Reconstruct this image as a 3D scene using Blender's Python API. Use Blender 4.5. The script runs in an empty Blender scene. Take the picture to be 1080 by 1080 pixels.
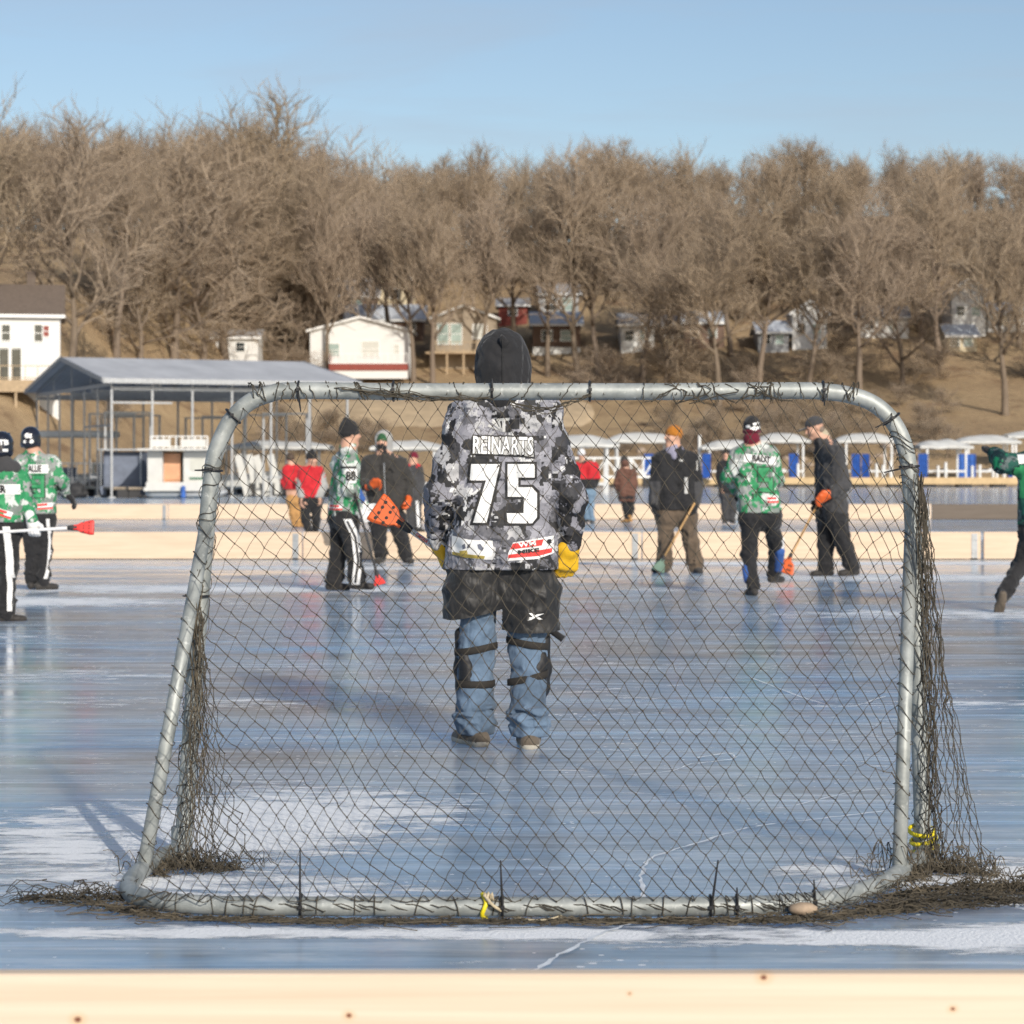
import bpy, bmesh, math, random
import numpy as np
from mathutils import Vector, Matrix, noise
from mathutils.bvhtree import BVHTree

R = math.radians
PI = math.pi
scene = bpy.context.scene
COL = scene.collection
F_PX, HOR, CAM_H = 2400.0, 494.0, 1.3      # focal length in photo pixels, horizon row, lens height

def W(px, py, d):                            # photo pixel at distance d -> world point
    return Vector(((px - 540) * d / F_PX, d, CAM_H + (HOR - py) * d / F_PX))
def WX(px, d):
    return (px - 540) * d / F_PX
def WZ(py, d):
    return CAM_H + (HOR - py) * d / F_PX

# ------------------------------------------------------------------ materials
def new_mat(name):
    m = bpy.data.materials.new(name); m.use_nodes = True
    nt = m.node_tree
    return m, nt, nt.nodes['Principled BSDF']
def nd(nt, t, **kw):
    n = nt.nodes.new(t)
    for k, v in kw.items():
        if k.startswith('i_'):
            n.inputs[k[2:].replace('_', ' ')].default_value = v
        else:
            setattr(n, k, v)
    return n
def ramp(nt, stops, interp='LINEAR'):
    r = nt.nodes.new('ShaderNodeValToRGB'); cr = r.color_ramp; cr.interpolation = interp
    while len(cr.elements) < len(stops): cr.elements.new(0.5)
    for e, (p, c) in zip(cr.elements, stops):
        e.position = p; e.color = (*c, 1) if len(c) == 3 else c
    return r
def mixc(nt, a, b, fac, mode='MIX'):
    m = nt.nodes.new('ShaderNodeMix'); m.data_type = 'RGBA'; m.blend_type = mode
    for sock, v in ((m.inputs[6], a), (m.inputs[7], b), (m.inputs[0], fac)):
        if hasattr(v, 'links'): nt.links.new(v, sock)
        elif isinstance(v, (int, float)): sock.default_value = v
        else: sock.default_value = (*v, 1)
    return m.outputs[2]
def mth(nt, op, a, b=None, c=None, clamp=False):
    m = nt.nodes.new('ShaderNodeMath'); m.operation = op; m.use_clamp = clamp
    for s, v in zip(m.inputs, (a, b, c)):
        if v is None: continue
        if hasattr(v, 'links'): nt.links.new(v, s)
        else: s.default_value = v
    return m.outputs[0]
def coords(nt, scale=(1, 1, 1), rot=(0, 0, 0), loc=(0, 0, 0), kind='Object'):
    tc = nt.nodes.new('ShaderNodeTexCoord'); mp = nt.nodes.new('ShaderNodeMapping')
    mp.inputs['Scale'].default_value = scale; mp.inputs['Rotation'].default_value = rot; mp.inputs['Location'].default_value = loc
    nt.links.new(tc.outputs[kind], mp.inputs['Vector'])
    return mp.outputs['Vector']
def tex_noise(nt, vec, scale, detail=4, rough=.55, dist=0.0):
    n = nd(nt, 'ShaderNodeTexNoise'); n.inputs['Scale'].default_value = scale; n.inputs['Detail'].default_value = detail
    n.inputs['Roughness'].default_value = rough; n.inputs['Distortion'].default_value = dist
    nt.links.new(vec, n.inputs['Vector']); return n
def bump(nt, b, h, strength, dist=.01):
    n = nd(nt, 'ShaderNodeBump'); n.inputs['Strength'].default_value = strength; n.inputs['Distance'].default_value = dist
    nt.links.new(h, n.inputs['Height']); nt.links.new(n.outputs[0], b.inputs['Normal'])

_mc = {}
def mat(name, col, rough=.6, var=.25, scale=8, metal=0.0, spec=.5, bmp=0.0, bscale=60, stretch=(1, 1, 1), emit=None):
    """a plain surface with a procedural mottling of its own colour and an optional fine relief"""
    if name in _mc: return _mc[name]
    m, nt, b = new_mat(name)
    v = coords(nt, stretch)
    n = tex_noise(nt, v, scale, 5, .6)
    lo = tuple(c * (1 - var) for c in col); hi = tuple(min(1, c * (1 + var * .7)) for c in col)
    r = ramp(nt, [(.3, lo), (.7, hi)])
    nt.links.new(n.outputs['Fac'], r.inputs[0]); nt.links.new(r.outputs[0], b.inputs['Base Color'])
    b.inputs['Roughness'].default_value = rough; b.inputs['Metallic'].default_value = metal
    b.inputs['Specular IOR Level'].default_value = spec
    if bmp:
        n2 = tex_noise(nt, v, bscale, 3, .6); bump(nt, b, n2.outputs['Fac'], bmp)
    _mc[name] = m
    return m

# ------------------------------------------------------------------ objects
def link(o, parent=None):
    COL.objects.link(o)
    if parent is not None:
        o.parent = parent
        o.matrix_parent_inverse = Matrix.Identity(4)
    return o
def tag(o, label=None, cat=None, group=None, kind=None):
    if label: o['label'] = label
    if cat: o['category'] = cat
    if group: o['group'] = group
    if kind: o['kind'] = kind
    return o
def empty(name, loc, label, cat, group=None, rz=0):
    o = bpy.data.objects.new(name, None); COL.objects.link(o)
    o.location = loc; o.rotation_euler = (0, 0, rz); o.empty_display_size = .2
    return tag(o, label, cat, group)

class MB:
    """collects boxes, bars, tubes, quads into one mesh"""
    def __init__(s): s.v = []; s.f = []; s.mi = []
    def add(s, vs, fs, mi=0):
        o = len(s.v); s.v += [tuple(v) for v in vs]; s.f += [tuple(i + o for i in f) for f in fs]; s.mi += [mi] * len(fs)
        return s
    def box(s, c, size, rz=0, mi=0, M=None):
        hx, hy, hz = (a / 2 for a in size)
        vs = [Vector((x, y, z)) for z in (-hz, hz) for y in (-hy, hy) for x in (-hx, hx)]
        if M is None: M = Matrix.Rotation(rz, 3, 'Z')
        vs = [M @ v + Vector(c) for v in vs]
        return s.add(vs, [(0, 2, 3, 1), (4, 5, 7, 6), (0, 1, 5, 4), (2, 6, 7, 3), (0, 4, 6, 2), (1, 3, 7, 5)], mi)
    def bar(s, a, b, w, h, mi=0):              # rectangular bar from a to b
        a, b = Vector(a), Vector(b); d = b - a; L = d.length
        q = d.to_track_quat('Y', 'Z').to_matrix()
        return s.box((a + b) / 2, (w, L, h), M=q, mi=mi)
    def tube(s, pts, r, n=8, mi=0, caps=True, closed=False):
        pts = [Vector(p) for p in pts]; N = len(pts)
        rs = r if isinstance(r, (list, tuple)) else [r] * N
        vs, fs = [], []
        prev = None
        for i, p in enumerate(pts):
            t = (pts[min(i + 1, N - 1)] - pts[max(i - 1, 0)]) if not closed else (pts[(i + 1) % N] - pts[i - 1])
            if t.length < 1e-9: t = Vector((0, 0, 1))
            t.normalize()
            if prev is None:
                u = t.orthogonal().normalized()
            else:
                u = prev - t * prev.dot(t)
                u = u.normalized() if u.length > 1e-6 else t.orthogonal().normalized()
            prev = u; w = t.cross(u)
            for k in range(n):
                a = 2 * PI * k / n
                vs.append(p + (u * math.cos(a) + w * math.sin(a)) * rs[i])
        for i in range(N if closed else N - 1):
            j = (i + 1) % N
            for k in range(n):
                k2 = (k + 1) % n
                fs.append((i * n + k, i * n + k2, j * n + k2, j * n + k))
        if caps and not closed:
            fs.append(tuple(range(n - 1, -1, -1))); fs.append(tuple((N - 1) * n + k for k in range(n)))
        return s.add(vs, fs, mi)
    def prism(s, poly, y0, y1, mi=0, M=None, o=(0, 0, 0)):    # (x,z) outline extruded along y
        n = len(poly)
        vs = [Vector((x, y0, z)) for x, z in poly] + [Vector((x, y1, z)) for x, z in poly]
        if M is not None: vs = [M @ v for v in vs]
        vs = [v + Vector(o) for v in vs]
        fs = [tuple(range(n)), tuple(range(2 * n - 1, n - 1, -1))]
        fs += [(i, i + n, (i + 1) % n + n, (i + 1) % n) for i in range(n)]
        return s.add(vs, fs, mi)
    def mesh(s, name, mats, smooth=False):
        me = bpy.data.meshes.new(name)
        me.from_pydata([tuple(v) for v in s.v], [], s.f)
        for m in (mats if isinstance(mats, (list, tuple)) else [mats]): me.materials.append(m)
        if len(set(s.mi)) > 1: me.polygons.foreach_set('material_index', s.mi)
        if smooth: me.polygons.foreach_set('use_smooth', [True] * len(me.polygons))
        me.update()
        return me
    def build(s, name, mats, parent=None, smooth=False, loc=None, fix=True):
        me = s.mesh(name, mats, smooth)
        if fix and len(s.f) < 60000:
            bm = bmesh.new(); bm.from_mesh(me); bmesh.ops.recalc_face_normals(bm, faces=bm.faces); bm.to_mesh(me); bm.free()
        o = bpy.data.objects.new(name, me)
        if loc is not None: o.location = loc
        return link(o, parent)

def bevel(o, w=.006, seg=2):
    bm = bmesh.new(); bm.from_mesh(o.data)
    bmesh.ops.bevel(bm, geom=[e for e in bm.edges if e.is_manifold and e.calc_face_angle(0) > .6], offset=w, segments=seg, affect='EDGES', profile=.6)
    bm.to_mesh(o.data); bm.free()
    return o

def bez(pts, n=12):                           # Catmull-Rom through the points
    pts = [Vector(p) for p in pts]
    P = [pts[0] * 2 - pts[1]] + pts + [pts[-1] * 2 - pts[-2]]
    out = []
    for i in range(1, len(P) - 2):
        a, b, c, d = P[i - 1], P[i], P[i + 1], P[i + 2]
        for k in range(n):
            t = k / n
            out.append(.5 * (2 * b + (c - a) * t + (2 * a - 5 * b + 4 * c - d) * t * t + (3 * b - a - 3 * c + d) * t ** 3))
    out.append(pts[-1])
    return out

def rel(o_root, pts):
    return [Vector(p) - Vector(o_root) for p in pts]
# ================================================================== light, sky, camera
SUN_EL, SUN_AZ = R(25), R(156.5)
w = bpy.data.worlds.new('World'); scene.world = w; w.use_nodes = True
nt = w.node_tree; bg = nt.nodes['Background']
sky = nd(nt, 'ShaderNodeTexSky', sky_type='NISHITA', sun_disc=False, sun_elevation=SUN_EL, sun_rotation=SUN_AZ)
sky.altitude = 400; sky.air_density = 1.0; sky.dust_density = 1.8; sky.ozone_density = 1.1
tcw = nd(nt, 'ShaderNodeTexCoord')
mpw = nd(nt, 'ShaderNodeMapping'); mpw.inputs['Scale'].default_value = (1.6, 1.6, 16); mpw.inputs['Rotation'].default_value = (0, R(4), 0)
nt.links.new(tcw.outputs['Generated'], mpw.inputs[0])
nw = tex_noise(nt, mpw.outputs[0], 1.8, 7, .6, .6)
rw = ramp(nt, [(.46, (0, 0, 0)), (.72, (.42, .42, .42))])
nt.links.new(nw.outputs[0], rw.inputs[0])
cl = mixc(nt, sky.outputs[0], (3.6, 4.0, 4.7), rw.outputs[0])
nt.links.new(cl, bg.inputs[0]); bg.inputs[1].default_value = .125

sl = bpy.data.lights.new('sun', 'SUN'); sl.energy = 4.2; sl.angle = R(.53); sl.color = (1, .93, .83)
so = bpy.data.objects.new('sun', sl); COL.objects.link(so)
sd = Vector((-.40 * math.cos(SUN_EL), .916 * math.cos(SUN_EL), -math.sin(SUN_EL)))
so.rotation_euler = sd.to_track_quat('-Z', 'Y').to_euler(); so.location = (20, -40, 30)

cam = bpy.data.cameras.new('camera'); co = bpy.data.objects.new('camera', cam); COL.objects.link(co)
cam.sensor_width = 36; cam.lens = F_PX / 1080 * 36
cam.shift_y = -(540 - HOR) / 1080
co.location = (0, 0, CAM_H); co.rotation_euler = (R(90), 0, 0)
cam.clip_start = .1; cam.clip_end = 2500
cam.dof.use_dof = True; cam.dof.focus_distance = 8.8; cam.dof.aperture_fstop = 6.0; cam.dof.aperture_blades = 0
scene.camera = co
scene.view_settings.view_transform = 'Standard'; scene.view_settings.look = 'None'
scene.view_settings.exposure = 0.0; scene.view_settings.gamma = 1
scene.cycles.max_bounces = 6; scene.cycles.diffuse_bounces = 3; scene.cycles.glossy_bounces = 3
scene.cycles.use_denoising = True; scene.cycles.denoising_prefilter = 'NONE'; scene.cycles.denoising_input_passes = 'RGB_ALBEDO_NORMAL'

# ================================================================== ice
def ice_material():
    m, nt, b = new_mat('lake_ice')
    L = nt.links.new
    P = coords(nt)
    # colour of the clear ice: blue grey with browner, older sheets
    n1 = tex_noise(nt, coords(nt, (.16, .42, 1), (0, 0, R(6))), 1.0, 6, .62, .5)
    r1 = ramp(nt, [(.30, (.15, .265, .42)), (.46, (.225, .325, .45)), (.57, (.28, .33, .39)), (.72, (.27, .265, .265))])
    L(n1.outputs[0], r1.inputs[0])
    # frost: fine milky mottling
    n2 = tex_noise(nt, coords(nt, (.45, 2.1, 1), (0, 0, R(-4))), 2.6, 11, .74, .35)
    r2 = ramp(nt, [(.46, (0, 0, 0)), (.55, (.25, .25, .25)), (.66, (.8, .8, .8))])
    L(n2.outputs[0], r2.inputs[0])
    # layered sheets: long thin light and dark bands
    ns = tex_noise(nt, coords(nt, (.22, 5.5, 1), (0, 0, R(2))), 1.6, 12, .80, .25)
    rs = ramp(nt, [(.30, (.55, .52, .50)), (.48, (1, 1, 1)), (.56, (1.25, 1.25, 1.25)), (.68, (2.1, 2.0, 1.9))]); L(ns.outputs[0], rs.inputs[0])
    cb = mixc(nt, r1.outputs[0], rs.outputs[0], 1.0, 'MULTIPLY')
    c = mixc(nt, cb, (.50, .56, .63), r2.outputs[0])
    # skate and broom scratches in three directions
    scr = None
    for (rot, sx, sy, sc, lo) in ((R(3), .35, 16, 1.5, .665), (R(-14), .3, 14, 1.7, .685), (R(24), .3, 12, 1.6, .70), (R(70), .35, 13, 1.5, .70)):
        n = tex_noise(nt, coords(nt, (sx, sy, 1), (0, 0, rot)), sc, 5, .6, .15)
        v = mth(nt, 'MULTIPLY', mth(nt, 'SUBTRACT', n.outputs[0], lo), 9, clamp=True)
        scr = v if scr is None else mth(nt, 'MAXIMUM', scr, v)
    c = mixc(nt, c, (.74, .78, .82), mth(nt, 'MULTIPLY', scr, .8))
    # loose snow: noise pushed up where drifts lie
    sx = nd(nt, 'ShaderNodeSeparateXYZ'); L(P, sx.inputs[0])
    X, Y = sx.outputs[0], sx.outputs[1]
    bias = None
    drifts = [(-1.35, 7.9, .95, 1.15, .42), (-.72, 8.55, .75, 1.0, .40), (1.85, 7.15, .75, .55, .55), (1.1, 7.3, .35, .35, .35),
              (.55, 6.33, 1.0, .14, .40), (-.7, 6.38, 1.1, .13, .40), (1.5, 6.30, .75, .28, .50), (-.75, 7.0, .7, .35, .36),
              (-5.2, 22.2, 2.8, 1.1, .42), (-3.6, 24.6, 4.5, 1.2, .42), (-4.7, 17.6, 1.5, .6, .30), (5.6, 27, 5, 1.2, .38), (4.6, 20.3, 3.4, .9, .30), (-2.6, 29.8, 7, .9, .30), (2.2, 24.5, 1.5, .8, .20),
              (0, 44, 22, 4.5, .40), (0, 70, 60, 10, .40), (5, 31.2, 12, .7, .45), (-1.6, 12.6, 1.6, .5, .2), (-3, 14.2, 1.6, .6, .2), (2.6, 12.5, 1.0, .4, .2)]
    for (cx, cy, rx, ry, amp) in drifts:
        a = mth(nt, 'MULTIPLY', mth(nt, 'SUBTRACT', X, cx), 1 / rx)
        bb = mth(nt, 'MULTIPLY', mth(nt, 'SUBTRACT', Y, cy), 1 / ry)
        r = mth(nt, 'ADD', mth(nt, 'MULTIPLY', a, a), mth(nt, 'MULTIPLY', bb, bb))
        g = mth(nt, 'MULTIPLY', mth(nt, 'SUBTRACT', 1.0, r, clamp=True), amp)
        bias = g if bias is None else mth(nt, 'ADD', bias, g)
    n3 = tex_noise(nt, coords(nt, (1.0, 3.2, 1), (0, 0, R(5))), 2.6, 12, .78, .3)
    n3b = tex_noise(nt, coords(nt, (.10, .55, 1)), 1.3, 8, .66, .2)
    s0 = mth(nt, 'ADD', mth(nt, 'MULTIPLY', n3.outputs[0], .80), mth(nt, 'MULTIPLY', n3b.outputs[0], .20))
    s1 = mth(nt, 'ADD', s0, mth(nt, 'MULTIPLY', mth(nt, 'MINIMUM', bias, .5), .42))
    snow = mth(nt, 'MULTIPLY', mth(nt, 'SUBTRACT', s1, .572), 13, clamp=True)
    # crumbs
    vo = nd(nt, 'ShaderNodeTexVoronoi'); vo.inputs['Scale'].default_value = 13; L(coords(nt, (1, 1.3, 1)), vo.inputs['Vector'])
    nn = tex_noise(nt, P, 1.3, 3, .5)
    thr = mth(nt, 'MULTIPLY', mth(nt, 'SUBTRACT', nn.outputs[0], .36), .50, clamp=True)
    cr = mth(nt, 'MULTIPLY', mth(nt, 'SUBTRACT', thr, vo.outputs['Distance']), 40, clamp=True)
    snow = mth(nt, 'MAXIMUM', snow, mth(nt, 'MULTIPLY', cr, .8))
    col = mixc(nt, c, (.80, .82, .84), snow)
    L(col, b.inputs['Base Color'])
    n4 = tex_noise(nt, coords(nt, (.3, 1.2, 1)), 1.6, 6, .6)
    rg = mth(nt, 'ADD', mth(nt, 'MULTIPLY', mth(nt, 'SUBTRACT', n4.outputs[0], .33, clamp=True), .62), .035)
    rg = mth(nt, 'ADD', rg, mth(nt, 'MULTIPLY', scr, .15)); rg = mth(nt, 'ADD', rg, mth(nt, 'MULTIPLY', mth(nt, 'SUBTRACT', ns.outputs[0], .46, clamp=True), .7))
    rg = mth(nt, 'MAXIMUM', rg, mth(nt, 'MULTIPLY', snow, .9))
    L(rg, b.inputs['Roughness'])
    b.inputs['IOR'].default_value = 1.31
    L(mth(nt, 'SUBTRACT', 1.0, snow), b.inputs['Subsurface Weight']); b.inputs['Subsurface Radius'].default_value = (.5, .7, 1.0); b.inputs['Subsurface Scale'].default_value = 2.6
    L(mth(nt, 'SUBTRACT', .42, mth(nt, 'MULTIPLY', snow, .38)), b.inputs['Specular IOR Level'])
    h1 = tex_noise(nt, coords(nt, (.5, 1.0, 1)), 2.2, 4, .5)
    h = mth(nt, 'ADD', mth(nt, 'MULTIPLY', h1.outputs[0], .25), mth(nt, 'MULTIPLY', snow, .8))
    n5 = tex_noise(nt, P, 70, 3, .6)
    h = mth(nt, 'ADD', h, mth(nt, 'MULTIPLY', mth(nt, 'MULTIPLY', n5.outputs[0], snow), 1.2))
    h = mth(nt, 'ADD', h, mth(nt, 'MULTIPLY', scr, .05)); h = mth(nt, 'ADD', h, mth(nt, 'MULTIPLY', ns.outputs[0], .10))
    bump(nt, b, h, .5, .012)
    return m

mb = MB()
xs = [-260, -60, -12, -6, -3, 0, 3, 6, 12, 60, 260]; ys = [-120, -10, 0, 5, 10, 20, 40, 80, 160, 200]
for y in ys:
    for x in xs: mb.v.append((x, y, 0))
n = len(xs)
for j in range(len(ys) - 1):
    for i in range(n - 1): mb.f.append((j * n + i, j * n + i + 1, (j + 1) * n + i + 1, (j + 1) * n + i)); mb.mi.append(0)
ice = mb.build('lake_ice', ice_material()); tag(ice, kind='structure', label='blue grey lake ice with scratches and thin drifts of snow')

# cracks healed white in the ice: ribbons lying just on it
M_crack = mat('crack_ice', (.66, .70, .74), .7, .2, 20)
mb = MB()
def crack(pts, wd):
    P = [Vector((WX(px, CAM_H * F_PX / (py - HOR)), CAM_H * F_PX / (py - HOR), .004)) for px, py in pts]
    P = bez(P, 9)
    rnd = random.Random(5)
    vs = []
    for i, p in enumerate(P):
        t = (P[min(i + 1, len(P) - 1)] - P[max(i - 1, 0)]).normalized(); s = Vector((-t.y, t.x, 0))
        ww = wd * rnd.uniform(.35, 1.3); jj = s * rnd.uniform(-.4, .4) * wd * 2
        vs += [p + jj + s * ww, p + jj - s * ww]
    mb.add(vs, [(2 * i, 2 * i + 1, 2 * i + 3, 2 * i + 2) for i in range(len(P) - 1)])
crack([(558, 1030), (590, 1008), (640, 984), (665, 975)], .008)
crack([(681, 950), (676, 925), (690, 905), (735, 890), (790, 874), (850, 866), (935, 856)], .007)
crack([(736, 800), (768, 795), (772, 801), (735, 806)], .007)
crack([(620, 820), (700, 815), (730, 806)], .004)
crack([(840, 850), (905, 835), (960, 832)], .004)
crack([(790, 715), (880, 745), (935, 735)], .006)
cr = mb.build('ice_cracks', M_crack); tag(cr, kind='structure', label='white healed cracks running through the blue ice')

# ================================================================== hill
def sstep(a, b, x):
    t = max(0, min(1, (x - a) / (b - a))); return t * t * (3 - 2 * t)
def shore(x):
    return 126 + 42 * sstep(-37, -22, x)
def hill_z(x, y):
    s = y - shore(x)
    if s < -2: return -.5
    nz = noise.noise(Vector((x * .05, y * .05, 0))) * 1.0 + noise.noise(Vector((x * .2, y * .2, 3))) * .25
    bank = 1.5 * sstep(-2, 5, s)
    k = .17 + .035 * sstep(0, 40, x)
    left = 1 - sstep(-37, -22, x)
    k = k * (1 - left) + .155 * left
    z = -.4 + bank + .4 * sstep(-2, 2, s) + k * max(0, s - 3) * 1.0
    s2 = s + 42 * left * .55
    z += .125 * max(0, min(s2, 112) - 42)
    if s2 > 112: z -= (k * .6) * (s2 - 112)
    return z + nz * sstep(0, 20, s)
def on_hill(px, py):
    d = 118.0
    while d < 420:
        if WZ(py, d) <= hill_z(WX(px, d), d): return d
        d += .5
    return 420
def hill_material():
    m, nt, b = new_mat('dry_grass_hill')
    L = nt.links.new
    P = coords(nt)
    n1 = tex_noise(nt, P, .07, 6, .6); n2 = tex_noise(nt, P, 1.6, 10, .8); n3 = tex_noise(nt, P, .35, 5, .6, .4)
    r1 = ramp(nt, [(.30, (.20, .14, .09)), (.5, (.36, .26, .155)), (.66, (.50, .37, .22))])
    L(mth(nt, 'ADD', mth(nt, 'MULTIPLY', n2.outputs[0], .55), mth(nt, 'MULTIPLY', n1.outputs[0], .45)), r1.inputs[0])
    r3 = ramp(nt, [(.56, (0, 0, 0)), (.66, (.8, .8, .8))]); L(n3.outputs[0], r3.inputs[0])
    c = mixc(nt, r1.outputs[0], (.20, .13, .08), r3.outputs[0])
    L(c, b.inputs['Base Color']); b.inputs['Roughness'].default_value = .95; b.inputs['Specular IOR Level'].default_value = .1
    bump(nt, b, n2.outputs[0], .8, .25)
    return m
mb = MB()
NX, NY = 170, 120
gx = [-150 + 300 * i / (NX - 1) for i in range(NX)]
gy = [112 + (480 - 112) * (j / (NY - 1)) ** 1.5 for j in range(NY)]
for y in gy:
    for x in gx: mb.v.append((x, y, hill_z(x, y)))
for j in range(NY - 1):
    for i in range(NX - 1): mb.f.append((j * NX + i, j * NX + i + 1, (j + 1) * NX + i + 1, (j + 1) * NX + i)); mb.mi.append(0)
hill = mb.build('hill', hill_material(), smooth=True); tag(hill, kind='structure', label='hillside of dry tan grass and brown leaves')

# pale mown bank behind the boat lifts: a low swell of the same ground
def berm(name, x0, x1, ytop, ybot, m, label):
    mb = MB(); N, K = 50, 10
    for i in range(N + 1):
        u = i / N; px = x0 + (x1 - x0) * u
        e = math.sqrt(max(0, 1 - (1 - min(1, (1 - u) / .07)) ** 2)) * math.sqrt(max(0, 1 - (1 - min(1, u / .1)) ** 2))
        yc = (ytop + ybot) / 2 + 3 * noise.noise(Vector((u * 5, 0, 4)))
        d0, d1 = on_hill(px, yc + (ybot - yc) * max(e, .02)) , on_hill(px, yc + (ytop - yc) * max(e, .02))
        for k in range(K + 1):
            v = k / K; d = d0 + (d1 - d0) * v; x = WX(px, d)
            mb.v.append((x, d, hill_z(x, d) - .15 + .55 * math.sin(PI * min(1, v * 1.0)) ** .6 * e + .08 * noise.noise(Vector((u * 30, v * 4, 0)))))
    for i in range(N):
        for k in range(K): a = i * (K + 1) + k; mb.f.append((a, a + K + 1, a + K + 2, a + 1)); mb.mi.append(0)
    o = mb.build(name, m, smooth=True); tag(o, label=label, kind='structure'); return o
berm('grass_bank', 285, 630, 421, 452, mat('pale_mown_grass', (.47, .36, .23), .95, .22, .7, bmp=.4, bscale=8), 'smooth pale bank of mown grass behind the boat lifts')

# ================================================================== boards round the rinks
def board_material(name, c1, c2, knots=True, grain=(1.2, 14, 26), spots=()):
    m, nt, b = new_mat(name); L = nt.links.new
    n1 = tex_noise(nt, coords(nt, grain), .8, 7, .62, .35)
    n2 = tex_noise(nt, coords(nt, (.6, 1, 2.5)), 1.2, 4, .5)
    r1 = ramp(nt, [(.32, c2), (.60, c1)]); L(n1.outputs[0], r1.inputs[0])
    c = mixc(nt, r1.outputs[0], tuple(x * .88 for x in c1), mth(nt, 'MULTIPLY', n2.outputs[0], .6))
    if knots:
        v = nd(nt, 'ShaderNodeTexVoronoi'); v.inputs['Scale'].default_value = 1; v.inputs['Randomness'].default_value = 1
        L(coords(nt, (2.0, 1, 5.0)), v.inputs['Vector'])
        k = mth(nt, 'MULTIPLY', mth(nt, 'SUBTRACT', .055, v.outputs['Distance']), 45, clamp=True)
        c = mixc(nt, c, (.22, .10, .05), k)
        k2 = mth(nt, 'MULTIPLY', mth(nt, 'SUBTRACT', .16, v.outputs['Distance']), 5, clamp=True)
        c = mixc(nt, c, tuple(x * y for x, y in zip(c1, (.92, .80, .66))), mth(nt, 'MULTIPLY', k2, .55))
    if spots:
        sxyz = nd(nt, 'ShaderNodeSeparateXYZ'); L(coords(nt), sxyz.inputs[0]); wob = tex_noise(nt, coords(nt), 60, 3, .6)
        for (px, py, rr) in spots:
            dx = mth(nt, 'SUBTRACT', sxyz.outputs[0], WX(px, 4.08)); dz = mth(nt, 'MULTIPLY', mth(nt, 'SUBTRACT', sxyz.outputs[2], WZ(py, 4.08)), 1.3)
            r = mth(nt, 'SQRT', mth(nt, 'ADD', mth(nt, 'MULTIPLY', dx, dx), mth(nt, 'MULTIPLY', dz, dz)))
            r = mth(nt, 'ADD', r, mth(nt, 'MULTIPLY', mth(nt, 'SUBTRACT', wob.outputs[0], .5), rr * .9))
            c = mixc(nt, c, tuple(q * w_ for q, w_ in zip(c1, (.86, .66, .45))), mth(nt, 'MULTIPLY', mth(nt, 'SUBTRACT', rr * 2.4, r), .35 / rr, clamp=True))
            c = mixc(nt, c, (.16, .06, .035), mth(nt, 'MULTIPLY', mth(nt, 'SUBTRACT', rr * .8, r), 3 / rr, clamp=True))
    L(c, b.inputs['Base Color']); b.inputs['Roughness'].default_value = .62; b.inputs['Specular IOR Level'].default_value = .3
    bump(nt, b, n1.outputs[0], .25, .004)
    return m
M_pine = board_material('pale_pine', (.70, .575, .45), (.56, .43, .31), False, grain=(.7, 14, 42), spots=[(82, 1075, .009), (368, 1071, .007), (806, 1031, .009), (1005, 1064, .006), (664, 1048, .004)])
M_pine_far = board_material('honey_pine', (.70, .55, .41), (.56, .42, .295))
M_old = board_material('weathered_board', (.155, .125, .10), (.11, .088, .07), False)
M_steel = mat('bracket_steel', (.36, .38, .40), .45, .2, 20, .6)
M_dark = mat('dark_rubber', (.03, .03, .032), .7, .3, 20)
def board(x0, x1, d, m, label, grp, h=.385, bracket=True, t=.045):
    cx = (x0 + x1) / 2
    e = empty('rink_board', (cx, d, 0), label, 'rink board', grp)
    L = (x1 - x0) / 2
    mb = MB(); mb.box((0, t / 2, h / 2 + .008), (2 * L - .02, t, h))
    bevel(mb.build('plank', m, e), .004, 1)
    mb = MB(); mb.box((0, t / 2 + .005, .004), (2 * L - .1, t * .7, .008)); mb.build('rubber_strip', M_dark, e)
    if bracket:
        mb = MB(); mb.box((L - .10, -.004, h * .5), (.085, .006, h * .92)); mb.box((L - .10, -.03, .025), (.085, .06, .006))
        for z in (.1, .28):
            for x in (-.022, .022): mb.tube([(L - .10 + x, -.005, z), (L - .10 + x, -.016, z)], .012, 6)
        mb.build('bracket', M_steel, e)
    for s in (-.6, .1, .7):
        mb = MB(); mb.prism([(0, 0), (.02, 0), (.02, h * .8), (0, h * .8)], t, t + .3); mb.build('brace', m, e, loc=(s * L, 0, .008))
    return e
board(-2.6, 2.6, 4.08, M_pine, 'pale knotty pine board across the very front, below the net', None, bracket=False)
mp = 4.85
for i, lab in enumerate(('pine board at the far end of the rink, behind the two helmeted players', 'pine board of the far end behind the goalkeeper, left part',
                         'pine board of the far end behind the man in the orange knit cap', 'pine board of the far end at the right edge, past a steel joint bracket')):
    x0 = WX((-39, 319, 677, 1037)[i], 32.5)
    board(x0, x0 + mp, 32.5, M_pine_far, lab, 'boards at the far end of the rink')
lab2 = ('second row board behind the first, at the left edge of the picture', 'second row board between the left goal post and the man in the red jacket', 'second row board mostly hidden by the goalkeeper',
        'second row board behind the woman in the brown coat', 'second row board behind the maroon band player')
for i in range(5):
    x0 = WX(-24 + 201.3 * i, 57.8)
    board(x0, x0 + mp, 57.8, M_pine_far, lab2[i], 'boards of the second rink')
board(WX(982.5, 57.8), WX(982.5, 57.8) + mp, 57.8, M_old, 'dark weathered board in the second row near the right edge', 'boards of the second rink', bracket=False)

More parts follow.
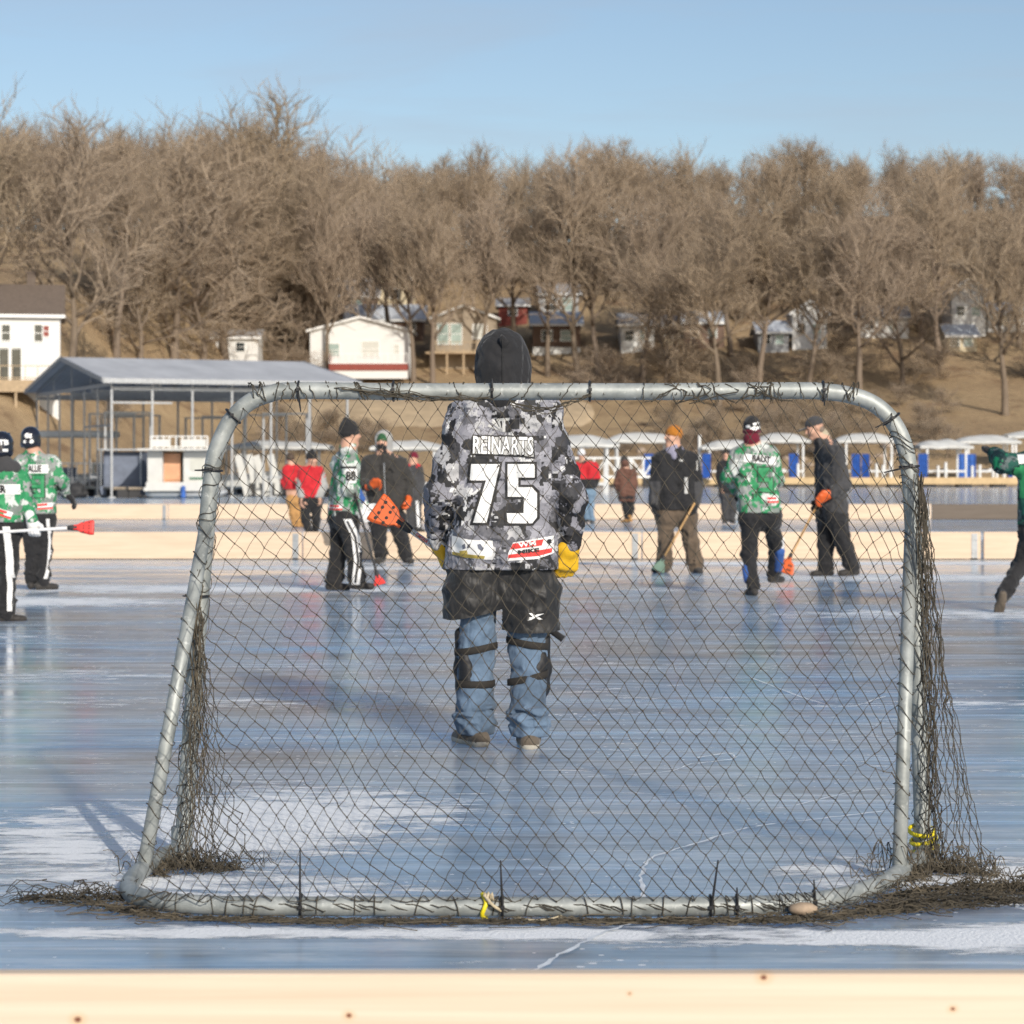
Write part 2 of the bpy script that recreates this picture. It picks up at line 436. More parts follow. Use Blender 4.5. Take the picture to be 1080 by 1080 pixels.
# ================================================================== trees
def bark_material(name, c1, c2):
    m, nt, b = new_mat(name); L = nt.links.new
    n1 = tex_noise(nt, coords(nt, (1, 1, .3)), 3.5, 6, .65); n2 = tex_noise(nt, coords(nt), .5, 3, .5)
    r = ramp(nt, [(.3, c2), (.68, c1)]); L(mth(nt, 'ADD', mth(nt, 'MULTIPLY', n1.outputs[0], .6), mth(nt, 'MULTIPLY', n2.outputs[0], .4)), r.inputs[0])
    oi = nd(nt, 'ShaderNodeObjectInfo')
    c = mixc(nt, r.outputs[0], (c1[0] * .80, c1[1] * .80, c1[2] * .86), mth(nt, 'MULTIPLY', oi.outputs['Random'], .9))
    L(c, b.inputs['Base Color']); b.inputs['Roughness'].default_value = .95; b.inputs['Specular IOR Level'].default_value = .1
    return m
M_bark = bark_material('grey_brown_bark', (.26, .205, .15), (.095, .075, .056))
M_twig = bark_material('twig_bark', (.42, .335, .24), (.22, .172, .122))

def perp(d, rnd):
    a = Vector((rnd.gauss(0, 1), rnd.gauss(0, 1), rnd.gauss(0, 1)))
    a -= d * a.dot(d)
    return a.normalized()
def branch_pts(p, d, L, n, rnd, wig, up):
    pts = [p.copy()]; d = d.copy()
    for i in range(n):
        d = (d + perp(d, rnd) * wig + Vector((0, 0, up))).normalized()
        p = p + d * (L / n); pts.append(p.copy())
    return pts
def sample(pts, t):
    x = t * (len(pts) - 1); i = min(int(x), len(pts) - 2); f = x - i
    return pts[i].lerp(pts[i + 1], f), (pts[i + 1] - pts[i]).normalized()
def make_tree(seed, H, spread, low, nl, style):
    """trunk with main limbs in one mesh, branches and twigs in the other"""
    rnd = random.Random(seed)
    tr, cr = MB(), MB()
    r0 = H * .020
    T = branch_pts(Vector((0, 0, -.6)), Vector((rnd.uniform(-.06, .06), rnd.uniform(-.06, .06), 1)).normalized(), H * .60, 10, rnd, .08, .05)
    tr.tube(T, [r0 * 1.35] + [r0 * (1 - .085 * i) for i in range(1, 11)], 8)
    limbs = []
    for i in range(nl):
        t = low + (.99 - low) * ((i + rnd.random() * .7) / nl) ** .75
        p, d = sample(T, t)
        az = i * 2.4 + rnd.uniform(-.6, .6)
        el = R(rnd.uniform(8, 40)) + max(0, t - .25) * R(50)
        dd = Vector((math.cos(az) * math.cos(el), math.sin(az) * math.cos(el), math.sin(el)))
        L = H * spread * (1.0 - .08 * t) * rnd.uniform(.7, 1.2)
        pts = branch_pts(p, dd, L, 6, rnd, .20, .10 if style != 'droop' else .02)
        rr = r0 * (.52 - .25 * t)
        tr.tube(pts, [rr * (1 - .13 * k) for k in range(7)], 6)
        limbs.append((pts, L, rr))
    limbs.append((branch_pts(T[-1], Vector((rnd.uniform(-.5, .5), rnd.uniform(-.5, .5), 1)).normalized(), H * .36, 6, rnd, .2, .1), H * .34, r0 * .35))
    tr.tube(limbs[-1][0], [r0 * (.42 - .055 * k) for k in range(7)], 5)
    for pts, L, rr in limbs:
        for j in range(8):
            t = .18 + .82 * (j + rnd.random()) / 8
            p, d = sample(pts, min(t, .999))
            d1 = (d * .85 + perp(d, rnd) * .75 + Vector((0, 0, .34 if style != 'droop' else .12))).normalized()
            L1 = L * rnd.uniform(.32, .6) * (1.15 - .5 * t) + .5
            q = branch_pts(p, d1, L1, 4, rnd, .24, .06 if style != 'droop' else -.06)
            r1 = max(.055, rr * .45)
            cr.tube(q, [r1 * (1 - .17 * k) for k in range(5)], 4, caps=False)
            for k in range(6):
                t2 = .12 + .88 * (k + rnd.random()) / 6
                p2, dd2 = sample(q, min(t2, .999))
                d2 = (dd2 * .8 + perp(dd2, rnd) * .9 + Vector((0, 0, .14 if style != 'droop' else -.22))).normalized()
                L2 = L1 * rnd.uniform(.35, .62) * (1.1 - .45 * t2) + .25
                s = branch_pts(p2, d2, L2, 2, rnd, .25, .04)
                cr.tube(s, [.042, .030, .018], 3, caps=False)
                for k3 in range(3):
                    p3, dd3 = sample(s, min(.15 + .85 * (k3 + rnd.random()) / 3, .999))
                    d3 = (dd3 * .9 + perp(dd3, rnd) * .7 + Vector((0, 0, .3 if style != 'droop' else -.2))).normalized()
                    L3 = rnd.uniform(.5, 1.35)
                    cr.tube([p3, p3 + d3 * L3], [.016, .007], 3, caps=False)
    return tr.mesh('trunk', M_bark, True), cr.mesh('crown', M_twig, True), H
VAR = [make_tree(11, 16, .40, .46, 12, 'up'), make_tree(12, 16, .44, .40, 13, 'up'), make_tree(13, 16, .36, .50, 12, 'up'),
       make_tree(14, 15, .46, .16, 14, 'droop'), make_tree(15, 16, .33, .42, 13, 'up'), make_tree(16, 14, .50, .20, 13, 'droop')]
def tree(x, y, z, H, var, rz, label, grp, wide=1.0, name='bare_tree'):
    t, c, h0 = VAR[var]; s = H / h0
    e = empty(name, (x, y, z), label, 'tree', grp, rz); e.scale = (s * wide, s * wide, s)
    for nm, me in (('trunk', t), ('crown', c)):
        link(bpy.data.objects.new(nm, me), e)
    return e
rnd = random.Random(3)
FRONT = [  # photo column and row of the foot, row of the top, kind, width, what singles it out
    (71, 416, 128, 1, 1.05, 'tall bare oak casting its forked shadow on the white two-storey house'),
    (-18, 384, 112, 0, 1.1, 'bare tree at the left edge rising over the white house roof'),
    (122, 378, 140, 2, 1.0, 'bare tree behind the peak of the metal boathouse roof'),
    (148, 388, 225, 3, 1.2, 'low bare tree with fine drooping twigs over the left of the boathouse roof'),
    (214, 386, 215, 5, 1.2, 'low bare tree before the white trailer home behind the boathouse'),
    (262, 386, 220, 3, 1.2, 'low bare drooping tree right of the white trailer home'),
    (300, 390, 225, 5, .9, 'low bare drooping tree just left of the white gabled cottage'),
    (184, 386, 132, 5, 1.15, 'bare tree with low drooping twigs over the middle of the boathouse roof'),
    (236, 378, 130, 0, 1.1, 'bare tree right of the low drooping tree behind the boathouse'),
    (286, 372, 104, 1, 1.0, 'tallest bare tree, its top standing out against the sky above the boathouse right half'),
    (322, 392, 190, 4, 1.0, 'bare tree at the left corner of the white gabled cottage'),
    (411, 372, 170, 4, 1.0, 'bare tree growing between the white gabled cottage and the yellow house'),
    (347, 404, 190, 4, .7, 'slim bare tree before the left half of the white gabled cottage'),
    (392, 398, 190, 4, .8, 'slim bare tree in front of the grey metal roofed house'),
    (436, 402, 182, 2, .8, 'slim bare tree at the right corner of the white gabled cottage'),
    (505, 398, 186, 4, .85, 'slim bare tree left of the goalkeeper hood, before the tan cottage'),
    (578, 398, 190, 0, .85, 'bare tree in front of the dark porch house'),
    (457, 408, 200, 4, .9, 'slim bare tree in front of the tan cottage with a timber deck'),
    (541, 386, 168, 2, 1.0, 'bare tree right behind the goalkeeper hood'),
    (610, 404, 158, 1, .9, 'thick bare oak standing on the grass right of the goalkeeper head'),
    (632, 398, 176, 4, .9, 'thinner bare trunk close beside the thick oak right of the goalkeeper head'),
    (676, 404, 190, 4, 1.0, 'bare tree in front of the small dark cottages right of centre'),
    (704, 422, 235, 3, .8, 'low bare drooping tree at the bank above the orange knit cap'),
    (758, 430, 215, 2, 1.0, 'bare tree on the bank left of the grey house with a porch'),
    (800, 418, 190, 2, 1.0, 'bare tree before the grey house with a porch'),
    (852, 420, 215, 4, 1.0, 'slender bare tree above the man in the dark cap'),
    (905, 424, 195, 0, 1.0, 'bare tree above the right bend of the goal frame'),
    (951, 408, 205, 5, .8, 'bare drooping tree right of the goal frame bend, left of the open slope'),
    (992, 384, 185, 1, 1.0, 'bare tree on the grass slope before the white house at the right'),
    (1061, 438, 200, 2, 1.0, 'bare tree low on the open grass slope near the right edge'),
    (1100, 404, 180, 0, 1.1, 'bare tree whose twigs enter at the right edge'),
]
for (px, pb, pt, v, wd, lab) in FRONT:
    d = on_hill(px, pb); x = WX(px, d); z = hill_z(x, d)
    tree(x, d, z, (WZ(pt, d) - z) * (.97 if px < 330 else .95), v, rnd.uniform(0, 6.28), lab, 'bare trees on the slope', wd)
def wood_top(px):
    pts = [(-300, 110), (0, 122), (60, 128), (170, 126), (230, 122), (310, 124), (345, 150), (430, 162), (520, 152), (560, 158), (640, 138), (700, 155), (790, 150), (840, 134), (900, 150), (980, 152), (1040, 166), (1080, 164), (1400, 160)]
    for (a, ya), (b, yb) in zip(pts, pts[1:]):
        if a <= px <= b: return ya + (yb - ya) * (px - a) / (b - a)
    return 150
for d0, step in ((222, 4.6), (238, 4.4), (254, 4.4), (270, 4.6), (288, 5.5)):
    hw = d0 * 540 / F_PX * 1.12
    x = -hw + rnd.uniform(0, step)
    while x < hw:
        d = d0 + rnd.uniform(-6, 6); px = 540 + x * F_PX / d
        z = hill_z(x, d)
        top = wood_top(px) + rnd.choice((-3, 0, 2, 5, 9, 14)) + (26 if d0 < 230 else 0) + (8 if d0 > 280 else 0)
        Ht = WZ(top, d) - z
        if d0 <= 238 and rnd.random() < .85 and any(a < px < b_ for a, b_ in ((648, 698), (716, 770), (796, 880), (900, 962), (996, 1090))): x += step; continue
        ok = not ((d0 == 222 and (330 < px < 640 or px < 70)) or (d0 in (238,) and 335 < px < 630 and rnd.random() < .8))
        if ok: tree(x, d, z, max(7, min(Ht * .94, 24)), rnd.choice((0, 1, 2, 4, 4, 0)), rnd.uniform(0, 6.28),
             'bare brown tree among the crowded wood on the hill behind the houses', 'bare trees of the hillside wood', rnd.uniform(.85, 1.1))
        x += step * rnd.uniform(.75, 1.3)

for d0, step in ((206, 4.6), (214, 4.2), (230, 5.0), (246, 4.5), (262, 5.0)):
    hw = d0 * 540 / F_PX * 1.1; x = -hw
    while x < hw:
        d = d0 + rnd.uniform(-5, 5); px = 540 + x * F_PX / d; z = hill_z(x, d)
        if d0 == 206 and not 640 < px < 1010: x += step; continue
        if d0 <= 230 and any(a < px < b_ for a, b_ in ((650, 694), (720, 764), (800, 874), (904, 958), (1000, 1090))): x += step * .6; continue
        if (d0 > 250 or d0 == 206 or not (330 < px < 640 or 648 < px < 698 or 826 < px < 880 or 998 < px < 1090)) and not (d0 < 230 and px < 70):
            tree(x, d, z - .8, (rnd.uniform(3.8, 6.5) if d0 < 220 else rnd.uniform(6.5, 10.5)), rnd.choice((3, 5, 5)), rnd.uniform(0, 6.28), 'low bare bushy tree filling the gaps under the wood on the hill', 'bare bushy trees under the wood', rnd.uniform(1.2, 1.6), 'bushy_tree')
        x += step * rnd.uniform(.7, 1.3)

# brush and shrubs along the foot of the bank
for i in range(84):
    px = rnd.uniform(640, 1000) if i < 56 else rnd.uniform(110, 420)
    d = (rnd.uniform(172, 200) if px > 600 or px > 250 else rnd.uniform(150, 176)); x = WX(px, d)
    if hill_z(x, d) < .2: continue
    tree(x, d, hill_z(x, d) - .3, rnd.uniform(1.8, 3.6), rnd.choice((3, 5)), rnd.uniform(0, 6.28), 'low leafless brown shrub on the bank behind the boat lifts and docks', 'leafless shrubs along the foot of the bank', rnd.uniform(1.0, 1.7), 'shrub')
# ================================================================== houses on the slope
M_white = mat('white_siding', (.66, .66, .64), .6, .06, 1.5, stretch=(1, 1, 9))
M_cream = mat('cream_siding', (.62, .53, .36), .7, .1, 1.5)
M_greyw = mat('grey_siding', (.36, .37, .38), .7, .12, 1.5)
M_tan = mat('tan_siding', (.30, .245, .18), .7, .15, 1.5)
M_brown = mat('brown_siding', (.16, .10, .07), .7, .15, 1.5)
M_roofb = mat('brown_shingle', (.135, .105, .085), .9, .25, 5)
M_roofg = mat('grey_shingle', (.33, .33, .34), .85, .2, 5)
M_roofw = mat('white_metal_roof', (.55, .58, .62), .5, .1, 2)
M_redw = mat('oxblood_timber', (.23, .045, .03), .65, .2, 6)
M_timber = mat('deck_timber', (.40, .30, .19), .8, .25, 4)
M_trim = mat('white_trim', (.78, .78, .76), .5, .06, 4)
M_glass = mat('window_glass', (.035, .045, .05), .08, .3, 2, spec=.8)
M_glassg = mat('curtained_glass', (.30, .38, .35), .2, .2, 2, spec=.6)
M_curt = mat('pale_blind', (.52, .52, .47), .6, .1, 3)

def window(e, x, y, z, w_, h_, pane=None, mull=1):
    f = MB(); t = .07
    f.box((0, 0, h_ / 2 + t / 2), (w_ + 2 * t, .06, t)).box((0, 0, -h_ / 2 - t / 2), (w_ + 2 * t, .09, t))
    f.box((-w_ / 2 - t / 2, 0, 0), (t, .06, h_)).box((w_ / 2 + t / 2, 0, 0), (t, .06, h_))
    for k in range(mull): f.box((0, .004, (k + 1) * h_ / (mull + 1) - h_ / 2), (w_, .04, .05))
    fo = f.build('window', M_trim, e, loc=(x, y, z))
    p = MB(); p.box((0, .012, 0), (w_, .012, h_)); p.build('pane', pane or M_glass, fo)
def railing(e, x0, x1, y, z, h, m, n, name='railing', th=.06):
    mb = MB(); mb.box(((x0 + x1) / 2, y, z + h), (x1 - x0, th, th)).box(((x0 + x1) / 2, y, z + .12), (x1 - x0, th, th))
    for i in range(n + 1): mb.box((x0 + (x1 - x0) * i / n, y + .003, z + h / 2), (th * .8, th * .8, h - .02))
    return mb.build(name, m, e)
def house(name, label, px0, px1, py_base, py_eave, d, dep, rise, gable, wall, roof, wins=(), door=None, rz=0, over=.35, found=3.0, chimney=None, trim=True):
    """front wall spans the photo columns px0..px1 at distance d; everything else is built round it in metres"""
    wd = (px1 - px0) * d / F_PX; zb = WZ(py_base, d); h = WZ(py_eave, d) - zb
    e = empty(name, (WX((px0 + px1) / 2, d), d + dep / 2, zb), label, 'house', 'houses on the hillside', rz)
    hw, hd = wd / 2, dep / 2
    mb = MB()
    if gable == 'front':
        mb.prism([(-hw, -found), (hw, -found), (hw, h), (0, h + rise), (-hw, h)], -hd, hd)
    elif gable == 'side':
        vs = [(-hw, -hd, -found), (-hw, hd, -found), (-hw, hd, h), (-hw, 0, h + rise), (-hw, -hd, h)]
        vs += [(-x, y, z) for x, y, z in vs]
        mb.add(vs, [(0, 1, 2, 3, 4), (9, 8, 7, 6, 5), (0, 4, 9, 5), (1, 6, 7, 2), (2, 7, 8, 3), (3, 8, 9, 4), (0, 5, 6, 1)])
    mb.build('wall', wall, e)
    rf = MB(); t = .14
    if gable == 'front':
        sl = rise / hw
        for s in (-1, 1):
            a = (0, h + rise + .02); b_ = (s * (hw + over), h - sl * over + .02)
            rf.prism([a, b_, (b_[0], b_[1] + t), (0, h + rise + t + .02)], -hd - over, hd + over)
    else:
        sl = rise / hd
        for s in (-1, 1):
            vs = []
            for x in (-hw - over, hw + over):
                vs += [(x, 0, h + rise + .02), (x, s * (hd + over), h - sl * over + .02), (x, s * (hd + over), h - sl * over + .02 + t), (x, 0, h + rise + t + .02)]
            rf.add(vs, [(0, 1, 2, 3), (7, 6, 5, 4), (0, 4, 5, 1), (1, 5, 6, 2), (2, 6, 7, 3), (3, 7, 4, 0)])
    ro = rf.build('roof', roof, e)
    if chimney:
        mb = MB(); mb.box((chimney * hw, .5, h + rise + .2), (.6, .6, 1.6)); mb.box((chimney * hw, .5, h + rise + 1.05), (.75, .75, .12)); mb.build('chimney', M_roofb, ro)
    if trim:
        mb = MB()
        if gable == 'front':
            for s in (-1, 1): mb.bar((0, -hd - over - .03, h + rise + .06), (s * (hw + over), -hd - over - .03, h - rise / hw * over + .06), .05, .2)
        else:
            mb.box((0, -hd - over - .03, h - rise / hd * over + .07), (2 * (hw + over), .05, .22))
        mb.build('fascia', M_trim, e)
    for wv in wins:
        u, v, w_, h_ = wv[:4]
        window(e, -hw + u * wd, -hd - .03, v * h, w_, h_, wv[4] if len(wv) > 4 else None)
    if door:
        mb = MB(); u, w_, h_ = door; mb.box((-hw + u * wd, -hd - .03, h_ / 2), (w_, .06, h_)); do = mb.build('door', M_trim, e)
        mb = MB(); mb.box((-hw + u * wd, -hd - .065, h_ * .62), (w_ * .7, .01, h_ * .5)); mb.build('pane', M_glass, do)
    return e, hw, hd, h

# white two-storey house at the left edge
d1 = on_hill(30, 430) + 1
e, hw, hd, h = house('white_house', 'white two-storey house with brown roof and a timber deck at the left edge', -60, 52, 402, 331, d1, 7, 2.2, 'side', M_white, M_roofb,
      [(.50, .72, .55, 1.1), (.80, .72, .55, 1.15), (.87, .75, .4, .75, M_redw)], None, rz=R(11), chimney=.45)
mb = MB()
for i in range(3): mb.box((.0 + i * .85 - 1.0, -hd - .03, 1.15), (.62, .05, 2.2))
f = mb.build('patio_door', M_glass, e)
mb = MB()
for i in range(4): mb.box((i * .85 - 1.43, -hd - .045, 1.2), (.16, .08, 2.5))
mb.box((-.15, -hd - .05, 2.42), (2.8, .1, .14)); mb.build('frame', M_trim, f)
mb = MB(); mb.box((0, -hd - 1.6, -.1), (2 * hw + .4, 3.0, .18)); mb.box((0, -hd - 3.12, -.5), (2 * hw + .4, .05, .7))
for i in range(6): mb.box((-hw + i * 2 * hw / 5, -hd - 3.0, -1.7), (.16, .16, 3.0))
mb.build('deck', M_timber, e); railing(e, -hw, hw + .2, -hd - 3.1, 0, .95, M_timber, 9)

# white gabled cottage with the red deck rail
d2 = on_hill(380, 402)
e, hw, hd, h = house('white_cottage', 'white gabled cottage with a dark red deck rail, right of the boathouse roof', 327, 433, 399, 349, d2, 7, 1.25, 'front', M_white, M_roofw,
      [(.22, .60, 1.35, 1.15, M_glassg), (.60, .62, 1.6, 1.4, M_curt), (.86, .62, .5, .8, M_curt)])
mb = MB(); mb.box((.9, -hd - 1.0, 1.02), (hw * 1.55, 2.0, .16)); mb.box((.9, -hd - 2.03, .98), (hw * 1.55, .05, .62)); mb.box((.9 - hw * .775, -hd - 1.0, 1.7), (.06, 2.0, 1.2))
mb.build('deck', M_redw, e); railing(e, .9 - hw * .77, .9 + hw * .77, -hd - 2.02, 1.25, 1.0, M_trim, 12)
mb = MB(); mb.box((.9, -hd - 1.9, .3), (hw * 1.55, .08, .8)); mb.build('skirting', M_white, e)

house('grey_roofed_house', 'house with a pale grey hipped roof behind the white gabled cottage', 343, 398, 330, 312, on_hill(370, 336), 7, 2.1, 'side', M_brown, M_roofg, [(.2, .5, 1.2, 1.0), (.6, .5, 1.2, 1.0, M_glassg)])
house('cream_house', 'cream house half hidden by trunks behind the white gabled cottage', 396, 436, 326, 296, on_hill(416, 334), 6, 1.4, 'front', M_cream, M_roofg, [(.5, .55, .9, 1.1)])
house('metal_roofed_house', 'long low house with a white metal roof behind the cottage with the red rail', 366, 446, 352, 337, on_hill(405, 360), 6, 1.6, 'side', M_brown, M_roofw, [(.85, .5, .8, .5)])
e, hw, hd, h = house('tan_cottage', 'tan cottage on stilts with wide glazing left of the goalkeeper hood', 455, 524, 372, 336, on_hill(490, 390), 6, 1.2, 'front', M_tan, M_roofw,
      [(.18, .55, 1.0, 1.9, M_glassg), (.38, .55, 1.0, 1.9, M_glassg), (.74, .62, 1.3, 1.3, M_curt)])
mb = MB(); mb.box((0, -hd - 1.2, -.1), (2 * hw + 1, 2.4, .2))
for i in range(5): mb.box((-hw + i * hw / 2, -hd - 2.2, -1.5), (.16, .16, 2.7))
mb.bar((hw, -hd - 2.4, -.1), (hw + 2.2, -hd - 2.6, -2.0), .9, .12)
mb.build('deck', M_timber, e); railing(e, -hw, hw, -hd - 2.3, 0, .9, M_timber, 10)
house('dark_red_house', 'small dark red house high between trunks above the goalkeeper hood', 526, 556, 336, 322, on_hill(542, 344), 5, .8, 'side', M_redw, M_roofg, [(.5, .5, .9, .7)], found=1.2)
e, hw, hd, h = house('porch_house', 'dark house with a white porch frame behind the thick oak', 562, 612, 366, 342, on_hill(587, 372), 6, 1.3, 'side', M_brown, M_roofw, [(.3, .5, 1.0, 1.0), (.7, .5, 1.0, 1.0, M_glassg)])
mb = MB(); mb.box((0, -hd - .6, -.55), (2 * hw, .06, 1.0)); mb.build('skirting', M_white, e)
e, hw, hd, h = house('upper_porch_house', 'grey upper house with dark porch windows above the porch house', 568, 610, 330, 310, on_hill(589, 338), 6, 1.2, 'side', M_greyw, M_roofg, [(.3, .45, 1.2, 1.3), (.72, .45, 1.0, 1.3, M_glassg)], found=1.2)
house('low_white_trailer', 'low white trailer home behind the boathouse roof, left of the white gabled cottage', 198, 272, 376, 356, on_hill(235, 376), 4, .7, 'side', M_white, M_roofg, [(.3, .5, .8, .8), (.75, .5, .8, .8)], (.52, .8, 1.8))
for (x0, x1, yb, ye, wm, rm, lab, g) in (
    (655, 690, 366, 342, M_white, M_roofg, 'small white cottage behind twigs, right of the two close trunks', 'side'),
    (722, 764, 362, 340, M_brown, M_roofw, 'brown cottage with a white edged roof above the orange knit cap', 'side'),
    (800, 832, 366, 350, M_greyw, M_roofw, 'low grey cottage left of the white and grey gabled house', 'side'),
    (700, 722, 358, 344, M_cream, M_roofg, 'small cream cottage between two twiggy trees, right of centre', 'side'),
    (1000, 1030, 366, 354, M_cream, M_roofw, 'low cream cottage below the tall white house at the right', 'side'),
    (836, 872, 364, 330, M_white, M_roofg, 'white and grey gabled house in the wood above the man in the dark cap', 'front'),
    (905, 958, 352, 334, M_white, M_roofg, 'low white house behind twigs above the bend of the goal frame', 'side'),
    (1004, 1040, 350, 306, M_white, M_roofg, 'tall white house high in the wood near the right edge', 'front'),
    (1042, 1110, 346, 330, M_white, M_roofw, 'long white house cut by the right edge', 'side')):
    house('hillside_cottage', lab, x0, x1, yb, ye, on_hill((x0 + x1) / 2, yb + 6), 5, 1.1, g, wm, rm, [(.25, .5, .8, .9), (.7, .5, .8, .9, M_glassg)])

# ================================================================== boathouse
M_galv = mat('galvanised_post', (.33, .345, .36), .45, .2, 9, .35)
def corrugated():
    m, nt, b = new_mat('ribbed_metal_roof'); L = nt.links.new
    n = tex_noise(nt, coords(nt, (.6, .25, 1)), 1.5, 5, .6)
    r = ramp(nt, [(.3, (.38, .39, .41)), (.7, (.50, .51, .53))]); L(n.outputs[0], r.inputs[0])
    L(r.outputs[0], b.inputs['Base Color']); b.inputs['Roughness'].default_value = .7; b.inputs['Metallic'].default_value = .0; b.inputs['Specular IOR Level'].default_value = .25
    wv = nd(nt, 'ShaderNodeTexWave', wave_type='BANDS', bands_direction='X'); wv.inputs['Scale'].default_value = 1.0; L(coords(nt), wv.inputs[0])
    bump(nt, b, wv.outputs['Fac'], .5, .03)
    return m
M_rib = corrugated()
A = Vector((-17.6, 100, 0)); B = Vector((-7.55, 104.25, 0)); C_ = Vector((-24.0, 115, 0))
ux = (B - A).normalized(); uy = (C_ - A).normalized(); LX = (B - A).length; LY = (C_ - A).length
rzb = math.atan2(ux.y, ux.x)
bh = empty('boathouse', A, 'open metal boathouse with a ribbed gable roof on many thin posts, out on the ice', 'boathouse', None, rzb)
inv = Matrix.Rotation(-rzb, 3, 'Z')
vy = inv @ uy
ze, zr = 5.25, 6.45
def bl(x, y, z): return (x + vy.x * y, vy.y * y, z)
mb = MB(); ov = .5
for (ya, za, yb_, zb_) in ((-ov, ze - .1, LY / 2, zr), (LY + ov, ze - .1, LY / 2, zr)):
    vs = []
    for x in (-ov, LX + ov):
        vs += [bl(x, ya, za), bl(x, yb_, zb_), bl(x, yb_, zb_ + .10), bl(x, ya, za + .10)]
    mb.add(vs, [(0, 1, 2, 3), (7, 6, 5, 4), (0, 4, 5, 1), (1, 5, 6, 2), (2, 6, 7, 3), (3, 7, 4, 0)])
mb.build('roof', M_rib, bh)
mb = MB()
mb.bar(bl(-ov, -ov - .05, ze - .12), bl(LX + ov, -ov - .05, ze - .12), .06, .20)
for x in (-ov - .03, LX + ov + .03):
    mb.bar(bl(x, -ov, ze - .08), bl(x, LY / 2, zr + .03), .05, .2); mb.bar(bl(x, LY + ov, ze - .08), bl(x, LY / 2, zr + .03), .05, .2)
mb.build('fascia', M_galv, bh)
mb = MB()
for k in range(6):
    x = LX * k / 5
    mb.bar(bl(x, 0, ze - .25), bl(x, LY, ze - .25), .08, .16)
    mb.bar(bl(x, 0, ze - .14), bl(x, LY / 2, zr - .14), .07, .12); mb.bar(bl(x, LY, ze - .14), bl(x, LY / 2, zr - .14), .07, .12)
    for q in (.25, .5, .75): mb.bar(bl(x, LY * q, ze - .25), bl(x, LY * q, ze + (zr - ze) * (1 - abs(q - .5) * 2) - .2), .05, .05)
for q in (0, .25, .5, .75, 1): mb.bar(bl(0, LY * q, ze - .42), bl(LX, LY * q, ze - .42), .08, .14)
mb.build('truss', M_galv, bh)
for q in (0, 1):
    for k in range(7):
        mb = MB(); p = bl(LX * k / 6, LY * q, 0); mb.box((p[0], p[1], ze / 2 - .1), (.09, .09, ze - .2)); mb.box((p[0], p[1], .03), (.3, .3, .06)); mb.build('post', M_galv, bh)
for k in range(1, 6):
    for x in (0, LX):
        if x and k % 2: continue
        mb = MB(); p = bl(x, LY * k / 6, 0); mb.box((p[0], p[1], ze / 2 - .15), (.08, .08, ze - .3)); mb.box((p[0], p[1], .03), (.3, .3, .06)); mb.build('post', M_galv, bh)
mb = MB(); mb.bar(bl(0, .02, 4.2), bl(LX * .25, .02, 4.2), .06, .08); mb.bar(bl(0, 0, 3.2), bl(0, LY * .33, 3.2), .06, .08); mb.build('crossbar', M_galv, bh)
# dock inside
dk = empty('boathouse_dock', A, 'grey timber dock running round the slips under the boathouse', 'dock', None, rzb)
mb = MB()
M_dockt = mat('grey_dock_boards', (.30, .25, .19), .85, .3, 3)
mb.bar(bl(.7, .3, .42), bl(LX * .42, .3, .42), 1.1, .10); mb.bar(bl(0.7, .3, .42), bl(.7, LY, .42), 1.1, .11); mb.bar(bl(LX - .4, .3, .42), bl(LX - .4, LY, .42), 1.1, .11); mb.bar(bl(0, LY, .42), bl(LX + 4, LY, .42), 1.2, .12)
mb.build('decking', M_dockt, dk)
mb = MB()
for k in range(9):
    p = bl(.7, LY * k / 8 + .2, .2); mb.box((p[0], p[1], .19), (.9, .5, .38))
    p = bl(LX - .4, LY * k / 8 + .2, .2); mb.box((p[0], p[1], .19), (.9, .5, .38))
for k in range(3): p = bl(1 + k * 1.6, .3, 0); mb.box((p[0], p[1], .18), (.5, .9, .36))
mb.build('float', M_dark, dk)

# houseboat and other craft in the slips
M_gel = mat('white_gelcoat', (.60, .60, .575), .35, .08, 2)
M_wood = mat('orange_plywood', (.62, .33, .19), .6, .2, 2)
M_alu = mat('aluminium', (.55, .57, .59), .4, .12, 8, .5)
M_canvas = mat('blue_grey_canvas', (.16, .185, .24), .8, .25, 2, bmp=.3, bscale=4)
M_blue = mat('blue_curtain', (.035, .12, .42), .7, .3, 3, bmp=.4, bscale=9)
M_awn = mat('white_canopy_fabric', (.58, .58, .555), .75, .22, .9, bmp=.2, bscale=3)
hb = empty('houseboat', (WX(188, 99), 99, 0), 'white houseboat with an orange plywood doorway moored in front of the boathouse', 'boat'); hb.scale.z = .72
def lx(px, d=99): return WX(px, d) - WX(188, d)
def pz(py, d=99): return WZ(py, d)
mb = MB()
for y in (.5, 2.9):
    mb.tube([(lx(152), y, .28), (lx(160), y, .26), (lx(222), y, .26), (lx(231), y, .40)], [.16, .26, .26, .10], 10)
mb.build('pontoon', M_alu, hb, smooth=True)
mb = MB(); mb.box((lx(189), 1.7, .55), (lx(227) - lx(152), 3.4, .22)); mb.build('hull', M_gel, hb)
mb = MB(); mb.box((lx(190), .02, .80), (lx(226) - lx(154), .05, .34)); mb.build('skirt_panel', M_gel, hb)
mb = MB(); mb.box((lx(162), 1.8, 1.75), (lx(169) - lx(153), 2.8, 2.2)); mb.box((lx(206), 1.8, 1.75), (lx(221) - lx(193), 2.8, 2.2)); mb.box((lx(181), 2.9, 1.75), (lx(193) - lx(169), .1, 2.2)); mb.build('cabin', M_gel, hb)
mb = MB(); mb.box((lx(178), .9, 1.7), (.76, .08, 2.05)); mb.box((lx(178), .84, 1.15), (.8, .05, .1)); mb.build('door', M_wood, hb)
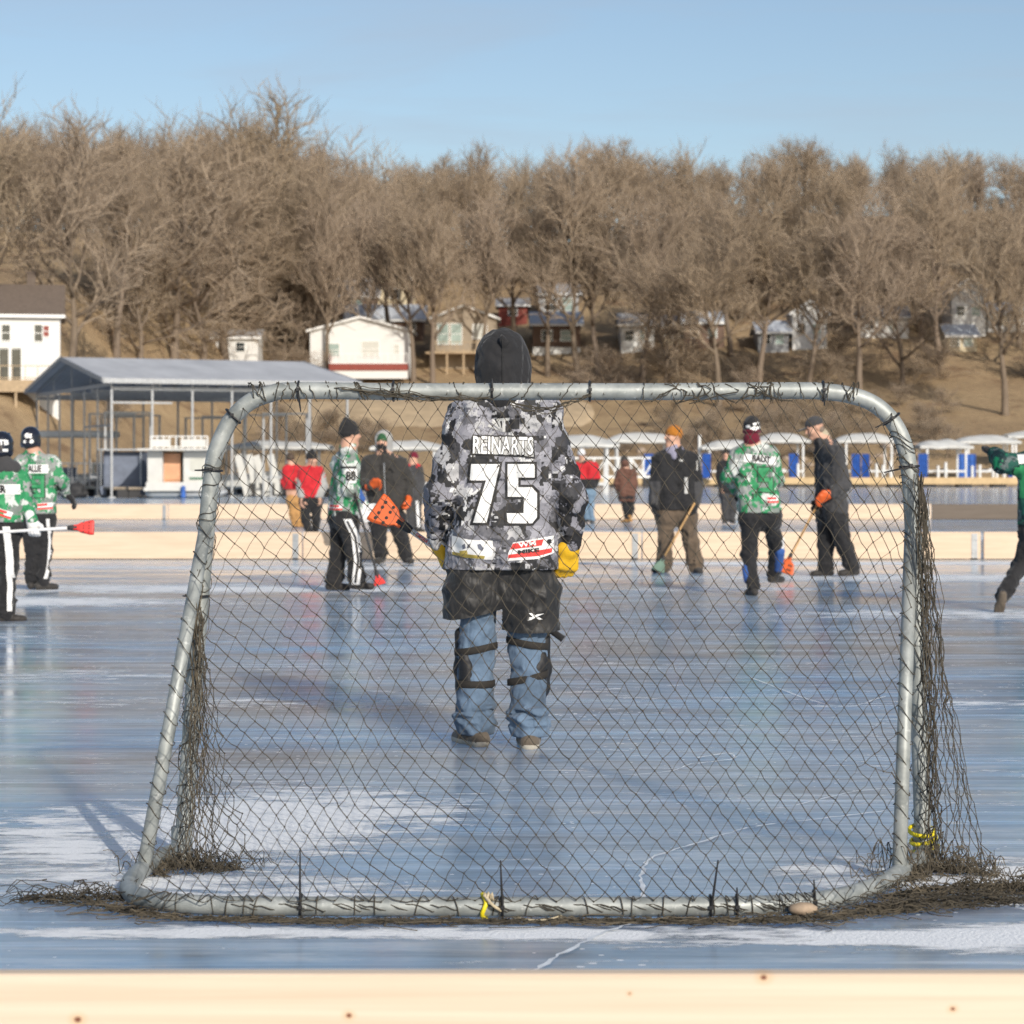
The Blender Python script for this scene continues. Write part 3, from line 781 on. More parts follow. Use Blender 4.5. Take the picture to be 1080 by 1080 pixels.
mb = MB(); mb.box((lx(207), .39, 2.05), (.62, .03, .75)); mb.build('window', M_curt, hb)
mb = MB(); mb.box((lx(207), .385, 1.2), (.7, .03, .12)); mb.build('stripe', mat('dark_green_paint', (.02, .13, .07), .5), hb)
mb = MB(); mb.box((lx(187), 1.6, 2.95), (lx(229) - lx(147), 3.7, .12)); mb.build('roof', M_gel, hb)
railing(hb, lx(158), lx(218), .3, 3.0, .75, M_trim, 9, th=.06)
mb = MB(); mb.box((lx(168), .28, 3.35), (.9, .05, .45)); mb.box((lx(203), .28, 3.35), (1.1, .05, .45)); mb.build('rail_panel', M_gel, hb)
mb = MB(); mb.tube([(lx(194), -.2, .75), (lx(194), -.2, .05)], [.09, .11], 10); fb = mb.build('fender', M_blue, hb)

cb = empty('covered_boat', (WX(131, 103), 103, 0), 'boat under blue grey canvas covers left of the houseboat', 'boat'); cb.scale.z = .84
mb = MB(); mb.box((0, 2, 1.5), (1.75, 5, 1.9)); o = bevel(mb.build('canvas_cover', M_canvas, cb), .12, 2)
mb = MB(); mb.prism([(-.9, .12), (.9, .12), (.98, .6), (-.98, .6)], -.8, 4.9); mb.build('hull', M_canvas, cb)
mb = MB(); mb.box((0, -.3, 2.55), (2.0, 1.4, .07)); mb.tube([(-.9, -.9, .6), (-.9, -.9, 2.5)], .03, 6); mb.tube([(.9, -.9, .6), (.9, -.9, 2.5)], .03, 6); mb.build('canopy_frame', M_alu, cb)
pb = empty('pontoon_boat', (WX(76, 112), 112, 0), 'white railed pontoon boat in the slip behind the helmeted players', 'boat')
mb = MB(); mb.box((0, 1.5, .62), (4.6, 2.8, .14)); mb.build('deck', M_gel, pb)
mb = MB(); [mb.tube([(-2.3, y, .3), (2.2, y, .3), (2.6, y, .42)], [.28, .28, .08], 10) for y in (.4, 2.5)]; mb.build('pontoon', M_alu, pb, smooth=True)
railing(pb, -2.2, 2.2, .12, .7, .85, M_trim, 11)
mb = MB(); mb.box((0, 1.5, 3.0), (3.8, 2.6, .32)); bevel(mb.build('canopy', M_awn, pb), .14, 2)
mb = MB(); [mb.tube([(x, y, .7), (x, y, 2.9)], .035, 6) for x in (-1.7, 1.7) for y in (.3, 2.6)]; mb.build('canopy_frame', M_alu, pb)
mb = MB(); mb.box((-.8, 1.2, 1.0), (1.4, .7, .7)); mb.box((1.3, 1.3, 1.1), (.6, .7, .9)); mb.build('bench', M_canvas, pb)
# stacked dock sections leaning behind the red jackets
for i, (px, lean, lab) in enumerate(((262, .25, 'leftmost of the white dock panels stacked upright behind the left goal bend'), (272, .22, 'second white dock panel from the left behind the left goal bend'), (283, .3, 'third white dock panel, leaning most, behind the left goal bend'), (294, .2, 'rightmost white dock panel, beside the man in the red jacket'))):
    d = 106 + i * .5
    e = empty('stacked_dock_section', (WX(px, d), d, 0), lab, 'dock section', 'white dock sections stacked on the ice')
    mb = MB(); M = Matrix.Rotation(-lean, 3, 'Y'); mb.box(M @ Vector((0, 0, 1.02)), (.34, .12, 1.95), M=M); mb.build('plank', M_gel, e)
    mb = MB(); mb.box((.0, .55, .3), (.5, 1.0, .6)); mb.build('cradle', M_dark, e)
# low dark things lying on the ice by the boathouse
for px, py, s, lab in ((78, 523, 1.0, 'dark bundled tarp on the ice right of the second helmeted player'), (103, 521, 1.25, 'longer dark bundled tarp left of the covered boat')):
    d = 3120 / (py + 2 - HOR)
    bm = bmesh.new(); bmesh.ops.create_icosphere(bm, subdivisions=4, radius=.5)
    for v in bm.verts:
        k = 1 + .35 * noise.noise(v.co * 3.1 + Vector((px, 0, 0))) + .12 * noise.noise(v.co * 9)
        v.co = Vector((v.co.x * 1.2 * s * k, v.co.y * .8 * k, max(0, (v.co.z + .34) * .8 * k)))
    me = bpy.data.meshes.new('tarp_bundle'); bm.to_mesh(me); bm.free(); me.materials.append(M_dark)
    for p in me.polygons: p.use_smooth = True
    o = link(bpy.data.objects.new('tarp_bundle', me)); o.location = (WX(px, d), d, 0); tag(o, lab, 'tarp', 'dark bundles on the ice')

# ================================================================== boat lifts with white canopies and the long dock
def lift(px0, px1, py, d, label, curtain=None, sag=.35, flat=False):
    py += 4 if d > 150 else 2
    wd = (px1 - px0) * d / F_PX; z = WZ(py, d)
    e = empty('boat_lift', (WX((px0 + px1) / 2, d), d, .6 if d > 150 else 0), label, 'boat lift', 'boat lifts with white canopies')
    zz = z - e.location.z; hw = wd / 2
    mb = MB(); N, K = 10, 6
    for i in range(N + 1):
        u = -1 + 2 * i / N
        for k in range(K + 1):
            v = -1 + 2 * k / K
            zt = zz + sag * (1 - abs(v) ** 2.2) * (1 - abs(u) ** 2.6 * .85) + .10 * noise.noise(Vector((u * 2 + px0, 1, d))) + .05 * noise.noise(Vector((u * 3 + px0, v * 2, d)))
            mb.v.append((u * hw, v * 1.7, zt))
    n0 = len(mb.v)
    for (x, y, zv) in list(mb.v[:n0]): mb.v.append((x, y, zv - .05))
    for i in range(N):
        for k in range(K):
            a = i * (K + 1) + k; mb.f.append((a, a + K + 1, a + K + 2, a + 1)); mb.mi.append(0)
            mb.f.append((n0 + a, n0 + a + 1, n0 + a + K + 2, n0 + a + K + 1)); mb.mi.append(0)
    for k in (0, K):   # hanging skirts
        for i in range(N):
            a = i * (K + 1) + k; x0, y0, z0 = mb.v[a]; x1, y1, z1 = mb.v[a + K + 1]; s = -.02 if k == 0 else .02
            mb.add([(x0, y0 + s, z0), (x1, y1 + s, z1), (x1, y1 + s, z1 - .13 + .08 * noise.noise(Vector((x1 * 2, 0, px0)))), (x0, y0 + s, z0 - .13 + .08 * noise.noise(Vector((x0 * 2, 0, px0))))], [(0, 1, 2, 3)])
    mb.build('canopy', M_awn, e, smooth=True, fix=False)
    mb = MB()
    for y in (-1.6, 1.6): mb.bar((-hw * .97, y, zz - .12), (hw * .97, y, zz - .12), .07, .07)
    for x in (-.97, -.3, .3, .97): mb.bar((x * hw, -1.6, zz - .16), (x * hw, 1.6, zz - .16), .05, .05)
    mb.build('canopy_frame', M_alu, e)
    for x in (-.72, .72):
        for y in (-1.5, 1.5):
            mb = MB(); mb.box((x * hw, y, (zz - .2) / 2), (.13, .13, zz - .2)); mb.box((x * hw, y, -.02), (.4, .4, .05)); mb.build('leg', M_alu, e)
    mb = MB(); mb.box((0, -1.5, .5), (1.44 * hw, .12, .14)); mb.box((0, 1.5, .5), (1.44 * hw, .12, .14)); mb.box((0, 0, .62), (.2, 2.8, .12)); mb.build('cradle', M_alu, e)
    for cx, cw in (curtain or ()):
        mb = MB(); xx = WX(cx, d) - e.location.x; ww = cw * d / F_PX
        n = 9
        vs = []
        for i in range(n):
            u = xx - ww / 2 + ww * i / (n - 1)
            for zz2 in (.05, 1.72): vs.append((u, -1.75 + .1 * (i % 2), zz2))
        m0 = len(vs); vs += [(x, y + .04, z_) for x, y, z_ in vs]
        fs = []
        for i in range(n - 1): a = 2 * i; fs += [(a, a + 2, a + 3, a + 1), (m0 + a, m0 + a + 1, m0 + a + 3, m0 + a + 2)]
        mb.add(vs, fs); mb.build('curtain', M_blue, e)
    return e
lift(236, 350, 469, 120, 'long low grey-white lift canopy behind the left goal bend', None, .3)
lift(392, 470, 470, 118, 'boat lift with a wide pale canopy left of the goalkeeper', None, .35)
lift(560, 652, 467, 118, 'boat lift with a wide pale canopy right of the goalkeeper', None, .5)
lift(640, 712, 461, 160, 'boat lift with an arched white canopy behind the man in the orange knit cap', [(683, 10)], .6)
lift(738, 800, 468, 158, 'boat lift behind the maroon band player, blue cloth at its left post', [(743, 9)], .5)
lift(796, 852, 461, 160, 'boat lift between the maroon band player and the man in dark cap', [(834, 10)], .55)
lift(880, 946, 461, 162, 'boat lift just left of the right goal post with two blue curtains', [(899, 9), (909, 8)], .55)
lift(966, 1022, 467, 160, 'boat lift right of the goal post with a rounded white canopy and blue curtain', [(969, 10)], .5)
lift(1008, 1072, 462, 164, 'boat lift at the right edge with a broad white canopy and wide blue curtain', [(1014, 20), (1062, 8)], .5)
lift(1058, 1120, 456, 170, 'rearmost boat lift at the right edge, canopy highest of all', [(1076, 8)], .4)
dk = empty('long_dock', (WX(850, 158), 157.2, 0), 'long tan timber dock on dark floats below the white lift canopies', 'dock')
xa, xb = WX(560, 157) - dk.location.x, WX(1110, 157) - dk.location.x
mb = MB(); mb.box(((xa + xb) / 2, .6, .62), (xb - xa, 1.6, .10)); mb.box(((xa + xb) / 2, -.22, .42), (xb - xa, .06, .42)); mb.build('decking', mat('tan_dock_boards', (.55, .40, .22), .8, .2, 2), dk)
mb = MB()
for i in range(15):
    x = xa + (xb - xa) * (i + .5) / 15
    mb.box((x, .6, .14), (.9, 1.4, .26))
mb.build('float', M_dark, dk)
M_pvc = mat('white_post', (.72, .72, .70), .5, .08, 4)
prnd = random.Random(8)
POSTS = [738, 932, 940, 990, 998, 1026, 1034, 1048, 1052, 1060, 1070, 612, 640, 842, 868, 925]
names = ('tall white dock post left of the maroon band player',)
for i, px in enumerate(POSTS):
    e = MB(); hh = 2.9 if px == 738 else (1.5 if px in (1048, 1052, 1060) else prnd.uniform(.75, 1.15))
    e.tube([(0, 0, 0), (0, 0, hh), (0, 0, hh + .03)], [.10, .10, .06], 8)
    o = e.build('dock_post', M_pvc, smooth=False, loc=(WX(px, 157), 157 + .2, .67))
    if px == 738: tag(o, 'tall white post on the dock beside the man in the orange knit cap', 'post')
    else: tag(o, 'short white post on the long dock below the lift canopies', 'post', 'short white dock posts')
gw = empty('gangway', (WX(636, 150), 150, 0), 'white trussed gangway behind the woman in the brown coat', 'gangway')
mb = MB(); n = 8; x0, x1 = WX(588, 150) - gw.location.x, WX(692, 150) - gw.location.x
zt, zb = WZ(483, 150), WZ(503, 150)
for y in (0, 1.2):
    mb.bar((x0, y, zt), (x1, y, zt), .10, .12); mb.bar((x0, y, zb), (x1, y, zb), .10, .14)
    for i in range(n + 1):
        x = x0 + (x1 - x0) * i / n; mb.box((x, y, (zt + zb) / 2), (.07, .05, zt - zb - .12))
        if i < n:
            xx = x0 + (x1 - x0) * (i + 1) / n
            mb.bar((x, y + .06, zb if i % 2 else zt), (xx, y + .06, zt if i % 2 else zb), .05, .07)
mb.build('truss', M_pvc, gw)
mb = MB(); mb.box(((x0 + x1) / 2, .6, zb + .1), (x1 - x0, 1.1, .06)); mb.build('walkway', M_dockt, gw)
mb = MB(); mb.box((x0 + .6, .6, zb / 2), (.5, 1.2, zb - .1)); mb.build('float', M_dark, gw); mb = MB(); mb.box((x1 - .6, .6, zb / 2), (.5, 1.2, zb - .1)); mb.build('float', M_dark, gw)
# fallen log and stones at the foot of the slope
lg = MB(); pts = bez([Vector((WX(px, dd), dd, hill_z(WX(px, dd), dd) + .12)) for px, dd in ((735, 178), (762, 177), (795, 176), (832, 174))], 6)
o0 = pts[0].copy(); lg.tube([p - o0 for p in pts], [.22 - .006 * i for i in range(len(pts))], 8)
o = lg.build('fallen_log', M_bark, smooth=True, loc=o0); tag(o, 'long fallen trunk lying on the bank behind the lift canopies', 'log')
srn = random.Random(4)
for i in range(60):
    px = srn.uniform(660, 975); d = 169.5 + srn.uniform(0, 9); x = WX(px, d); r = srn.uniform(.2, .55)
    bm = bmesh.new(); bmesh.ops.create_icosphere(bm, subdivisions=2, radius=r)
    for v in bm.verts: v.co *= 1 + .3 * noise.noise(v.co * 2.2 / r + Vector((i, 0, 0))); v.co.z *= .7
    me = bpy.data.meshes.new('boulder'); bm.to_mesh(me); bm.free(); me.materials.append(mat('tan_stone', (.33, .26, .20), .9, .3, 3))
    o = link(bpy.data.objects.new('boulder', me)); o.location = (x, d, hill_z(x, d) + r * .2)
    tag(o, 'rounded tan boulder among the stones along the shore bank', 'boulder', 'boulders along the shore bank')

# lift frames standing in the slips under the boathouse roof
for k, (fx, fy, lab) in enumerate(((.14, .30, 'thin grey lift frame in the left front slip under the boathouse roof'), (.30, .62, 'thin grey lift frame deep in the boathouse left half'), (.80, .25, 'thin grey lift frame in the right front slip of the boathouse'), (.72, .70, 'thin grey lift frame deep in the boathouse right half'))):
    p = bl(LX * fx, LY * fy, 0); q = A + Matrix.Rotation(rzb, 3, 'Z') @ Vector(p)
    e = empty('slip_lift', q, lab, 'boat lift', 'lift frames in the boathouse slips', rzb)
    for x in (-1.05, 1.05):
        for y in (-1.6, 1.6):
            mb = MB(); mb.box((x, y, 1.9), (.09, .09, 3.8)); mb.build('leg', M_galv, e)
    for y in (-1.6, 1.6):
        for zz_ in (3.84, .9): mb = MB(); mb.box((0, y, zz_), (2.2, .08, .08)); mb.build('crossbeam', M_galv, e)
for px, d, lab in ((252, 112, 'pale fishing boat on the ice under the boathouse right half'), (96, 118, 'pale hull stored deep in the boathouse left half')):
    e = empty('stored_boat', (WX(px, d), d, 0), lab, 'boat', None, .3)
    mb = MB(); N = 12; sec = []
    for i in range(N + 1):
        u = i / N; wdt = .95 * (1 - max(0, (u - .55) / .45) ** 2 * .97); zt = .95 + .30 * u ** 2; zb = .30 + .45 * max(0, u - .6) ** 1.5
        sec += [(-2.6 + 5.2 * u, -wdt, zt), (-2.6 + 5.2 * u, -wdt * .75, zb + .12), (-2.6 + 5.2 * u, 0, zb), (-2.6 + 5.2 * u, wdt * .75, zb + .12), (-2.6 + 5.2 * u, wdt, zt), (-2.6 + 5.2 * u, 0, zt + .02)]
    fs = [(6 * i + k, 6 * i + (k + 1) % 6, 6 * i + 6 + (k + 1) % 6, 6 * i + 6 + k) for i in range(N) for k in range(6)] + [tuple(range(6)), tuple(6 * N + k for k in range(6))]
    mb.add(sec, fs); mb.build('hull', M_gel, e)
    mb = MB(); mb.box((.1, 0, 1.30), (.08, 1.3, .55)); mb.build('windscreen', M_glassg, e)
    mb = MB(); [mb.box((x, 0, .16), (.2, 1.8, .32)) for x in (-1.5, 1.2)]; mb.build('cradle', M_galv, e)
# ================================================================== the goal
def galvanised():
    m, nt, b = new_mat('galvanised_pipe'); L = nt.links.new
    n = tex_noise(nt, coords(nt), 9, 6, .65); n2 = tex_noise(nt, coords(nt), 45, 4, .6)
    r = ramp(nt, [(.32, (.19, .205, .20)), (.5, (.31, .33, .32)), (.68, (.42, .44, .425))]); L(n.outputs[0], r.inputs[0])
    sc = ramp(nt, [(.60, (0, 0, 0)), (.70, (.7, .7, .7))]); L(n2.outputs[0], sc.inputs[0])
    L(mixc(nt, r.outputs[0], (.55, .56, .54), sc.outputs[0]), b.inputs['Base Color'])
    b.inputs['Metallic'].default_value = .25
    L(mth(nt, 'ADD', mth(nt, 'MULTIPLY', n.outputs[0], .3), .36), b.inputs['Roughness'])
    bump(nt, b, n2.outputs[0], .25, .003)
    return m
M_pipe = galvanised()
M_cord = mat('net_cord', (.055, .046, .032), .85, .45, 14)
M_cordl = mat('faded_net_cord', (.095, .078, .053), .9, .45, 16)
M_zip = mat('black_tie', (.012, .012, .014), .5, .2, 30)
M_yel = mat('yellow_tie', (.80, .66, .02), .45, .15, 20)
M_rope = mat('pale_rope', (.52, .44, .30), .9, .3, 60)
GX, GY = WX(560, 7.6), 7.6
goal = empty('broomball_goal', (GX, GY, 0), 'galvanised pipe broomball goal with a drooping dark net, seen from behind', 'goal')
def g(p): return (p[0] - GX, p[1] - GY, p[2])
def gz(px, d, z): return Vector((WX(px, d), d, z))
RP = .0285
# front arch
arch = [(192, 903, 7.56), (200, 790, 7.58), (207, 690, 7.6), (216, 580, 7.6), (224, 495, 7.6), (231, 468, 7.6), (243, 444, 7.6), (262, 425, 7.6), (285, 415.5, 7.6), (310, 412, 7.6), (420, 413, 7.6), (560, 413, 7.6), (700, 413, 7.6), (840, 412, 7.6),
        (868, 413, 7.6), (893, 416, 7.6), (918, 424, 7.6), (938, 440, 7.6), (951, 462, 7.6), (958, 490, 7.6), (962, 540, 7.6), (966, 640, 7.6), (970, 780, 7.58), (974, 903, 7.56)]
AP = bez([W(px, py, d) for px, py, d in arch], 5)
AP[0].z = .02; AP[-1].z = .02
mb = MB(); mb.tube([g(p) for p in AP], RP, 14); mb.build('front_arch', M_pipe, goal, smooth=True)
rail = [(-1.107, 7.57), (-1.155, 7.35), (-1.172, 7.08), (-1.150, 6.84), (-1.06, 6.68), (-.85, 6.60), (-.45, 6.585), (-.027, 6.58), (.40, 6.58), (.72, 6.60), (.93, 6.69), (1.10, 6.90), (1.235, 7.18), (1.33, 7.40), (1.375, 7.57)]
RPTS = bez([(x, y, RP + .004) for x, y in rail], 8)
mb = MB(); mb.tube([g(p) for p in RPTS], RP, 14); mb.build('base_rail', M_pipe, goal, smooth=True)
for a, b in ((W(219, 545, 7.6), (-1.165, 7.2, .04)), (W(961, 560, 7.6), (1.215, 7.14, .04))):
    mb = MB(); mb.tube([g(a), g(Vector(a).lerp(Vector(b), .5)), g(b)], .0225, 12); mb.build('brace', M_pipe, goal, smooth=True)
for p in ((192, 905), (974, 905)):
    q = W(p[0], p[1], 7.56); mb = MB(); mb.tube([g((q.x, 7.56, .0)), g((q.x, 7.56, .11))], .036, 12); mb.build('socket', M_pipe, goal, smooth=False)

# the slanted net panel: a plane from the top bar down to the base rail, with sag
def panel_pt(px, py):
    # intersect the line of sight once with the real slanted sheet, then add the sag of the cloth
    lo, hi = 0.0, 1.0
    for _ in range(24):
        t = (lo + hi) / 2
        d = 7.6 - 1.01 * t; z = 1.555 - 1.50 * t
        if HOR - (z - CAM_H) * F_PX / d < py: lo = t
        else: hi = t
    d = 7.6 - 1.01 * t; z = 1.555 - 1.50 * t
    return Vector((WX(px, d), d, z)), t
def interp(tab, y):
    for (a, xa), (b, xb) in zip(tab, tab[1:]):
        if a <= y <= b: return xa + (xb - xa) * (y - a) / (b - a)
    return tab[0][1] if y < tab[0][0] else tab[-1][1]
LEFT = [(405, 262), (430, 250), (480, 228), (560, 219), (650, 209), (800, 178), (900, 156), (935, 140), (960, 150)]
RIGHT = [(405, 915), (430, 935), (480, 957), (560, 964), (650, 961), (800, 950), (900, 944), (935, 930), (960, 870)]
nrnd = random.Random(21)
def net_mesh(nodes, edges, r, mbx, sag=.010, knot=True):
    for (a, b) in edges:
        p, q = nodes[a], nodes[b]
        mid = (p + q) / 2 + Vector((nrnd.uniform(-.004, .004), nrnd.uniform(-.006, .006), -sag * nrnd.uniform(.1, .9)))
        mbx.tube([p, mid, q], r * nrnd.uniform(.85, 1.2), 4, caps=False)
    if knot:
        for k in nodes:
            p = nodes[k]; s = r * 2.1
            vs = [p + Vector(v) * s for v in ((1, 0, 0), (-1, 0, 0), (0, 1, 0), (0, -1, 0), (0, 0, 1.2), (0, 0, -1.2))]
            mbx.add(vs, [(0, 2, 4), (2, 1, 4), (1, 3, 4), (3, 0, 4), (2, 0, 5), (1, 2, 5), (3, 1, 5), (0, 3, 5)])
eA, eB = Vector((10.3, 13.6)), Vector((-8.9, 12.9))
nodes = {}
for i in range(-60, 110):
    for j in range(-80, 80):
        q = Vector((235, 404)) + eA * i + eB * j
        if not (120 < q.x < 1000 and 250 < q.y < 1100): continue
        # the cloth is dragged down to the lower left, so the diamonds lean more there
        xl = max(0, 680 - q.x); q.y += .00050 * xl * xl - 20
        wv = noise.noise(Vector((q.x * .006, q.y * .007, 2))) * 13; wh = noise.noise(Vector((q.x * .006, q.y * .006, 9))) * 11
        q = q + Vector((wh, wv * .8))
        q += Vector((-16 * math.exp(-((q.x - 400) / 90) ** 2 - ((q.y - 860) / 90) ** 2), 12 * math.exp(-((q.x - 400) / 120) ** 2 - ((q.y - 880) / 90) ** 2)))
        f = max(0, (q.x - 860) / 90); q.y += 26 * f * f * (1 if q.y < 800 else .3); q.x -= 5 * f * f
        if q.y < 409 or q.y > 962: continue
        if not (interp(LEFT, q.y) - 4 < q.x < interp(RIGHT, q.y) + 4): continue
        p, t = panel_pt(q.x, q.y)
        sagd = math.sin(PI * t) * (.05 + .05 * noise.noise(Vector((q.x * .008, q.y * .008, 5))))
        p = p + Vector((0, sagd, -sagd * .4)) + Vector((nrnd.gauss(0, .0022), nrnd.gauss(0, .003), nrnd.gauss(0, .0022)))
        if t > .96: p += Vector((0, -.035 * (t - .96) * 25, 0))
        nodes[(i, j)] = Vector(g(p))
mb = MB()
net_mesh(nodes, [((i, j), (i + 1, j)) for (i, j) in nodes if (i + 1, j) in nodes], .00150, mb, .004)
net_mesh(nodes, [((i, j), (i, j + 1)) for (i, j) in nodes if (i, j + 1) in nodes], .00098, mb, .003, False)
# threads that tie the panel to the top bar, the rail and the braces
for (i, j) in nodes:
    p = nodes[(i, j)]
    pz_ = p.z
    if pz_ > 1.51 and nrnd.random() < .6:
        tx = p.x + nrnd.uniform(-.03, .03)
        mb.tube([p, (tx, -.031, 1.545), (tx + .01, -.01, 1.588), (tx + .015, .03, 1.56)], .0015, 4, caps=False)
    elif pz_ < .06 and nrnd.random() < .55:
        k = min(RPTS, key=lambda q: (q.x - GX - p.x) ** 2 + (q.y - GY - p.y) ** 2); k = Vector(g(k))
        dx_ = nrnd.uniform(-.045, .045); mb.tube(bez([p, k + Vector((dx_ * .4, -.012, .034)), k + Vector((dx_ * .8, -.032, .012)), k + Vector((dx_, -.028, -.02))], 3), .0017, 4, caps=False)
mb.build('net', M_cord, goal, fix=False)

# extra lines where the net is laced along the bar and gathered at the upper corners
mb = MB()
def strand(pts, r=.0022, n=6, jit=.004):
    P = bez(pts, n); P = [p + Vector((nrnd.gauss(0, jit), nrnd.gauss(0, jit), nrnd.gauss(0, jit))) for p in P]
    mb.tube([g(p) for p in P], r, 4, caps=False)
for k in range(7):   # loose hanging thread bundles below the bar
    a = 395 + k * 4
    strand([W(a - 40, 408 + k, 7.565), W(a + 15, 413 + 1.4 * k, 7.56), W(470, 419 + k * .6, 7.56), W(518, 420, 7.56)], .0022)
for k in range(4):
    strand([W(624, 416, 7.565), W(600, 424 + k, 7.56), W(578, 430 + 2 * k, 7.55), W(540, 424 + 2 * k, 7.55)], .0022)
for k in range(12):
    px = 760 + nrnd.uniform(-60, 60); strand([W(px, 405, 7.58), W(px + nrnd.uniform(-22, 22), 413, 7.565), W(px + nrnd.uniform(-40, 40), 424, 7.57)], .0022, 4)
for k in range(46):
    px = nrnd.choice((nrnd.uniform(255, 430), nrnd.uniform(790, 905), nrnd.uniform(255, 905))); sx = nrnd.uniform(-16, 16)
    strand([W(px, 423, 7.575), W(px + sx * .5, 413, 7.568), W(px + sx, 403.5, 7.59), W(px + sx * 1.1, 408, 7.63)], .002, 4, .002)
# cord wound round the two uprights and braces
def wind(path, turns, r, rt=.0016, n=14):
    N = turns * n; P = []
    for i in range(N + 1):
        u = i / N; x = u * (len(path) - 1); a = min(int(x), len(path) - 2); c = Vector(path[a]).lerp(Vector(path[a + 1]), x - a)
        rr = r + nrnd.uniform(.0005, .006); ph = 2 * PI * i / n + .6 * math.sin(u * 40)
        P.append(g(c + Vector((math.cos(ph) * rr, math.sin(ph) * rr, .012 * math.sin(ph * 2)))))
    mb.tube(P, rt, 4, caps=False)
idx = lambda py, left: min((p for p in AP if (p.x < 0) == left), key=lambda p: abs(p.z - WZ(py, 7.6)))
for left, y0, y1 in ((True, 480, 900), (False, 450, 900)):
    path = [p for p in AP if (p.x < 0) == left and WZ(y1, 7.6) < p.z < WZ(y0, 7.6)]
    for k in range(2): wind(path, 7 + 4 * k, RP + .002)
wind([W(219, 545, 7.6), (-1.165, 7.2, .04)], 15, .0235); wind([W(961, 560, 7.6), (1.215, 7.14, .04)], 14, .0235)
for k in range(20):
    s = nrnd.uniform(.15, .95); i0 = int(s * (len(RPTS) - 12)); wind(RPTS[i0:i0 + 9], 3, RP + .002, .0016)
mb.build('lacing', M_cord, goal, fix=False)

# gathered side nets hanging from the uprights
def cone_net(top, bot, narrow, rows, cols, bulge, r, m, nm='side_net', loose=26, squeeze=.55, fan=(-.5, .5), depth=.16, ex=1.35):
    global mb
    mb = MB(); nd_ = {}
    top, bot = Vector(top), Vector(bot)
    for i in range(rows + 1):
        t = i / rows; c = top.lerp(bot, t ** .9)
        wd = narrow + bulge * (t ** ex)
        for j in range(cols + 1):
            if (i + j) % 2: continue
            u = fan[0] + (fan[1] - fan[0]) * j / cols
            x = u * wd; y = -math.cos(u * PI) * depth * t ** .8 + .02
            nd_[(i, j)] = Vector(g(c + Vector((x + nrnd.gauss(0, .0045), y + nrnd.gauss(0, .006), nrnd.gauss(0, .007)))))
    eg = [(a, b) for a in nd_ for b in ((a[0] + 1, a[1] + 1), (a[0] + 1, a[1] - 1)) if b in nd_]
    net_mesh(nd_, eg, r, mb, .006)
    for k in range(loose):
        u = nrnd.uniform(fan[0], fan[1]) * squeeze; P = []
        for i in range(11):
            t = i / 10; c = top.lerp(bot, t); wd = narrow + bulge * (t ** ex)
            P.append(c + Vector((u * wd + .012 * math.sin(i * 1.7 + k) , -.06 * t - .03 + .015 * math.sin(i * 2.1 + 2 * k), 0)))
        P = bez(P, 3); mb.tube([g(p + Vector((nrnd.gauss(0, .004), nrnd.gauss(0, .004), 0))) for p in P], r * nrnd.uniform(.9, 1.3), 4, caps=False)
    return mb.build(nm, m, goal, fix=False)
cone_net(W(208, 640, 7.56), W(226, 915, 7.45), .030, 24, 13, .235, .0015, M_cord, loose=4, ex=1.5)
cone_net(W(207, 600, 7.55), W(208, 905, 7.40), .025, 20, 7, .11, .0015, M_cordl, loose=5)
cone_net(W(972, 515, 7.59), W(1004, 914, 7.50), .030, 30, 13, .235, .0015, M_cord, loose=4, ex=2.4, squeeze=.8, fan=(-.42, .55))
cone_net(W(969, 500, 7.56), W(984, 905, 7.46), .024, 34, 6, .05, .0016, M_cord, loose=12, ex=1.6, squeeze=.8)
# slack net lying crumpled in folds: the same diamonds pushed together
def crumple(pts, wid, h, r, m):
    cm = MB(); pts = [Vector(p) for p in pts]; L = sum((b - a).length for a, b in zip(pts, pts[1:]))
    nu, nv = max(8, int(L / .022)), max(5, int(wid * 2 / .020)); sd = nrnd.uniform(0, 99); nd_ = {}
    for i in range(nu + 1):
        s = i / nu * (len(pts) - 1); k = min(int(s), len(pts) - 2); c = pts[k].lerp(pts[k + 1], s - k); u = i * .022
        taper = min(1, 6 * i / nu, 6 * (nu - i) / nu) ** .5
        for j in range(nv + 1):
            if (i + j) % 2: continue
            v = (j / nv - .5) * 2
            q = Vector((u * 9, v * 3, sd)); wob = Vector((noise.noise(q), noise.noise(q + Vector((9, 3, 1))), noise.noise(q * 1.7 + Vector((0, 5, 5)))))
            z = .004 + max(0, h * (1 - v * v * .8) * taper * (.45 + .9 * wob.z + nrnd.gauss(0, .08)))
            nd_[(i, j)] = Vector(g(c + Vector((wob.x * .05 + nrnd.gauss(0, .006), v * wid * taper * (1 + .5 * wob.y) * .8 + nrnd.gauss(0, .006), z))))
    eg = [(a, b) for a in nd_ for b in ((a[0] + 1, a[1] + 1), (a[0] + 1, a[1] - 1)) if b in nd_ and nrnd.random() < .93]
    net_mesh(nd_, eg, r, cm, .004)
    cm.build('slack_net', m, goal, fix=False)
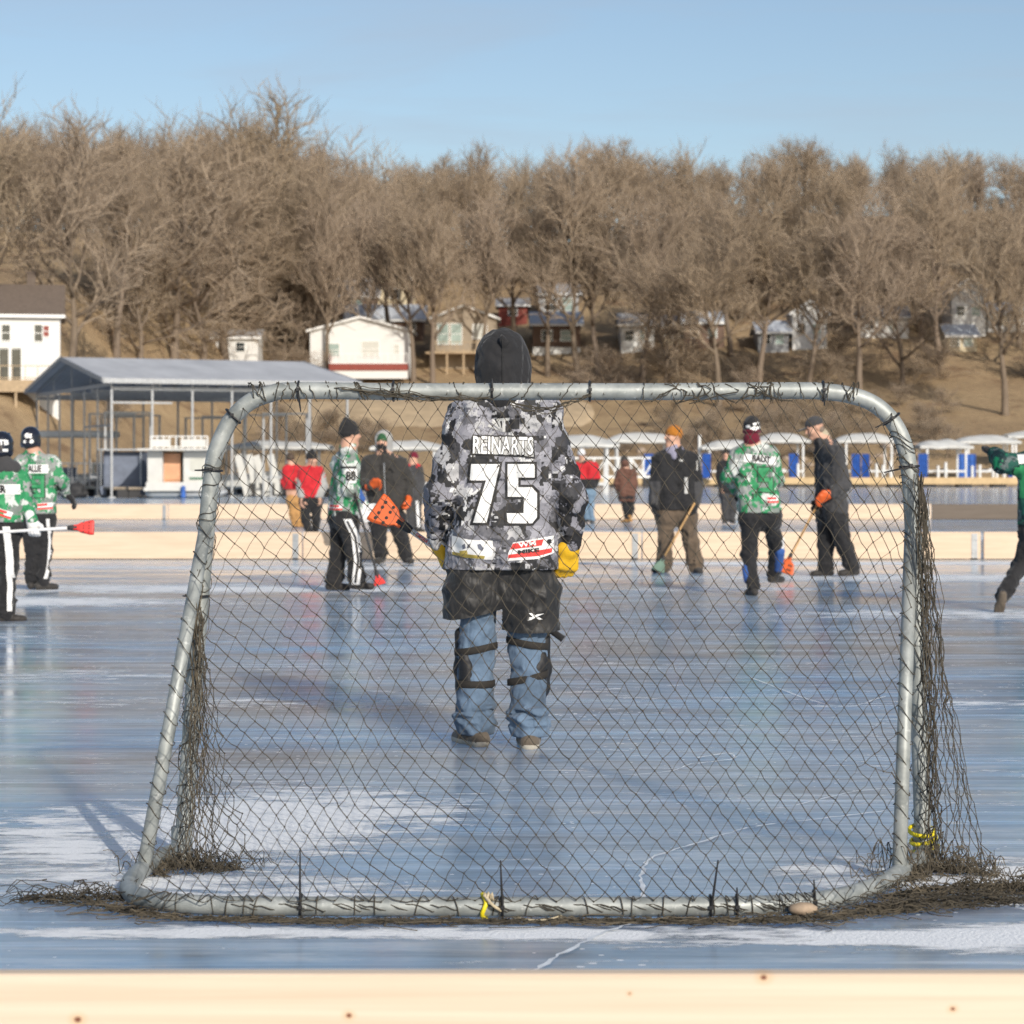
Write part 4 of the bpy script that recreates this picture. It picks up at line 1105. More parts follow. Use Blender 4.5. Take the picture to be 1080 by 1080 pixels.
# tangled heaps of spare net along the rail and at both corners
def heap(pts, n, rx, h, r, m, ln=.14, nm='net_heap'):
    global mb
    n = int(n * .22)
    crumple(pts, rx * 1.9, h * 1.1, .0015, m); crumple(pts, rx * 1.6, h * 1.5, .0014, M_cord); crumple(pts, rx * 1.2, h * .8, .0014, m)
    mb = MB()
    mb = MB()
    pts = [Vector(p) for p in pts]
    for k in range(n):
        s = nrnd.random() * (len(pts) - 1); i = min(int(s), len(pts) - 2); c = pts[i].lerp(pts[i + 1], s - i)
        p = c + Vector((nrnd.gauss(0, rx), nrnd.gauss(0, rx * .5), 0)); a = nrnd.uniform(0, 2 * PI); cv = nrnd.gauss(0, .9)
        z0 = abs(nrnd.gauss(0, h)) ; P = []
        nseg = 8; lk = ln * nrnd.uniform(.7, 1.9)
        for q in range(nseg):
            a += cv * .7 + nrnd.gauss(0, .5); p = p + Vector((math.cos(a), math.sin(a) * .6, 0)) * lk / nseg
            P.append(Vector((p.x, p.y, .004 + min(h * 2.4, max(0, z0 + nrnd.gauss(0, h * .6))))))
        mb.tube([g(v) for v in bez(P, 2)], r * .58 * nrnd.uniform(.7, 1.3), 3, caps=False)
    return mb.build(nm, m, goal, fix=False)
def ip(px, py): d = CAM_H * F_PX / (py - HOR); return Vector((WX(px, d), d, 0))
heap([ip(24, 950), ip(80, 952), ip(132, 950)], 260, .03, .024, .0024, M_cord, .18)
heap([ip(108, 956), ip(140, 964), ip(190, 970)], 260, .02, .007, .0026, M_cordl, .16)
heap([ip(200, 970), ip(320, 973), ip(520, 973), ip(700, 973), ip(830, 972)], 480, .022, .005, .0024, M_cordl, .18)
heap([ip(200, 971), ip(420, 974), ip(700, 973), ip(840, 972)], 300, .022, .005, .0024, M_cord, .18)
heap([ip(780, 972), ip(850, 972), ip(920, 966), ip(965, 958)], 380, .03, .010, .0026, M_cordl, .16)
heap([ip(930, 950), ip(1000, 942), ip(1075, 940), ip(1100, 942)], 480, .06, .026, .0025, M_cordl, .2)
heap([ip(900, 962), ip(1000, 955), ip(1080, 950)], 300, .06, .016, .0025, M_cord, .22)
heap([ip(985, 920), ip(1020, 921), ip(1045, 925)], 260, .03, .035, .0026, M_cordl, .14)
heap([ip(185, 912), ip(215, 920), ip(250, 918)], 260, .03, .030, .0026, M_cord, .13)
heap([ip(165, 925), ip(190, 915)], 130, .03, .035, .0026, M_cordl, .12)
heap([ip(945, 925), ip(965, 930), ip(975, 915)], 200, .03, .045, .0026, M_cordl, .12)
# black ties: bands round the bar and the tails standing up from the rail
def tie(c, axis, r, tail):
    mb = MB(); c = Vector(c); axis = Vector(axis).normalized(); u = axis.orthogonal().normalized(); w_ = axis.cross(u)
    ring = [g(c + (u * math.cos(a) + w_ * math.sin(a)) * r) for a in [2 * PI * k / 16 for k in range(16)]]
    mb.tube(ring, .0042, 5, closed=True)
    if tail: mb.tube([g(c + Vector((0, -r, 0))), g(c + Vector((0, -r - .003, 0)) + Vector(tail) * .5), g(c + Vector((0, -r, 0)) + Vector(tail))], [.0042, .0035, .0022], 5)
    mb.box(g(c + Vector((0, -r - .004, .004))), (.012, .008, .010))
    mb.build('cable_tie', M_zip, goal, fix=False)
for px, tl in ((315, (.01, 0, -.07)), (415, None), (519, (0, 0, .04)), (622, None), (868, (0, 0, -.05))):
    tie(W(px, 412.5, 7.6), (1, 0, 0), RP + .004, tl)
tie(W(940, 442, 7.6), (.6, 0, -.8), RP + .004, (-.06, -.01, -.03)); tie(W(959, 492, 7.6), (.05, 0, -1), RP + .004, (-.09, 0, -.02))
tie(W(246, 439, 7.6), (.7, 0, .7), RP + .004, (.03, 0, -.02)); tie(W(224, 496, 7.6), (.05, 0, 1), RP + .004, (-.055, 0, 0)); tie(W(210, 628, 7.59), (.05, 0, 1), RP + .004, (-.05, 0, 0))
def rail_at(px):
    return min(RPTS, key=lambda q: abs(540 + q.x * F_PX / q.y - px) + (0 if q.y < 7 else 50))
for px, tl in ((320, (0, 0, .17)), (530, (-.006, 0, .14)), (754, (.02, 0, .14)), (778, (-.002, 0, .06)), (856, (-.004, .0, .07))):
    tie(rail_at(px), (1, 0, 0), RP + .004, tl)
# yellow straps, pale rope
mb = MB(); c = rail_at(517); ring = [g(c + Vector((.006 * math.sin(3 * a), math.cos(a) * .036, math.sin(a) * .036))) for a in [2 * PI * k / 18 for k in range(18)]]
mb.tube(ring, .007, 6, closed=True); mb.build('yellow_strap', M_yel, goal, smooth=True)
mb = MB()
for k in range(3):
    c = W(972 + 2 * k, 902 + 3 * k, 7.54); c.z = max(.03, .10 - .03 * k)
    mb.tube([g(c + Vector((math.cos(a) * .042, math.sin(a) * .042, .012 * math.sin(a + k)))) for a in [2 * PI * q / 16 for q in range(16)]], .007, 6, closed=True)
mb.build('yellow_strap', M_yel, goal, smooth=True)
mb = MB(); c = rail_at(517)
P = [c + Vector((.0, -.03, .04)), c + Vector((.03, -.05, .01)), ip(540, 968) + Vector((0, 0, .006)), ip(560, 973) + Vector((0, 0, .006)), ip(580, 972) + Vector((0, 0, .006)), ip(603, 966) + Vector((0, 0, .01))]
mb.tube([g(p) for p in bez(P, 8)], .0048, 6)
for k in range(9):
    a = nrnd.uniform(-1.2, 1.2); mb.tube([g(P[-1]), g(P[-1] + Vector((.025 * math.cos(a), .02 * math.sin(a), .006))), g(P[-1] + Vector((.04 * math.cos(a), .03 * math.sin(a), .0)))], .0022, 4)
mb.tube([g(c + Vector((.002 * k, -.034 + .004 * math.sin(k), .035 + .012 * math.sin(k * 1.3)))) for k in range(14)], .004, 6)
mb.build('rope', M_rope, goal, smooth=True)
# a smooth stone weighing the net down
bm = bmesh.new(); bmesh.ops.create_icosphere(bm, subdivisions=3, radius=1)
for v in bm.verts: v.co = Vector((v.co.x * .042, v.co.y * .028, v.co.z * .019)) * (1 + .12 * noise.noise(v.co * 2))
me = bpy.data.meshes.new('stone'); bm.to_mesh(me); bm.free(); me.materials.append(mat('buff_stone', (.36, .27, .19), .85, .25, 30))
for p in me.polygons: p.use_smooth = True
o = link(bpy.data.objects.new('stone', me)); o.location = ip(846, 968) + Vector((0, -.02, .03)); tag(o, 'smooth buff stone lying on the net by the base rail', 'stone')
# ================================================================== people: bodies and clothes grown from distance fields
class Field:
    def __init__(s, res, disp=None):
        s.res = res; s.p = []; s.cuts = []; s.sub = []; s.disp = disp; s.seed = 0
    def cone(s, a, b, r1, r2=None, k=.03):
        s.p.append(('c', np.array(a, float), np.array(b, float), r1, r1 if r2 is None else r2, k)); return s
    def ell(s, c, r, M=None, k=.03):
        s.p.append(('e', np.array(c, float), np.array(r, float), np.array(M if M is not None else np.eye(3), float), k)); return s
    def cut(s, point, normal):                # keep the side the normal points away from
        s.cuts.append((np.array(point, float), np.array(normal, float))); return s
    def dig(s, c, r, M=None, k=.01):
        s.sub.append((np.array(c, float), np.array(r, float), np.array(M if M is not None else np.eye(3), float), k)); return s
    @staticmethod
    def _ell(P, c, r, M):
        q = (P - c) @ M                        # M columns are the local axes
        k0 = np.sqrt(((q / r) ** 2).sum(-1)); k1 = np.sqrt(((q / r ** 2) ** 2).sum(-1)) + 1e-9
        return k0 * (k0 - 1) / k1
    def mesh(s, name, mats, matfn=None):
        res = s.res; lo = np.full(3, 1e9); hi = -lo
        bbs = []
        for p in s.p:
            if p[0] == 'c':
                r = max(p[3], p[4]); a = np.minimum(p[1], p[2]) - r; b = np.maximum(p[1], p[2]) + r
            else:
                r = np.abs(p[3]) @ p[2]; a = p[1] - r; b = p[1] + r
            bbs.append((a, b)); lo = np.minimum(lo, a); hi = np.maximum(hi, b)
        lo -= 3 * res; hi += 3 * res
        n = np.ceil((hi - lo) / res).astype(int) + 1
        F = np.full(n, 1.0, np.float32)
        ax = [lo[i] + res * np.arange(n[i]) for i in range(3)]
        for p, (a, b) in zip(s.p, bbs):
            k = p[-1]; m = k + 2.5 * res
            i0 = np.maximum(0, np.floor((a - m - lo) / res).astype(int)); i1 = np.minimum(n, np.ceil((b + m - lo) / res).astype(int) + 1)
            sl = tuple(slice(i0[i], i1[i]) for i in range(3))
            P = np.stack(np.meshgrid(ax[0][sl[0]], ax[1][sl[1]], ax[2][sl[2]], indexing='ij'), -1)
            if p[0] == 'c':
                ba = p[2] - p[1]; t = np.clip(((P - p[1]) @ ba) / (ba @ ba + 1e-12), 0, 1)
                d = np.linalg.norm(P - p[1] - t[..., None] * ba, axis=-1) - (p[3] + (p[4] - p[3]) * t)
            else: d = s._ell(P, p[1], p[2], p[3])
            f = F[sl]; h = np.maximum(k - np.abs(f - d), 0) / k
            F[sl] = np.minimum(f, d) - h * h * k * .25
        G = np.stack(np.meshgrid(*ax, indexing='ij'), -1) if (s.cuts or s.sub or s.disp) else None
        if s.disp:
            for (amp, fx, fy, fz, ridge) in s.disp:
                F += amp * fold(G, (fx, fy, fz), s.seed, ridge) * (np.abs(F) < .06)
        for c, r, M, k in s.sub:
            d = -s._ell(G, c, r, M); h = np.maximum(k - np.abs(F - d), 0) / k
            F = np.maximum(F, d) + h * h * k * .25
        for pt, nn in s.cuts:
            F = np.maximum(F, ((G - pt) @ (nn / np.linalg.norm(nn))).astype(np.float32))
        v, q = surface_nets(F); v = v * res + lo
        me = bpy.data.meshes.new(name)
        me.vertices.add(len(v)); me.vertices.foreach_set('co', v.astype(np.float32).ravel())
        me.loops.add(q.size); me.loops.foreach_set('vertex_index', q.ravel().astype(np.int32))
        me.polygons.add(len(q)); me.polygons.foreach_set('loop_start', np.arange(0, q.size, 4, dtype=np.int32))
        me.polygons.foreach_set('use_smooth', np.ones(len(q), bool))
        for m in (mats if isinstance(mats, (list, tuple)) else [mats]): me.materials.append(m)
        if matfn is not None:
            me.polygons.foreach_set('material_index', matfn(v[q].mean(1)).astype(np.int32))
        me.update(calc_edges=True); me.validate()
        return me
def vnoise(P, seed):
    rs = np.random.RandomState(seed); T = rs.rand(32, 32, 32).astype(np.float32)
    i = np.floor(P).astype(int); f = P - i; f = f * f * (3 - 2 * f); i &= 31; j = (i + 1) & 31
    x0, y0, z0 = i[..., 0], i[..., 1], i[..., 2]; x1, y1, z1 = j[..., 0], j[..., 1], j[..., 2]
    fx, fy, fz = f[..., 0], f[..., 1], f[..., 2]
    a = T[x0, y0, z0] * (1 - fx) + T[x1, y0, z0] * fx; b = T[x0, y1, z0] * (1 - fx) + T[x1, y1, z0] * fx
    c = T[x0, y0, z1] * (1 - fx) + T[x1, y0, z1] * fx; d = T[x0, y1, z1] * (1 - fx) + T[x1, y1, z1] * fx
    return ((a * (1 - fy) + b * fy) * (1 - fz) + (c * (1 - fy) + d * fy) * fz) * 2 - 1
def fold(G, f, seed, ridge):
    P = G * np.array(f)
    wq = vnoise(P * .6 + 7, seed + 1)
    n = vnoise(P + wq[..., None] * .9, seed)
    return (np.abs(n) * 2 - .6) if ridge else n
def surface_nets(F):
    S = F < 0; n = np.array(F.shape); cn = n - 1
    idx = np.full(cn.prod(), -1, np.int64)
    acc = {}
    lin_all, pts_all = [], []
    quads = []
    st = np.array([cn[1] * cn[2], cn[2], 1])
    for a in range(3):
        b, c = (a + 1) % 3, (a + 2) % 3
        s0 = [slice(None)] * 3; s1 = [slice(None)] * 3; s0[a] = slice(0, -1); s1[a] = slice(1, None)
        cr = S[tuple(s0)] != S[tuple(s1)]
        E = np.argwhere(cr)
        ok = (E[:, b] > 0) & (E[:, c] > 0) & (E[:, b] < n[b] - 1) & (E[:, c] < n[c] - 1)
        E = E[ok]
        f0 = F[tuple(E.T)]; E1 = E.copy(); E1[:, a] += 1; f1 = F[tuple(E1.T)]
        t = f0 / (f0 - f1)
        P = E.astype(np.float64); P[:, a] += t
        cells = []
        for db, dc in ((0, 0), (-1, 0), (-1, -1), (0, -1)):
            Q = E.copy(); Q[:, b] += db; Q[:, c] += dc
            L = Q @ st; cells.append(L); lin_all.append(L); pts_all.append(P)
        qd = np.stack(cells, 1); fl = f0 >= 0
        qd[fl] = qd[fl][:, ::-1]
        quads.append(qd)
    L = np.concatenate(lin_all); P = np.concatenate(pts_all); Q = np.concatenate(quads)
    u, inv = np.unique(L, return_inverse=True)
    cnt = np.bincount(inv, minlength=len(u)).astype(float)
    V = np.stack([np.bincount(inv, P[:, k], len(u)) / cnt for k in range(3)], 1)
    return V, np.searchsorted(u, Q)

def V3(*a): return np.array(a, float)
def unit(v): return v / (np.linalg.norm(v) + 1e-12)
def hand_prims(F, wr, d, n, t, s, curl, rad, k=.008):
    """palm, four unequal bent fingers and a thumb. d: along the hand, n: out of the palm, t: towards the thumb"""
    d, n, t = unit(d), unit(n), unit(t)
    for u in (-.030, -.010, .010, .028):
        F.cone(wr + d * .012 * s + t * u * .55 * s, wr + d * .088 * s + t * u * s, .016 * s * rad, .0135 * s * rad, k=.018)
    for u, ln in ((.031, .078), (.011, .086), (-.011, .080), (-.031, .062)):
        p = wr + d * .090 * s + t * u * s; a = 0
        for q, (fr, cc) in enumerate(((.46, .8), (.30, 1.0), (.24, .8))):
            a += curl * cc
            dr = d * math.cos(a) + n * math.sin(a)
            p2 = p + dr * ln * fr * s
            F.cone(p, p2, (.0105 - .001 * q) * s * rad, (.0098 - .001 * q) * s * rad, k=k); p = p2
    b = wr + d * .022 * s + t * .030 * s
    m1 = b + (t * .72 + d * .55 + n * .35) * .045 * s
    m2 = m1 + (t * .25 + d * .8 + n * (.35 + .4 * min(1, curl))) * .034 * s
    F.cone(b, m1, .0165 * s * rad, .0125 * s * rad, k=.014); F.cone(m1, m2, .012 * s * rad, .0095 * s * rad, k=k)

def wrinkles(nt, b, sc=6.5, st=.45):
    n = tex_noise(nt, coords(nt, (1, 1, .75), (.3, .2, .4)), sc, 1.5, .5, .7)
    n2 = tex_noise(nt, coords(nt, (1.3, 1.3, .8), (0, .6, 0)), sc * 2.4, 1, .5, .5)
    a = mth(nt, 'ABSOLUTE', mth(nt, 'SUBTRACT', n.outputs[0], .5)); a2 = mth(nt, 'ABSOLUTE', mth(nt, 'SUBTRACT', n2.outputs[0], .5))
    h = mth(nt, 'ADD', mth(nt, 'MULTIPLY', a, 2.0), mth(nt, 'MULTIPLY', a2, .6))
    bump(nt, b, h, st, .05)
def cloth(name, col, rough=.85, var=.22, sheen=.15, bscale=120, spec=.25):
    if name in _mc: return _mc[name]
    m = mat(name, col, rough, var, 6, 0, spec, .18, bscale)
    nt = m.node_tree; b = nt.nodes['Principled BSDF']; b.inputs['Sheen Weight'].default_value = sheen
    wrinkles(nt, b)
    return m
M_skin = mat('skin', (.52, .30, .21), .55, .12, 14)
M_eye = mat('eye_dark', (.05, .035, .03), .3, .1, 10)
M_lip = mat('lip', (.38, .14, .11), .5, .1, 10)
M_hair = mat('brown_hair', (.07, .045, .03), .7, .3, 60)
M_black = cloth('black_fabric', (.020, .020, .022))
M_blackp = cloth('black_nylon', (.019, .0185, .0185), .55, .25, .1, 60, .4)
M_char = cloth('charcoal_fabric', (.050, .050, .053))
M_char2 = cloth('dark_grey_duck', (.040, .038, .036))
M_jean = cloth('blue_denim', (.105, .155, .225), .9, .5, .1, 90)
M_jean2 = cloth('grey_denim', (.16, .24, .33), .9, .3, .1, 90)
M_oliveb = cloth('brown_canvas', (.115, .085, .060), .85, .3)
M_tanp = cloth('tan_canvas', (.44, .24, .09), .85, .25)
M_red = cloth('red_fleece', (.50, .022, .030), .8, .25)
M_greyf = cloth('grey_fleece', (.33, .33, .32), .9, .2)
M_coat = cloth('brown_quilt', (.125, .060, .042), .7, .25)
M_orangek = cloth('orange_knit', (.38, .145, .02), .9, .25)
M_greenk = cloth('green_knit', (.03, .10, .045), .9, .25)
M_maroon = cloth('maroon_knit', (.14, .012, .028), .9, .25)
M_whitef = cloth('white_fabric', (.70, .70, .70), .75, .08)
M_greyh = cloth('heather_hood', (.34, .34, .33), .9, .2)
M_scarf = cloth('lilac_scarf', (.28, .27, .36), .9, .3)
M_blue = _mc.get('blue_curtain')
M_bluef = cloth('blue_fabric', (.035, .10, .33), .7, .2)
M_yellow = mat('yellow_leather', (.72, .42, .012), .55, .2, 12, bmp=.25, bscale=50)
M_orange = mat('orange_rubber', (.62, .105, .018), .5, .18, 9)
M_redp = mat('red_plastic', (.72, .03, .022), .4, .15, 9)
M_sole = mat('pale_sole', (.48, .44, .37), .8, .25, 22)
M_shoe = cloth('dark_shoe', (.035, .032, .030), .6, .4)
M_shoet = cloth('taupe_shoe', (.105, .085, .065), .7, .5)
M_helm = mat('helmet_shell', (.012, .014, .024), .18, .2, 5, spec=.7)
M_decw = mat('decal_white', (.74, .74, .73), .65, .05, 5)
M_deck = mat('decal_black', (.014, .014, .015), .7, .1, 5)
M_decr = mat('decal_red', (.66, .035, .028), .65, .1, 5)
M_decg = mat('decal_green', (.025, .24, .09), .65, .12, 5)
M_decgr = mat('decal_grey', (.46, .46, .445), .65, .12, 8)
M_decy = mat('decal_gold', (.35, .27, .06), .65, .2, 8)
M_shaft = mat('varnished_shaft', (.48, .29, .12), .45, .2, 9)

def camo(name, cols, sc, block):
    """printed camouflage: torn patches with pixel blocks over them, crisp edges"""
    m, nt, b = new_mat(name); L = nt.links.new
    P = coords(nt)
    wn = tex_noise(nt, P, 9, 4, .6)
    va = nd(nt, 'ShaderNodeVectorMath', operation='MULTIPLY_ADD'); L(wn.outputs['Color'], va.inputs[0]); va.inputs[1].default_value = (.12, .12, .16); L(P, va.inputs[2])
    v1 = nd(nt, 'ShaderNodeTexVoronoi', distance='CHEBYCHEV'); v1.inputs['Scale'].default_value = sc; L(va.outputs[0], v1.inputs['Vector'])
    s1 = nd(nt, 'ShaderNodeSeparateColor'); L(v1.outputs['Color'], s1.inputs[0])
    r1 = ramp(nt, cols, 'CONSTANT'); L(s1.outputs[0], r1.inputs[0])
    sn = nd(nt, 'ShaderNodeVectorMath', operation='SNAP'); L(P, sn.inputs[0]); sn.inputs[1].default_value = (block, block, block)
    n2 = tex_noise(nt, sn.outputs[0], 17, 3, .7)
    m2 = mth(nt, 'GREATER_THAN', n2.outputs[0], .575)
    wh = nd(nt, 'ShaderNodeTexWhiteNoise', noise_dimensions='3D')
    sn2 = nd(nt, 'ShaderNodeVectorMath', operation='SNAP'); L(P, sn2.inputs[0]); sn2.inputs[1].default_value = (block * 3, block * 3, block * 2)
    L(sn2.outputs[0], wh.inputs[0]); r2 = ramp(nt, [cols[i] for i in range(len(cols))], 'CONSTANT'); L(wh.outputs[0], r2.inputs[0])
    c = mixc(nt, r1.outputs[0], r2.outputs[0], m2)
    n3 = tex_noise(nt, P, 30, 4, .6); v3 = nd(nt, 'ShaderNodeTexVoronoi', feature='DISTANCE_TO_EDGE'); v3.inputs['Scale'].default_value = sc * 2.2; L(va.outputs[0], v3.inputs['Vector'])
    e3 = mth(nt, 'MULTIPLY', mth(nt, 'LESS_THAN', v3.outputs[0], .035), mth(nt, 'GREATER_THAN', n3.outputs[0], .5))
    c = mixc(nt, c, cols[0][1], mth(nt, 'MULTIPLY', e3, .6))
    L(c, b.inputs['Base Color']); b.inputs['Roughness'].default_value = .7; b.inputs['Specular IOR Level'].default_value = .3
    wrinkles(nt, b)
    return m
M_camo_grey = camo('grey_camo', [(0, (.032, .032, .034)), (.16, (.22, .22, .25)), (.40, (.29, .29, .325)), (.60, (.12, .12, .135)), (.76, (.40, .40, .41)), (.91, (.60, .60, .60))], 15, .011)
M_camo_dark = camo('dark_grey_camo', [(0, (.020, .020, .022)), (.38, (.21, .21, .24)), (.60, (.045, .045, .05)), (.76, (.38, .38, .39)), (.90, (.62, .62, .62))], 14, .011)
M_camo_green = camo('green_camo', [(0, (.03, .225, .09)), (.25, (.27, .285, .275)), (.46, (.56, .58, .56)), (.68, (.035, .25, .105)), (.80, (.19, .215, .20)), (.95, (.018, .03, .026))], 11, .018)
M_camo_teal = camo('dark_green_camo', [(0, (.010, .030, .032)), (.40, (.015, .085, .065)), (.70, (.10, .13, .13)), (.86, (.36, .40, .39)), (.93, (.012, .20, .09))], 11, .016)

# ---- flat graphics sewn on cloth: outlines cut fine, then laid on the garment
def text_mesh(s, size, bold=0.0, sx=1.0):
    cu = bpy.data.curves.new('t', 'FONT'); cu.body = s; cu.size = size; cu.align_x = 'CENTER'; cu.align_y = 'CENTER'; cu.offset = bold; cu.resolution_u = 2
    o = bpy.data.objects.new('t', cu); COL.objects.link(o)
    dg = bpy.context.evaluated_depsgraph_get(); me = bpy.data.meshes.new_from_object(o.evaluated_get(dg))
    vs = [(v.co.x * sx, v.co.y) for v in me.vertices]; fs = [tuple(p.vertices) for p in me.polygons]
    bpy.data.objects.remove(o); bpy.data.curves.remove(cu); bpy.data.meshes.remove(me)
    return vs, fs
def poly(pts): return list(pts), [tuple(range(len(pts)))]
def merge(*ms):
    V, F_ = [], []
    for vs, fs in ms:
        o = len(V); V += vs; F_ += [tuple(i + o for i in f) for f in fs]
    return V, F_
def rect(x0, y0, x1, y1): return poly([(x0, y0), (x1, y0), (x1, y1), (x0, y1)])
def decal(name, shape, m, target, O, U, Vv, D, off, parent=None, cell=.022):
    """shape in metres; O+u*U+v*V is thrown along D onto the garment mesh"""
    bm = bmesh.new(); vs = [bm.verts.new((x, y, 0)) for x, y in shape[0]]
    for f in shape[1]:
        try: bm.faces.new([vs[i] for i in f])
        except ValueError: pass
    bmesh.ops.triangulate(bm, faces=bm.faces)
    for _ in range(5):
        es = [e for e in bm.edges if e.calc_length() > cell]
        if not es: break
        bmesh.ops.subdivide_edges(bm, edges=es, cuts=1); bmesh.ops.triangulate(bm, faces=bm.faces)
    bv = bvh_of(target); O, U, Vv, D = Vector(O), Vector(U), Vector(Vv), Vector(D).normalized()
    bad = []
    for v in bm.verts:
        p = O + U * v.co.x + Vv * v.co.y
        h = bv.ray_cast(p - D * 1.2, D)
        if h[0] is None: bad.append(v)
        else: v.co = h[0] - D * off
    if bad: bmesh.ops.delete(bm, geom=bad, context='VERTS')
    bmesh.ops.recalc_face_normals(bm, faces=bm.faces)
    me = bpy.data.meshes.new(name); bm.to_mesh(me); bm.free(); me.materials.append(m)
    for p in me.polygons: p.use_smooth = True
    return link(bpy.data.objects.new(name, me), parent or target)
_bv = {}
def bvh_of(o):
    if o.name not in _bv:
        me = o.data; _bv[o.name] = BVHTree.FromPolygons([v.co.copy() for v in me.vertices], [tuple(p.vertices) for p in me.polygons])
    return _bv[o.name]

DISP = {'jersey': [(.013, 9, 9, 5, True), (.010, 18, 18, 12, True)], 'jacket': [(.014, 8, 8, 6, True), (.010, 16, 16, 14, True)],
        'pants': [(.012, 10, 10, 7, True), (.009, 16, 16, 20, True)], None: None}

class Person:
    gloved = ''
    def __init__(s, label, px, d, J, sc=1.0, group=None, cat='person'):
        s.d = d; s.root = Vector((WX(px, d), d, 0)); s.sc = sc
        s.e = empty('person', s.root, label, cat, group)
        s.J = {k: s.pt(v) for k, v in J.items()}
        if group and 'players' in group: s.gloved = 'LR'
        s.seed = int(px * 7 + d * 13) % 1000
    def pt(s, v):                              # photo column, row, metres further away -> local point
        x, y = v[0], v[1]; dd = v[2] if len(v) > 2 else 0
        w_ = W(x, y, s.d + dd) - s.root
        return V3(*w_)
    def obj(s, name, me, parent=None):
        return link(bpy.data.objects.new(name, me), parent or s.e)
    def face_frame(s, yaw, pitch=0, roll=0):
        # yaw 0 looks away from the camera, +90 looks to the picture's left
        M = Matrix.Rotation(R(yaw), 3, 'Z') @ Matrix.Rotation(R(pitch), 3, 'X') @ Matrix.Rotation(R(roll), 3, 'Y')
        return np.array(M)
    def body(s, yaw, pitch=0, res=.013, hands=None, skin=None, slim=.86, roll=0):
        J = s.J; k = s.sc; F = Field(res); M = s.face_frame(yaw, pitch, roll); s.M = M
        c = J['head']; H = lambda x, y, z: c + M @ V3(x, y, z) * k
        F.ell(H(0, -.012, .028), V3(.077, .098, .095) * k, M, k=.03)
        F.ell(H(0, .028, -.052), V3(.057, .064, .068) * k, M, k=.05)
        F.cone(H(0, .098, .012), H(0, .118, -.028), .010 * k, .0155 * k, k=.014)
        F.cone(H(-.035, .083, .034), H(.035, .083, .034), .012 * k, k=.02)
        F.cone(H(0, .080, -.105), H(0, .082, -.098), .019 * k, k=.03)
        F.cone(H(-.018, .093, -.062), H(.018, .093, -.062), .0075 * k, k=.012)
        for sg in (-1, 1):
            F.ell(H(sg * .080, -.008, -.006), V3(.011, .021, .032) * k, M, k=.008)
            F.ell(H(sg * .042, .062, -.03), V3(.026, .03, .03) * k, M, k=.03)
        F.cone(H(0, -.02, -.06), J['neck'], .056 * k, .062 * k, k=.04)
        for sd in 'LR':
            F.cone(J['neck'], J['sh' + sd], .062 * k, .06 * k * slim, k=.08)
            F.cone(J['sh' + sd], J['el' + sd], .056 * k * slim, .042 * k * slim, k=.03); F.cone(J['el' + sd], J['wr' + sd], .043 * k * slim, .029 * k * slim, k=.02)
            F.cone(J['hip' + sd], J['kn' + sd], .088 * k * slim, .056 * k * slim, k=.05); F.cone(J['kn' + sd], J['an' + sd], .057 * k * slim, .038 * k * slim, k=.03)
            t = s.toe[sd]; F.cone(J['an' + sd] + V3(0, 0, -.045) * k, J['an' + sd] + t * .15 * k + V3(0, 0, -.060) * k, .036 * k, .028 * k, k=.03)
            hd = (hands or {}).get(sd)
            if hd and sd not in s.gloved: hand_prims(F, J['wr' + sd], hd[0], hd[1], hd[2], k, hd[3], .9)
        sm = (J['shL'] + J['shR']) / 2; hm = (J['hipL'] + J['hipR']) / 2
        F.cone(J['shL'] * .8 + sm * .2, J['shR'] * .8 + sm * .2, .072 * k * slim, k=.08)
        ch = sm * .68 + hm * .32
        for sd in 'LR': F.cone(ch + (J['sh' + sd] - sm) * .55, hm + (J['hip' + sd] - hm) * .7, .105 * k * slim, .098 * k * slim, k=.10)
        eyes = [H(sg * .031, .083, .014) for sg in (-1, 1)]; mouth = H(0, .100, -.062)
        def mf(Cc):
            o = np.zeros(len(Cc), int)
            for e in eyes: o[np.linalg.norm((Cc - e) / V3(1, 1, .7), axis=1) < .0155 * k] = 1
            q = (Cc - mouth) @ M; o[(np.abs(q[:, 0]) < .026 * k) & (np.abs(q[:, 2]) < .0085 * k) & (np.abs(q[:, 1]) < .02)] = 2
            return o
        s.bodyo = s.obj('body', F.mesh('body', [skin or M_skin, M_eye, M_lip], mf)); s.H = H
        return s
    def top(s, m, hem, res=.012, bulk=1.0, kind='jersey', arm=1.0, name='jersey', hemtilt=(0, 0, -1), cuff=.0, collar=.085, belly=1.0, sleeves=None, flare=1.0, neckline=True, disp=None):
        J = s.J; k = s.sc; F = Field(res, disp or DISP[kind]); F.seed = s.seed
        sm = (J['shL'] + J['shR']) / 2; hm = (J['hipL'] + J['hipR']) / 2
        F.cone(J['shL'] * .86 + sm * .14, J['shR'] * .86 + sm * .14, .082 * k * bulk, k=.08)
        for sd in 'LR':
            F.cone(J['neck'] + V3(0, 0, -.03), J['sh' + sd] * .85 + sm * .15, .078 * k, .085 * k * bulk, k=.07)
            a = sm * .72 + hm * .28 + (J['sh' + sd] - sm) * .60; b = hm * .85 + sm * .15 + (J['hip' + sd] - hm) * .85; c = hm + (hm - sm) * .45 + (J['hip' + sd] - hm) * 1.0 * flare
            F.cone(a, b, .125 * k * bulk, .130 * k * bulk * belly, k=.10); F.cone(b, c, .130 * k * bulk * belly, .125 * k * bulk * flare, k=.05)
            el, wr, sh = J['el' + sd], J['wr' + sd], J['sh' + sd]
            F.cone(sh, el, .083 * k * arm, .070 * k * arm, k=.045)
            F.cone(el, wr - unit(wr - el) * cuff, .071 * k * arm, .050 * k * arm, k=.025)
